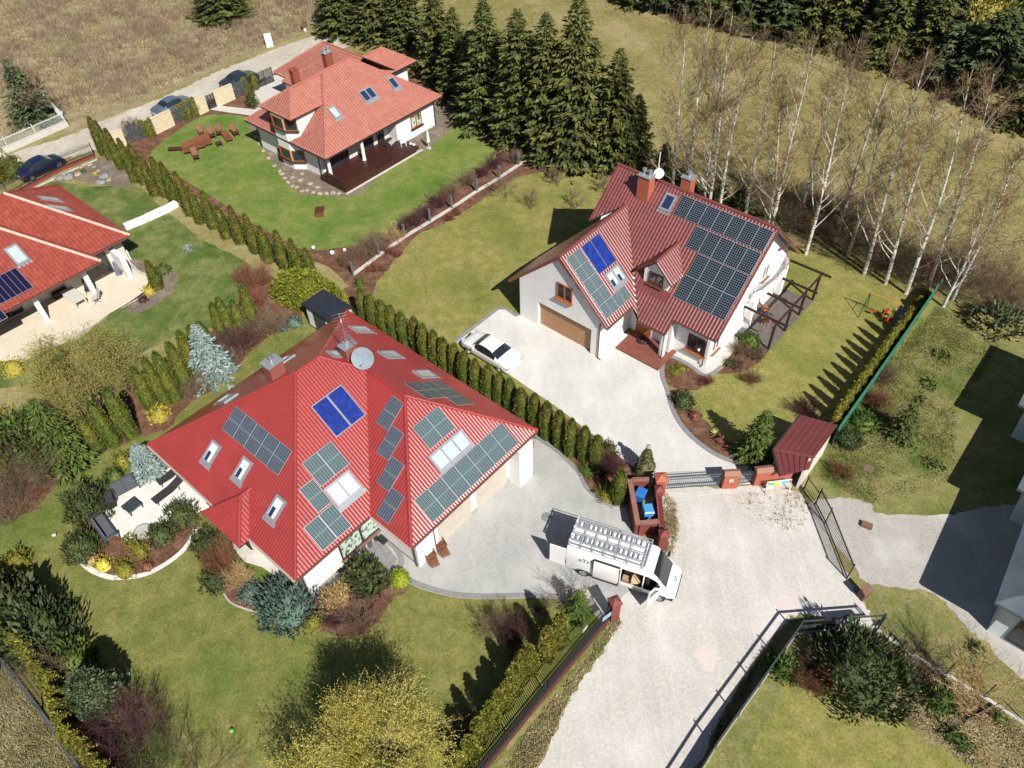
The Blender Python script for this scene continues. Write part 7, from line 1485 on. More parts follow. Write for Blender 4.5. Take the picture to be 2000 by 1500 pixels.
for x, y in ((x0+.3, 32.0), (x1-.16, 31.9)):
    b = MB(); b.box(x+6.5-.08, y-33.2-.08, 0, x+6.5+.08, y-33.2+.08, 2.0); part('post', b, m_whitep, st)
gutter(st, [(fr[0]+Vector((-.05, 0, -.04)), fr[3]+Vector((-.05, 0, -.04)))], m_dark); gutter(st, [(A_+Vector((-.05, 0, -.06)), D_+Vector((-.05, 0, -.06)))], m_dark)
# toy goal frame with a bright printed cloth
tgl = thing('toy_frame', 'white tubular frame with green yellow and blue printed cloth against the brick wall', 'toy frame', G(1518, 962), rad(6))
b = MB(); b.tube([(-.75, 0, 0), (-.75, .18, .95), (.75, .18, .95), (.75, 0, 0)], .04, 8); part('frame', b, m_whitep, tgl, True)
for k, (c_, xa, xb, za, zb) in enumerate((((.12, .45, .10), -.68, -.3, .72, .9), ((.75, .6, .15), -.3, .15, .66, .9), ((.08, .4, .7), .15, .62, .72, .9), ((.55, .75, .5), -.68, -.34, .35, .70))):
    b = MB(); b.add([(xa, .1, za), (xb, .1, za), (xb, .16, zb), (xa, .16, zb)], [(0, 1, 2, 3)]); part('cloth_panel', b, mat('cloth_%d' % k, c_, .8), tgl)
# green mesh fence, white rail end
mf = [G(1623, 868), G(1640, 843), G(1690, 772), (G(1740, 700)), G(1790, 627), G(1826, 575)]
O = mf[0]; t = thing('mesh_fence', 'long green shade mesh fence beside the yellowish thuja hedge', 'fence', (O.x, O.y, 0)); b = MB(); bp = MB()
g5 = random.Random(8); 
for a, c in zip(mf, mf[1:]):
    n = 6
    for i in range(n):
        p = (a.lerp(c, i/n))-O; q = (a.lerp(c, (i+1)/n))-O; o1 = g5.uniform(-.10, .10); o2 = g5.uniform(-.1, .1); nv = nl
        b.add([p, q, q+Vector((0, 0, 1.35))+nv*-.12, p+Vector((0, 0, 1.35))+nv*-.12, q+Vector((0, 0, 1.7)), p+Vector((0, 0, 1.7))], [(0, 1, 2, 3), (3, 2, 4, 5)])
    p = a-O; bp = MB(); bp.bar(p, p+Vector((0, 0, 1.85)), .06); part('post', bp, m_iron, t)
part('mesh_panel', b, m_mesh, t)
# fence and gate of the eastern drive
fence('swing_gate', 'dark iron double gate of the right hand gravel drive, standing half open', 'gate', [G(1592, 985), G(1611, 1022), G(1653, 1131)], .06, 1.5, m_iron, gap=.13, bar=.02, rails=(.1, 1.35), post=3.2, railw=.06)
fence('lane_fence', 'dark iron fence panel between the tiled shelter and the iron gate', 'fence', [G(1570, 955), G(1592, 985)], .1, 1.2, m_iron, gap=.13, rails=(.1, 1.0), post=2.0)
# rusty box and bench at the kerb
t = thing('meter_box', 'brown rusty meter box with tilted lid beside the drive corner', 'box', G(1684, 1166), rad(25)); b = MB(); b.box(-.25, -.2, 0, .25, .2, .75); part('box_body', b, mat('brown_metal', (.16, .085, .055), .6), t); b = MB(); b.add([(-.3, -.25, .74), (.3, -.25, .74), (.3, .25, .95), (-.3, .25, .95)], [(0, 1, 2, 3)]); part('lid', b, mat('brown_metal', (.16, .085, .055), .6), t)
t = thing('brick_block', 'single brown block lying on the eastern gravel drive', 'block', G(1692, 1028), rad(-30)); b = MB(); b.box(-.3, -.18, 0, .3, .18, .22); part('block_body', b, mat('brown_block', (.17, .10, .07), .9), t)
t = thing('concrete_planter', 'pale concrete trough behind the screen fence corner', 'planter', G(1660, 1228), rad(3)); b = MB(); b.box(-.85, -.22, 0, .85, .22, .95); part('trough', b, m_conc, t)
# screen fence on the right of the lane
scr = [G(1712, 1226), G(1556, 1238), G(1480, 1345), G(1395, 1465), G(1330, 1570)]
O = scr[0]; t = thing('screen_fence', 'fence with dark net screen and concrete foot right of the gravel lane', 'fence', (O.x, O.y, 0)); b = MB(); b2 = MB(); b3 = MB(); b4 = MB()
for a, c in zip(scr, scr[1:]):
    p, q = a-O, c-O; Zv = Vector((0, 0, 1))
    b2.bar(p+Zv*.14, q+Zv*.14, .06, .28); b.bar(p+Zv*.62, q+Zv*.62, .02, .66); b3.bar(p+Zv*1.42, q+Zv*1.42, .05, .12); n = max(1, round((q-p).length/2.4))
    for i in range(n): b4 = MB(); b4.bar(p.lerp(q, i/n), p.lerp(q, i/n)+Zv*1.6, .06); part('post', b4, m_iron, t)
part('net_screen', b, m_net, t); part('concrete_foot', b2, m_conc, t); part('top_rail', b3, m_net, t)
# maroon pillar and iron fence along the lane
pillar('maroon brick end pillar of the lane fence, behind the open van door', (5.0, 19.3), .5, 1.75, m_clinker, m_clinker, rad(20))
t = thing('house_sign', 'small pale blue sign board on the iron fence by the maroon end pillar', 'sign', (4.55, 18.75, 0), rad(35)); b = MB(); b.box(-.3, -.012, 1.0, .3, .012, 1.4); part('board', b, mat('pale_blue_board', (.25, .42, .55), .5), t)
t = thing('house_sign', 'small white notice on the iron fence halfway down the thujas', 'sign', (G(1141, 1246).x, G(1141, 1246).y, 0), rad(48)); b = MB(); b.box(-.2, -.012, .9, .2, .012, 1.2); part('board', b, m_whitep, t)
lf = [G(1186, 1214), G(1131, 1280), G(1066, 1358), G(995, 1445), G(930, 1525), G(880, 1590)]
fence('iron_fence', 'black iron fence on a low maroon brick plinth along the gravel lane', 'fence', lf, .30, 1.35, m_iron, gap=.115, bar=.034, rails=(.1, .3, .92), post=3.0, base=(mat('dull_clinker_plinth', (.13, .045, .04), .85, (.10, .035, .03), 9), .16, 1), railw=.04)
fence('iron_fence', 'short dark iron railing behind the bin enclosure', 'fence', [G(1224, 950), G(1250, 965), G(1258, 938)] if 0 else [Vector((6.9, 27.5, 0)), Vector((8.4, 27.6, 0))], .1, 1.2, m_iron, gap=.12, bar=.02, post=2)
# wire fence on the south west
wf = [G(-30, 1235), G(30, 1318), G(85, 1392), G(130, 1455), G(175, 1530)]
fence('wire_fence', 'dark wire fence on concrete edging at the bottom left corner', 'fence', wf, .12, 1.2, m_ggrey, gap=.16, bar=.012, rails=(.1, .6, 1.1), post=2.5, base=(m_kerb, .12))
# diagonal kerb fence south east
kf = [G(1712, 1232), G(1780, 1280), G(1846, 1318), G(1920, 1362), G(2010, 1420), G(2100, 1480)]
fence('kerb_fence', 'thin green wire fence on a pale kerb running diagonally in the south east garden', 'fence', kf, .12, 1.4, mat('green_wire', (.05, .10, .07), .6), gap=.6, bar=.008, rails=(.4, .9, 1.35), post=3.2, base=(m_conc, .18), railw=.008)
# raised bed
t = thing('raised_bed', 'plank edged bed under the pale fruit tree', 'raised bed', G(1890, 1395), 0); a_, b1_, c_ = G(1856, 1374)-G(1890, 1395), G(1882, 1412)-G(1890, 1395), G(1940, 1380)-G(1890, 1395); b = MB(); b.bar(a_+Vector((0, 0, .12)), b1_+Vector((0, 0, .12)), .05, .24); b.bar(b1_+Vector((0, 0, .12)), c_+Vector((0, 0, .12)), .05, .24); part('plank_edge', b, m_greywood, t)
# north kerb with grey posts
nk = [G(1052, 302), G(1012, 324), G(975, 349), G(931, 375), G(882, 408), G(840, 434), G(790, 464), G(740, 500), G(690, 538)]
strip('kerb', [(1052, 302), (1012, 324), (975, 349), (931, 375), (882, 408), (840, 434), (790, 464), (740, 500), (690, 538)], .22, .012, m_conc, h=.16, curve=False)
for i, p in enumerate(nk[1:]):
    b = MB(); b.box(-.09, -.09, 0, .09, .09, 1.3); b.box(-.10, -.10, 1.3, .10, .10, 1.34); t = thing('fence_post', '%s slate grey post from the spruces along the concrete kerb' % ordinal(i), 'post', (p.x, p.y, 0), rad(45), 'grey posts of the north kerb'); part('post_shaft', b, mat('slate_grey_post', (.12, .13, .15), .7), t)
# cream wall and slatted panels of the salmon house
def cream(a, c, label): 
    A, B = G(*a), G(*c); t = thing('stone_wall', label, 'wall', (A.x, A.y, 0), math.atan2(B.y-A.y, B.x-A.x)); L_ = (B-A).length; b = MB(); b.box(0, -.15, 0, L_, .15, 1.65); part('stonework', b, m_creamstone, t); b = MB(); b.box(-.03, -.18, 1.65, L_+.03, .18, 1.71); part('coping', b, m_creamstone, t)
def slats(a, c, label, m=m_ggrey, h=1.6, step=.16):
    A, B = G(*a), G(*c); t = thing('slat_fence', label, 'fence', (A.x, A.y, 0), math.atan2(B.y-A.y, B.x-A.x)); L_ = (B-A).length; b = MB(); k = int(h/step)
    for i in range(k): b.box(0, -.015, .12+i*step, L_, .015, .12+i*step+.055)
    part('slats', b, m, t)
    for i in range(4): x = L_*i/3; b = MB(); b.box(x-.03, -.03, 0, x+.03, .03, h); part('post', b, m, t)
cream((226, 290), (249, 283), 'cream stone wall section nearest to the tall thujas'); slats((249, 283), (305, 262), 'grey horizontal slat fence with reddish shrubs behind it'); cream((305, 262), (341, 244), 'cream stone wall section in front of the silver blue car'); slats((341, 244), (389, 225), 'grey slat fence with small green thujas behind it')
cream((389, 225), (407, 216), 'short cream stone wall section left of the wicket'); slats((407, 216), (424, 209), 'dark grey metal wicket beside the short cream wall', m_iron, 1.5, .1); cream((424, 209), (459, 193), 'cream stone wall section right of the wicket'); slats((459, 193), (488, 181), 'grey slat fence with yellowish shrubs behind it'); slats((488, 181), (536, 160), 'tall dark grey slatted sliding gate beside the pool court', m_iron, 1.7, .11)
hedge('e', [(272, 235, 1.7), (284, 236, 1.8), (290, 230, 1.7)], 1.7, lambda i, n: '%s small thuja behind the slat fence with reddish shrubs' % ordinal(i), 'small thujas behind the first slat fence')
hedge('e', [(345, 205, 1.7), (352, 202, 1.7), (359, 199, 1.8), (366, 195, 1.8), (373, 190, 2.0)], 1.7, lambda i, n: '%s small thuja behind the slat fence by the silver blue car' % ordinal(i), 'small thujas behind the second slat fence')
hedge('e', [(474, 152, 1.7), (484, 147, 1.7), (490, 143, 1.9)], 1.7, lambda i, n: '%s small yellowish thuja in front of the dark grey car' % ordinal(i), 'small thujas behind the third slat fence')
bush((262, 262), .6, 1.3, m_purple, 'reddish bare shrub behind the slat fence', 601, 26)
# far left: brick plinth with arched iron fence, white fence on concrete
af = [G(-20, 408), G(60, 365), G(120, 333), G(186, 306)]
fence('iron_fence', 'black iron fence with curved top on a low brick plinth at far left', 'fence', af, .25, 1.25, m_iron, gap=.14, bar=.018, rails=(.1, .95, 1.1), post=2.6, base=(m_clinker, .3), curve=.22)
strip('kerb', [(60, 372), (125, 340), (190, 312)], .18, .02, m_conc, h=.05, curve=False)
wf2 = [G(-40, 318), G(20, 296), G(75, 272), G(134, 246)]
fence('white_fence', 'white iron fence on a tall concrete base beside the dirt road', 'fence', wf2, .55, 1.0, m_whiteiron, gap=.16, bar=.02, rails=(.08, .85), post=2.6, base=(m_conc, .2), railw=.045, ph=.1)
fence('white_fence', 'short white iron fence turning away from the road at the field corner', 'fence', [G(134, 246), G(96, 208)], .2, 1.2, m_whiteiron, gap=.16, bar=.02, rails=(.08, .85), post=2.6)
# ================================================================ garden buildings and furniture
BS = House(-43.0, 22.6, 0)
t = thing('garden_shed', 'black roofed garden shed with white and grey panels behind the red roof', 'shed', (0, 0, 0)); A = Vector((-15.35, 43.83, 0)); B = Vector((-12.93, 41.67, 0)); D_ = Vector((-13.75, 45.22, 0)); t.location = A; ang_ = math.atan2(B.y-A.y, B.x-A.x); t.rotation_euler = (0, 0, ang_)
wL = (B-A).length; wD = 2.1
b = MB(); b.box(.12, .12, 0, wL-.12, wD-.1, 2.02); part('wall', b, m_whitep, t)
b = MB(); b.box(0, 0, 2.08, wL, wD, 2.2); b.box(-.03, -.05, 2.04, wL+.03, .0, 2.22); part('roof', b, mat('black_roof_membrane', (.018, .022, .032), .55, (.025, .03, .042), 2, .4), t)
b = MB(); b.box(.95, .09, .02, 2.35, .118, 2.0); dd = part('door', b, mat('anthracite_panel', (.055, .065, .075), .5), t); b = MB(); b.box(1.7, .05, .95, 1.82, .09, 1.05); part('handle', b, m_iron, dd)
b = MB(); b.box(.1, .1, 0, .2, .2, 2.03); b.box(.1, .085, 0, wL-.1, .11, .12); part('frame', b, m_iron, t)
# pergola and terrace beside the maroon house
HE_ = HE; L = HE.L
t = thing('pergola', 'dark brown timber pergola over the grey deck at the gable end', 'pergola', HE.loc, HE.th)
px = -12.6+22
for vv_ in (41.62, 44.16, 46.41, 48.74):
    b = MB(); b.box(px-.08, vv_-40-.08, 0, px+.08, vv_-40+.08, 2.35); part('post', b, m_darkbrown, t)
    b = MB(); b.box(-15.25+22, vv_-40-.05+.15, 2.46, -11.85+22, vv_-40+.05+.15, 2.62) if vv_ > 41.7 else b.box(-15.25+22, vv_-40-.05+.35, 2.46, -11.85+22, vv_-40+.05+.35, 2.62); part('beam', b, m_darkbrown, t)
b = MB(); b.box(px-.07, 41.3-40, 2.35, px+.07, 49.2-40, 2.457); part('front_beam', b, m_darkbrown, t)
b = MB(); b.box(-15.2+22, 41.5-40, 0, -12.5+22, 48.6-40, .12)
for i in range(48): b.box(-15.2+22, 41.5-40+.148*i, .12, -12.5+22, 41.5-40+.148*i+.135, .14)
t2 = thing('timber_terrace', 'weathered grey brown plank terrace under the pergola', 'terrace', HE.loc, HE.th); part('planks', b, m_greywood, t2)
def folding_chair(label, P, rz, m, frame=m_alu, h0=.14):
    t = thing('folding_chair', label, 'chair', (P[0], P[1], h0), rz); b = MB(); b.box(-.25, -.25, .42, .25, .25, .46); part('seat', b, m, t)
    b = MB(); b.add([(-.25, .22, .46), (.25, .22, .46), (.25, .48, 1.08), (-.25, .48, 1.08), (-.25, .26, .46), (.25, .26, .46), (.25, .52, 1.08), (-.25, .52, 1.08)], [(0, 1, 2, 3), (7, 6, 5, 4), (0, 4, 5, 1), (1, 5, 6, 2), (2, 6, 7, 3), (3, 7, 4, 0)]); part('backrest', b, m, t)
    for x in (-.24, .24):
        for a, c in (((x, -.28, 0), (x, .22, .62)), ((x, .3, 0), (x, -.22, .45))):
            b = MB(); b.tube([a, c], .015, 6); part('leg', b, frame, t)
    return t
m_ochair = mat('orange_brown_canvas', (.36, .12, .05), .7)
p_ = W(-14.0, 43.9, 0, HE.th); folding_chair('orange brown reclining chair on the grey deck, nearest the lawn', p_, rad(150), m_ochair); p_ = W(-14.7, 45.0, 0, HE.th); folding_chair('orange brown folding chair on the deck close to the wall', p_, rad(110), m_ochair)
t = thing('hose_reel', 'coiled black tyre ring lying on the red porch deck', 'tyre', W(-20.0, 36.6, 0, HE.th)+Vector((0, 0, .19))); b = MB(); b.tube([(.3*math.cos(a), .3*math.sin(a), .1) for a in np.linspace(0, 6.283, 17)], .1, 8); part('tyre', b, m_rubber, t, True)
t = thing('door_mat', 'grey door mat at the foot of the red porch deck', 'mat', G(1229, 677)+Vector((0, 0, .03)), HE.th); b = MB(); b.box(-.5, -.3, 0, .5, .3, .02); part('mat_body', b, mat('grey_mat', (.20, .24, .27), .9), t)
# swing set
S1, S2 = G(1673, 616), Vector((28.9, 41.4, 0)); Tp, Tq = Vector((26.64, 43.17, 1.9)), Vector((28.47, 41.57, 1.9)); O = Vector((Tp.x, Tp.y, 0))
t = thing('swing_set', 'red and yellow metal swing set near the tips of the hedge shadows', 'swing set', O); d = (Tq-Tp).normalized(); nv = Vector((-d.y, d.x, 0))
m_yel_ = mat('orange_yellow_paint', (.62, .26, .05), .4, spec=.5); m_blu_ = mat('blue_paint', (.02, .05, .35), .4); m_dg = mat('dark_green_paint', (.02, .05, .04), .4); m_red_ = mat('red_plastic', (.55, .03, .025), .4)
b = MB(); b.tube([Tp-O, Tq-O], .035, 8); part('top_bar', b, m_yel_, t, True)
for P_, m_ in ((Tp, m_dg), (Tq, m_blu_)):
    for s in (-1, 1): b = MB(); b.tube([P_-O, P_-O-Vector((0, 0, 1.9))+nv*s*.85], .03, 8); part('leg', b, m_, t, True)
    b = MB(); b.bar(P_-O-Vector((0, 0, 1.1))+nv*.49, P_-O-Vector((0, 0, 1.1))-nv*.49, .03); part('brace', b, m_, t)
b = MB(); c_ = Tp.lerp(Tq, .28)-O
for s in (-.18, .18): b.tube([c_+d*s, c_+d*s-Vector((0, 0, 1.45))], .01, 5)
sw = part('swing_ropes', b, m_yel_, t); b = MB(); b.bar(c_-d*.2-Vector((0, 0, 1.46)), c_+d*.2-Vector((0, 0, 1.46)), .18, .03); part('swing_seat', b, m_red_, sw)
c_ = Tp.lerp(Tq, .70)-O; b = MB()
for s in (-.26, .26): b.tube([c_+d*s, c_+d*s-Vector((0, 0, 1.5))+nv*.25], .02, 6); b.tube([c_+d*s, c_+d*s-Vector((0, 0, 1.5))-nv*.25], .02, 6)
gd = part('glider_frame', b, m_yel_, t, True)
for s in (-1, 1):
    b = MB(); b.box(c_.x-.22, c_.y-.14+s*.32, .42, c_.x+.22, c_.y+.14+s*.32, .47); b.box(c_.x-.22, c_.y+s*.46-.02, .47, c_.x+.22, c_.y+s*.46+.02, .75); part('glider_seat', b, m_red_, gd)
# terrace furniture at the white terrace
m_rattan = mat('dark_rattan', (.045, .038, .045), .7, (.03, .026, .032), 20); m_cush = mat('grey_cushion', (.10, .105, .12), .85)
m_frameG = mat('grey_green_metal', (.09, .115, .13), .4, metal=.4, spec=.5)
def sun_lounger(label, a, c, m, back=.35, wd=.62, h=.32, z=.1, group=None, wood=False):
    A, B = G(*a), G(*c); t = thing('sun_lounger', label, 'sun lounger', (A.x, A.y, z), math.atan2(B.y-A.y, B.x-A.x), group); L_ = (B-A).length; s = L_*.62
    b = MB(); b.box(0, -wd/2, h-.05, s, wd/2, h) if not wood else [b.box(i*.09, -wd/2, h-.05, i*.09+.07, wd/2, h) for i in range(int(s/.09))]; part('seat', b, m, t)
    b = MB(); e2 = L_-s; b.add([(s, -wd/2, h-.04), (L_, -wd/2, h+back-.04), (L_, wd/2, h+back-.04), (s, wd/2, h-.04), (s, -wd/2, h), (L_, -wd/2, h+back), (L_, wd/2, h+back), (s, wd/2, h)], [(0, 3, 2, 1), (4, 5, 6, 7), (0, 1, 5, 4), (1, 2, 6, 5), (2, 3, 7, 6), (3, 0, 4, 7)]); part('backrest', b, m, t)
    for x in (.12, L_*.8):
        for y in (-wd/2+.04, wd/2-.04): b = MB(); b.box(x-.025, y-.025, 0, x+.025, y+.025, h-.05); part('leg', b, m if wood else m_frameG, t)
    return t
sun_lounger('dark woven sun lounger on the white terrace, nearer the roof eave', (312, 950), (352, 925), m_rattan, back=.18)
sun_lounger('dark woven sun lounger on the white terrace, nearer the centre', (304, 987), (358, 946), m_rattan, back=.22)
def sofa(label, a, c, dep=.75, back=1, seats=2, z=.1):
    A, B = G(*a), G(*c); t = thing('garden_sofa', label, 'sofa', (A.x, A.y, z), math.atan2(B.y-A.y, B.x-A.x)); L_ = (B-A).length; b = MB(); s = back
    fr_ = MB(); y0, y1 = (0, dep) if s > 0 else (-dep, 0); yb = y1 if s > 0 else y0
    for x in (0, L_):
        for y in (y0, y1): fr_.box(x-.03, y-.03, 0, x+.03, y+.03, .62 if y != yb else .8)
        fr_.box(x-.035, y0, .58, x+.035, y1, .63)
    fr_.bar((0, yb, .8), (L_, yb, .8), .05); fr_.bar((0, yb, .3), (L_, yb, .3), .05); fr_.bar((0, y0 if s > 0 else y1, .3), (L_, y0 if s > 0 else y1, .3), .05); part('frame', fr_, m_frameG, t)
    for i in range(seats):
        b = MB(); xa, xb = .05+i*(L_-.1)/seats, .03+(i+1)*(L_-.1)/seats; b.box(xa, y0+.03, .3, xb, y1-.05, .42); part('cushion', b, m_cush, t)
        b = MB(); b.box(xa, yb-s*.16, .43, xb, yb-s*.04, .78); part('back_cushion', b, m_cush, t)
sofa('grey metal two seat garden sofa at the upper edge of the white terrace', (232, 978), (275, 955), back=1)
sofa('grey metal three seat garden sofa at the lower left edge of the white terrace', (206, 1010), (236, 1052), back=-1, seats=3)
t = thing('coffee_table', 'square dark glass topped coffee table in the middle of the white terrace', 'table', G(262, 995)+Vector((0, 0, .1)), rad(-38)); b = MB(); b.box(-.42, -.42, .38, .42, .42, .41); part('table_top', b, mat('dark_glass_top', (.04, .055, .06), .08, spec=.8), t); b = MB(); b.box(-.44, -.44, .3, .44, .44, .375); [b.box(x-.03, y-.03, 0, x+.03, y+.03, .3) for x in (-.4, .4) for y in (-.4, .4)]; part('frame', b, m_frameG, t)
t = thing('armchair', 'dark covered armchair between the two garden sofas', 'armchair', G(217, 985)+Vector((0, 0, .05)), rad(20)); b = MB(); b.add([(-.4, -.4, 0), (.4, -.4, 0), (.4, .4, 0), (-.4, .4, 0), (-.35, -.35, .5), (.35, -.35, .5), (.33, .33, .85), (-.33, .33, .85)], [(0, 3, 2, 1), (4, 5, 6, 7), (0, 1, 5, 4), (1, 2, 6, 5), (2, 3, 7, 6), (3, 0, 4, 7)]); part('cover', b, mat('black_cover', (.02, .02, .026), .6), t)
t = thing('stone_circle', 'round pebble mosaic circle at the lower edge of the terrace', 'stone circle', G(280, 1040)+Vector((0, 0, .1))); b = MB(); b.lathe([(.01, .0), (.52, 0), (.52, .035), (.01, .035)], (0, 0, 0), 24); part('pebbles', b, m_gravel2, t); b = MB(); b.tube([(.52*math.cos(a), .52*math.sin(a), .03) for a in np.linspace(0, 6.283, 25)], .045, 6); part('rim', b, m_kerb, t)
# wooden deck chairs and table by the red house
def deck_chair(label, P, rz, m=m_wood):
    t = thing('deck_chair', label, 'deck chair', (P[0], P[1], .02), rz, 'wooden deck chairs by the drive'); 
    def slat(n_, pts, name):
        b = MB(); (xa, za), (xb, zb) = pts
        for i in range(n_):
            s0, s1 = i/n_, (i+.72)/n_; A = Vector((xa+(xb-xa)*s0, 0, za+(zb-za)*s0)); B = Vector((xa+(xb-xa)*s1, 0, za+(zb-za)*s1)); b.add([A+Vector((0, -.26, 0)), A+Vector((0, .26, 0)), B+Vector((0, .26, 0)), B+Vector((0, -.26, 0)), A+Vector((0, -.26, .02)), A+Vector((0, .26, .02)), B+Vector((0, .26, .02)), B+Vector((0, -.26, .02))], [(0, 3, 2, 1), (4, 5, 6, 7), (0, 1, 5, 4), (1, 2, 6, 5), (2, 3, 7, 6), (3, 0, 4, 7)])
        part(name, b, m, t)
    slat(8, ((-.25, .36), (.25, .40)), 'seat'); slat(10, ((-.25, .38), (-.72, .98)), 'backrest'); slat(6, ((.28, .36), (.75, .22)), 'leg_rest')
    for y in (-.29, .29):
        b = MB(); b.bar((-.45, y, .64), (.25, y, .60), .07, .03); part('armrest', b, m, t)
        for a, c in (((-.45, y, 0), (.3, y, .6)), ((.35, y, 0), (-.35, y, .64))): b = MB(); b.bar(a, c, .04); part('leg', b, m, t)
deck_chair('reddish wooden deck chair nearer the white wall corner', G(842, 1092), rad(-62)); deck_chair('reddish wooden deck chair farther right beside the round table', G(862, 1073), rad(-60))
t = thing('round_table', 'round mauve bistro table behind the two wooden deck chairs', 'table', G(841, 1066)+Vector((0, 0, .02))); b = MB(); b.lathe([(.01, .70), (.42, .70), (.42, .73), (.01, .73)], (0, 0, 0), 24); part('table_top', b, mat('mauve_stone_top', (.34, .25, .26), .4), t); b = MB(); [b.tube([(.3*math.cos(a), .3*math.sin(a), 0), (-.1*math.cos(a), -.1*math.sin(a), .7)], .015, 6) for a in (0, 1.57, 3.14, 4.71)]; part('table_legs', b, m_iron, t)
t = thing('candle_bowl', 'white bowl standing on the round mauve table', 'bowl', G(831, 1061, .73)+Vector((0, 0, .75-.73))); b = MB(); b.lathe([(.02, 0), (.1, .03), (.12, .1), (.02, .09)], (0, 0, 0), 14); part('bowl_body', b, m_whitep, t, True)
for k, (x, y, m_, nm) in enumerate(((724, 1068, m_ggrey, 'grey'), (734, 1054, m_iron, 'black'))):
    t = thing('bollard_light', '%s cylindrical pot with silver top beside the curved steps' % nm, 'pot', G(x, y)+Vector((0, 0, .02))); b = MB(); b.lathe([(.12, 0), (.16, .5), (.15, .55), (.02, .52)], (0, 0, 0), 14); part('pot_body', b, m_, t, True)
t = thing('drain_box', 'black square pot with a round dark dish by the steps', 'pot', G(748, 1056)+Vector((0, 0, .03)), rad(-40)); b = MB(); b.box(-.28, -.22, 0, .28, .22, .18); b.lathe([(.02, .18), (.2, .18), (.2, .28), (.02, .24)], (0, 0, 0), 16); part('pot_body', b, m_iron, t)
t = thing('manhole_cover', 'round grey manhole cover on the grey drive left of the van', 'manhole cover', G(1068, 1010)+Vector((0, 0, .022))); b = MB(); b.lathe([(.01, 0), (.30, 0), (.30, .012), (.01, .012)], (0, 0, 0), 28); part('cover', b, mat('cover_grey', (.22, .25, .26), .6, (.16, .18, .19), 20), t); b = MB(); b.tube([(.32*math.cos(a), .32*math.sin(a), .004) for a in np.linspace(0, 6.283, 29)], .02, 5); part('rim', b, m_kerb, t)
for px_, lab in (((1134, 1243-275+968), ''),): pass
t = thing('manhole_cover', 'brown square utility cover on the grass of the east lawn', 'manhole cover', G(1696, 915)+Vector((0, 0, .02)), rad(12)); b = MB(); b.lathe([(.01, 0), (.32, 0), (.32, .03), (.01, .03)], (0, 0, 0), 10); part('cover', b, mat('brown_cover', (.20, .14, .11), .8), t)
# wood pile in the garage recess
t = thing('wood_pile', 'stack of pale firewood under the right corner of the red roof', 'firewood', G(1030, 880), TH); b = MB(); g6 = random.Random(3)
for i in range(5):
    for j in range(6): b.lathe([(.02, -.2), (g6.uniform(.055, .08), -.2), (g6.uniform(.055, .08), .2), (.02, .2)], (g6.uniform(-.01, .01), -.45+j*.17, .09+i*.155), 7, 'x')
part('logs', b, mat('firewood', (.42, .28, .15), .85, (.25, .15, .08), 6), t)
# balls and small garden things
for x, y, r_, c_, lab in ((252, 1318, .11, (.8, .8, .78), 'white ball lying on the south lawn'), (454, 1429, .11, (.15, .55, .08), 'green and white ball at the bottom of the south lawn'), (270, 1356, .1, (.35, .12, .12), 'dull red ball in the shade at the bottom left')):
    t = thing('ball', lab, 'ball', G(x, y)+Vector((0, 0, .02))); b = MB(); b.lathe([(r_*math.sin(a)+.001, r_-r_*math.cos(a)) for a in np.linspace(0, math.pi, 9)], (0, 0, 0), 14); part('ball_body', b, mat('ball_%d' % x, c_, .5), t, True)
for x, y, r_, lab in ((650, 497, .2, 'largest white globe lamp in the north mulch bed'), (613, 486, .16, 'left white globe lamp near the thuja tips'), (674, 491, .16, 'right white globe lamp beside the north lawn'), (803, 284, .16, 'white globe beside the deck step, left of two'), (809, 286, .16, 'white globe beside the deck step, right of two')):
    t = thing('globe_lamp', lab, 'globe lamp', G(x, y+2)); b = MB(); b.lathe([(r_*math.sin(a)+.001, .1+r_-r_*math.cos(a)) for a in np.linspace(0, math.pi, 9)], (0, 0, 0), 14); part('globe', b, m_whitep, t, True); b = MB(); b.lathe([(.04, 0), (.04, .1)], (0, 0, 0), 8); part('stem', b, m_iron, t)
t = thing('goose_figure', 'small white goose figure on the lawn at far left', 'garden figure', G(107, 1048)); b = MB(); b.tube([(-.14, 0, .08), (-.05, 0, .14), (.08, 0, .14), (.12, 0, .2), (.13, 0, .3), (.18, 0, .3)], [.02, .07, .06, .03, .028, .01], 8); part('goose_body', b, m_whitep, t, True)
# teak furniture heap on the far lawn
TG = 'teak chairs on the far lawn'
def teak_chair(label, P, rz, tilt=1):
    t = thing('teak_chair', label, 'garden chair', (P[0], P[1], .02), rz, TG); b = MB(); b.box(-.28, -.28, .38, .28, .28, .43); part('seat', b, m_teakd, t)
    b = MB(); b.add([(-.28, .26, .43), (.28, .26, .43), (.28, .62, 1.1), (-.28, .62, 1.1), (-.28, .30, .43), (.28, .30, .43), (.28, .66, 1.1), (-.28, .66, 1.1)], [(0, 1, 2, 3), (7, 6, 5, 4), (0, 4, 5, 1), (1, 5, 6, 2), (2, 6, 7, 3), (3, 7, 4, 0)]); part('backrest', b, m_wood, t)
    for x in (-.26, .26):
        b = MB(); b.box(x-.03, -.28, .6, x+.03, .35, .64); part('armrest', b, m_wood, t)
        for y in (-.25, .3): b = MB(); b.box(x-.025, y-.025, 0, x+.025, y+.025, .6); part('leg', b, m_teakd, t)
for x, y, rz, lab in ((396, 268, 25, 'teak chair standing behind the long row of loungers'), (416, 271, 30, 'teak chair at the right end of the lounger row'), (430, 266, 10, 'upright teak chair behind the small footstool'), (462, 266, 35, 'teak chair at the far right of the furniture heap'), (385, 313, 25, 'lone teak chair nearest the camera below the lounger row')): teak_chair(lab, G(x, y), rad(rz))
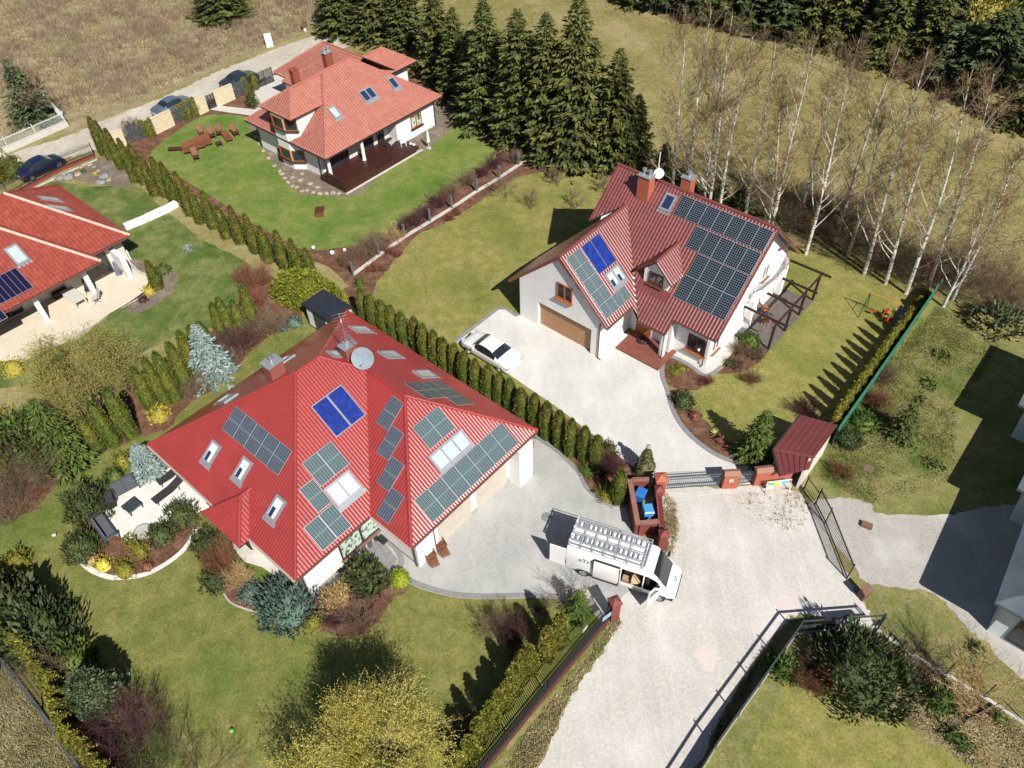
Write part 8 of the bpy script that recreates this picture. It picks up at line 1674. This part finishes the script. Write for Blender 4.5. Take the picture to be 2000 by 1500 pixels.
for i, (a, c) in enumerate((((368, 303), (364, 288)), ((382, 298), (374, 283)), ((396, 293), (388, 277)), ((410, 287), (402, 272)))): sun_lounger('%s teak lounger from the left in the overlapping row' % ordinal(i), a, c, m_wood, back=.25, wd=.75, h=.35, z=0, group='teak loungers in a row', wood=True)
sun_lounger('flat dark teak lounger at the left end of the furniture heap', (330, 295), (362, 294), m_teakd, back=.02, wd=.55, h=.3, z=0, wood=True); sun_lounger('teak lounger standing apart between the upright chairs', (450, 279), (440, 264), m_wood, back=.2, wd=.7, h=.35, z=0, wood=True)
t = thing('footstool', 'square teak footstool in front of the upright chair', 'footstool', G(429, 285), rad(30)); b = MB(); b.box(-.3, -.3, .33, .3, .3, .38); part('seat', b, m_teakd, t); b = MB(); [b.box(x-.03, y-.03, 0, x+.03, y+.03, .33) for x in (-.26, .26) for y in (-.26, .26)]; part('legs', b, m_teakd, t)
t = thing('garden_bench', 'lone dark teak bench seen from behind on the far lawn', 'bench', G(626, 418), rad(5)); b = MB(); b.box(-.38, -.5, .40, .38, .55, .45); part('seat', b, m_teakd, t); b = MB(); b.box(-.38, -.55, .0, .38, -.5, .45); b.box(-.38, .5, 0, .38, .55, .40); part('legs', b, m_wood, t)
# deck things at the salmon house
t = thing('parasol', 'closed white parasol on a grey foot at the lawn edge', 'parasol', G(838, 290)); b = MB(); b.lathe([(.25, 0), (.25, .08), (.03, .1)], (0, 0, 0), 16); part('foot', b, m_greygut, t); b = MB(); b.lathe([(.03, .1), (.03, .7), (.2, .75), (.12, 1.6), (.03, 2.2)], (0, 0, 0), 10); part('canopy', b, mat('off_white_canvas', (.62, .62, .60), .8), t)
t = thing('side_table', 'pale blue grey stool on the dark red deck', 'stool', G(788, 285, .58), rad(20)); b = MB(); b.box(-.3, -.22, .4, .3, .22, .46); part('table_top', b, m_whiteiron, t); b = MB(); [b.box(x-.03, y-.03, 0, x+.03, y+.03, .4) for x in (-.25, .25) for y in (-.18, .18)]; part('legs', b, m_whiteiron, t)
t = thing('sleeping_pad', 'dark folded lounger with grey cover on the dark red deck', 'lounger', G(757, 285, .58), rad(40)); b = MB(); b.box(-.35, -.3, 0, .2, .3, .22); part('cushion', b, m_iron, t); b = MB(); b.add([(.2, -.3, .05), (1.0, -.25, .35), (1.0, .35, .35), (.2, .35, .05)], [(0, 1, 2, 3)]); part('cover', b, m_greygut, t)
t = thing('bicycle_toy', 'yellow and black ride on toy by the porch column', 'toy', G(698, 300, .58), rad(30)); b = MB(); b.tube([(-.35, 0, .2), (0, 0, .45), (.35, 0, .2)], .05, 6); b.lathe([(.02, -.03), (.2, -.03), (.2, .03), (.02, .03)], (-.35, 0, .2), 14, 'y'); b.lathe([(.02, -.03), (.2, -.03), (.2, .03), (.02, .03)], (.35, 0, .2), 14, 'y'); part('frame', b, m_iron, t); b = MB(); b.box(-.15, -.12, .3, .15, .12, .5); part('seat', b, m_yel_, t)
# patio of the orange house
t = thing('white_divider', 'long low white divider screen lying across the west lawn', 'divider', G(246, 448)); b = MB(); q = [G(246, 448)-G(246, 448), G(290, 430)-G(246, 448), G(323, 415)-G(246, 448), G(346, 402)-G(246, 448)]
for a, c, z_ in zip(q, q[1:], (.5, .55, .5)): b.bar(a+Vector((0, 0, z_/2)), c+Vector((0, 0, z_/2)), .5, z_)
part('panels', b, mat('bright_white_cloth', (.82, .83, .84), .7), t)
t = thing('bbq_counter', 'white kitchen counter slab under the eave corner of the orange roof', 'counter', G(242, 512)+Vector((0, 0, 0)), rad(-42)); b = MB(); b.box(-1.3, -.9, 0, .2, .6, .9); part('counter_body', b, m_white, t)
t = thing('round_white_lid', 'round white fire bowl lid on the white counter', 'bowl', G(233, 488, .95), 0); b = MB(); b.lathe([(.42, 0), (.44, .06), (.3, .14), (.02, .17)], (0, 0, 0), 20); part('lid', b, m_whitep, t, True)
t = thing('covered_grill', 'barbecue under a blue grey cloth cover on the beige patio', 'grill', G(240, 530), rad(30)); b = MB(); b.add([(-.6, -.45, 0), (.6, -.45, 0), (.6, .45, 0), (-.6, .45, 0), (-.45, -.3, .95), (.45, -.3, .95), (.45, .3, 1.05), (-.45, .3, 1.05)], [(0, 3, 2, 1), (4, 5, 6, 7), (0, 1, 5, 4), (1, 2, 6, 5), (2, 3, 7, 6), (3, 0, 4, 7)]); part('cover', b, mat('blue_grey_cloth', (.15, .18, .25), .8, (.11, .135, .19), 4), t)
t = thing('bucket', 'small bright green bucket at the edge of the beige patio', 'bucket', G(214, 535)); b = MB(); b.lathe([(.13, 0), (.18, .25), (.16, .25), (.02, .05)], (0, 0, 0), 14); part('pail', b, mat('green_plastic', (.05, .5, .08), .5), t, True)
t = thing('garden_table', 'pale tiled table under the covered patio', 'table', G(150, 590), rad(-42)); b = MB(); b.box(-1.1, -.5, .7, 1.1, .5, .75); part('table_top', b, m_conc, t); b = MB(); [b.box(x-.05, y-.05, 0, x+.05, y+.05, .7) for x in (-1, 1) for y in (-.4, .4)]; part('legs', b, m_conc, t)
t = thing('wicker_sofa', 'dark wicker sofa against the patio wall of the orange house', 'sofa', G(130, 568), rad(48)); b = MB(); b.box(-1.1, -.4, 0, 1.1, .4, .42); b.box(-1.1, .3, .42, 1.1, .45, .85); part('sofa_body', b, m_rattan, t)
for k, (x, y, rz) in enumerate(((176, 572, 20), (190, 590, -50))):
    t = folding_chair('%s chair on the beige patio near the pillar' % ('grey cushioned' if k else 'dark wicker'), G(x, y), rad(rz), m_greygut if k else m_rattan, m_iron, .02)
# dog: one continuous skinned body
t = G(245, 538); dm = bpy.data.meshes.new('dog'); DV = [(-.28, 0, .46), (0, 0, .47), (.26, 0, .50), (.40, 0, .60), (.50, 0, .62), (.62, 0, .57), (-.42, 0, .52), (-.58, 0, .42), (.24, .09, .30), (.22, .09, .04), (.24, -.09, .30), (.28, -.09, .04), (-.30, .09, .30), (-.36, .09, .16), (-.33, .09, .03), (-.30, -.09, .30), (-.32, -.09, .16), (-.27, -.09, .03), (.46, .06, .72), (.46, -.06, .72), (.32, .09, .03), (.37, -.09, .03)]
DE = [(0, 1), (1, 2), (2, 3), (3, 4), (4, 5), (0, 6), (6, 7), (2, 8), (8, 9), (2, 10), (10, 11), (0, 12), (12, 13), (13, 14), (0, 15), (15, 16), (16, 17), (4, 18), (4, 19)]
RD = [.13, .13, .15, .09, .085, .045, .04, .02, .055, .03, .055, .03, .075, .035, .03, .075, .035, .03, .025, .025, .03, .03]
dm.from_pydata(DV[:20], DE, []); dg = link('dog', dm, None, (t.x, t.y, .03), rad(-8), 'grey brown dog standing on the beige patio tiles', 'dog'); dm.materials.append(mat('dog_fur', (.17, .15, .125), .9, (.10, .09, .08), 12))
md = dg.modifiers.new('skin', 'SKIN'); 
for i, r_ in enumerate(RD[:20]): dm.skin_vertices[0].data[i].radius = (r_*.8, r_)
dm.skin_vertices[0].data[0].use_root = True; dg.modifiers.new('sub', 'SUBSURF').levels = 2; dg.modifiers['sub'].render_levels = 2
# rocks and stepping stones
def rock(x, y, s, label, m=None, seed=0):
    g = R_(seed+int(x)); V, Fq = blob_core([(.05, 0), (1, 0), (1.05, .3), (.7, .6), (.1, .7)], 9, seed+int(x), .10); V[:, :2] *= g.uniform(.8, 1.2, 2)*s; V[:, 2] *= s*.7; me = npmesh('rock', V, Fq, [m or m_rockA]); P = G(x, y); link('rock', me, None, (P.x, P.y, 0), g.uniform(0, 6), label, 'rock', 'garden rocks')
m_rockA = mat('grey_rock', (.30, .29, .28), .9, (.20, .20, .20), 5); m_rockB = mat('sand_rock', (.42, .34, .24), .9, (.30, .24, .17), 5)
for i, (x, y, s, m_, l_) in enumerate([(133, 346, .5, m_rockA, 'large grey rock'), (118, 348, .4, m_rockA, 'bluish rock'), (152, 341, .35, m_rockB, 'sandy rock'), (203, 345, .45, m_rockA, 'flat grey rock'), (197, 356, .4, m_rockA, 'grey boulder'), (213, 352, .25, m_rockB, 'small sandy rock'), (175, 322, .25, m_rockB, 'little pale rock'), (158, 327, .22, m_rockB, 'round pale rock'), (192, 334, .2, m_rockB, 'pebble like rock'), (184, 326, .25, m_mesh if 0 else m_rockA, 'greenish grey rock')]): rock(x, y, s, l_+' in the rock bed beside the brick plinth, number %s from the left' % ordinal(sorted([133, 118, 152, 203, 197, 213, 175, 158, 192, 184]).index(x)), m_, i)
k_ = 0
sb = [(500, 268), (507, 281), (514, 295), (524, 309), (536, 324), (546, 335), (551, 340), (556, 348), (562, 356), (571, 364), (579, 366), (590, 374), (600, 372), (612, 376), (625, 378), (637, 378), (650, 377), (662, 378), (571, 347), (587, 352), (606, 359), (620, 366), (590, 340)]
for x, y in sb: rock(x, y, .26, 'pale stone edging the bed of the bay window house, %s along the bed' % ordinal(k_), m_rockB, k_); k_ += 1
# posts leaning ropes on the left, sign board in the field
t = thing('info_board', 'white board leaning in the scrub beside the dirt road', 'board', G(528, 92), rad(20)); b = MB(); b.add([(-.4, 0, 0), (.4, 0, 0), (.4, .35, 1.5), (-.4, .35, 1.5), (-.4, .06, 0), (.4, .06, 0), (.4, .41, 1.5), (-.4, .41, 1.5)], [(0, 1, 2, 3), (7, 6, 5, 4), (0, 4, 5, 1), (1, 5, 6, 2), (2, 6, 7, 3), (3, 7, 4, 0)]); part('panel', b, m_whitep, t)
t = thing('field_post', 'short post with a dark box on top at the field edge', 'post', G(597, 62)); b = MB(); b.box(-.15, -.15, 0, .15, .15, .6); part('post_base', b, m_whitep, t); b = MB(); b.box(-.25, -.25, .6, .25, .25, 1.2); part('box', b, mat('brown_metal', (.16, .085, .055), .6), t)
# far building corner with red roof at the top right, far grey fence
t = thing('far_house', 'glimpse of a red roofed house between far trees at the top edge', 'house', G(1945, 8), rad(-20)); b = MB(); b.box(-4, 0, 0, 1, 6, 2.6); part('wall', b, m_cream, t); b = MB(); b.add([(-4.5, -.5, 2.6), (1.5, -.5, 2.6), (1.5, 3, 4.8), (-4.5, 3, 4.8), (1.5, 6.5, 2.6), (-4.5, 6.5, 2.6)], [(0, 1, 2, 3), (3, 2, 4, 5)]); part('roof', b, m_orange, t)
sheet('far_lawn', [(1575, 15), (1620, 10), (1700, 25), (1720, 50), (1690, 85), (1640, 75), (1590, 60)], .02, m_lawn_green)
fence('far_fence', 'grey mesh fence along the far edge of the field', 'fence', [G(1180, -6), G(1240, 14), G(1300, 38), G(1420, 60), G(1560, 118), G(1690, 180)], .2, 1.4, m_ggrey, gap=.5, bar=.02, rails=(.2, 1.2), post=3)
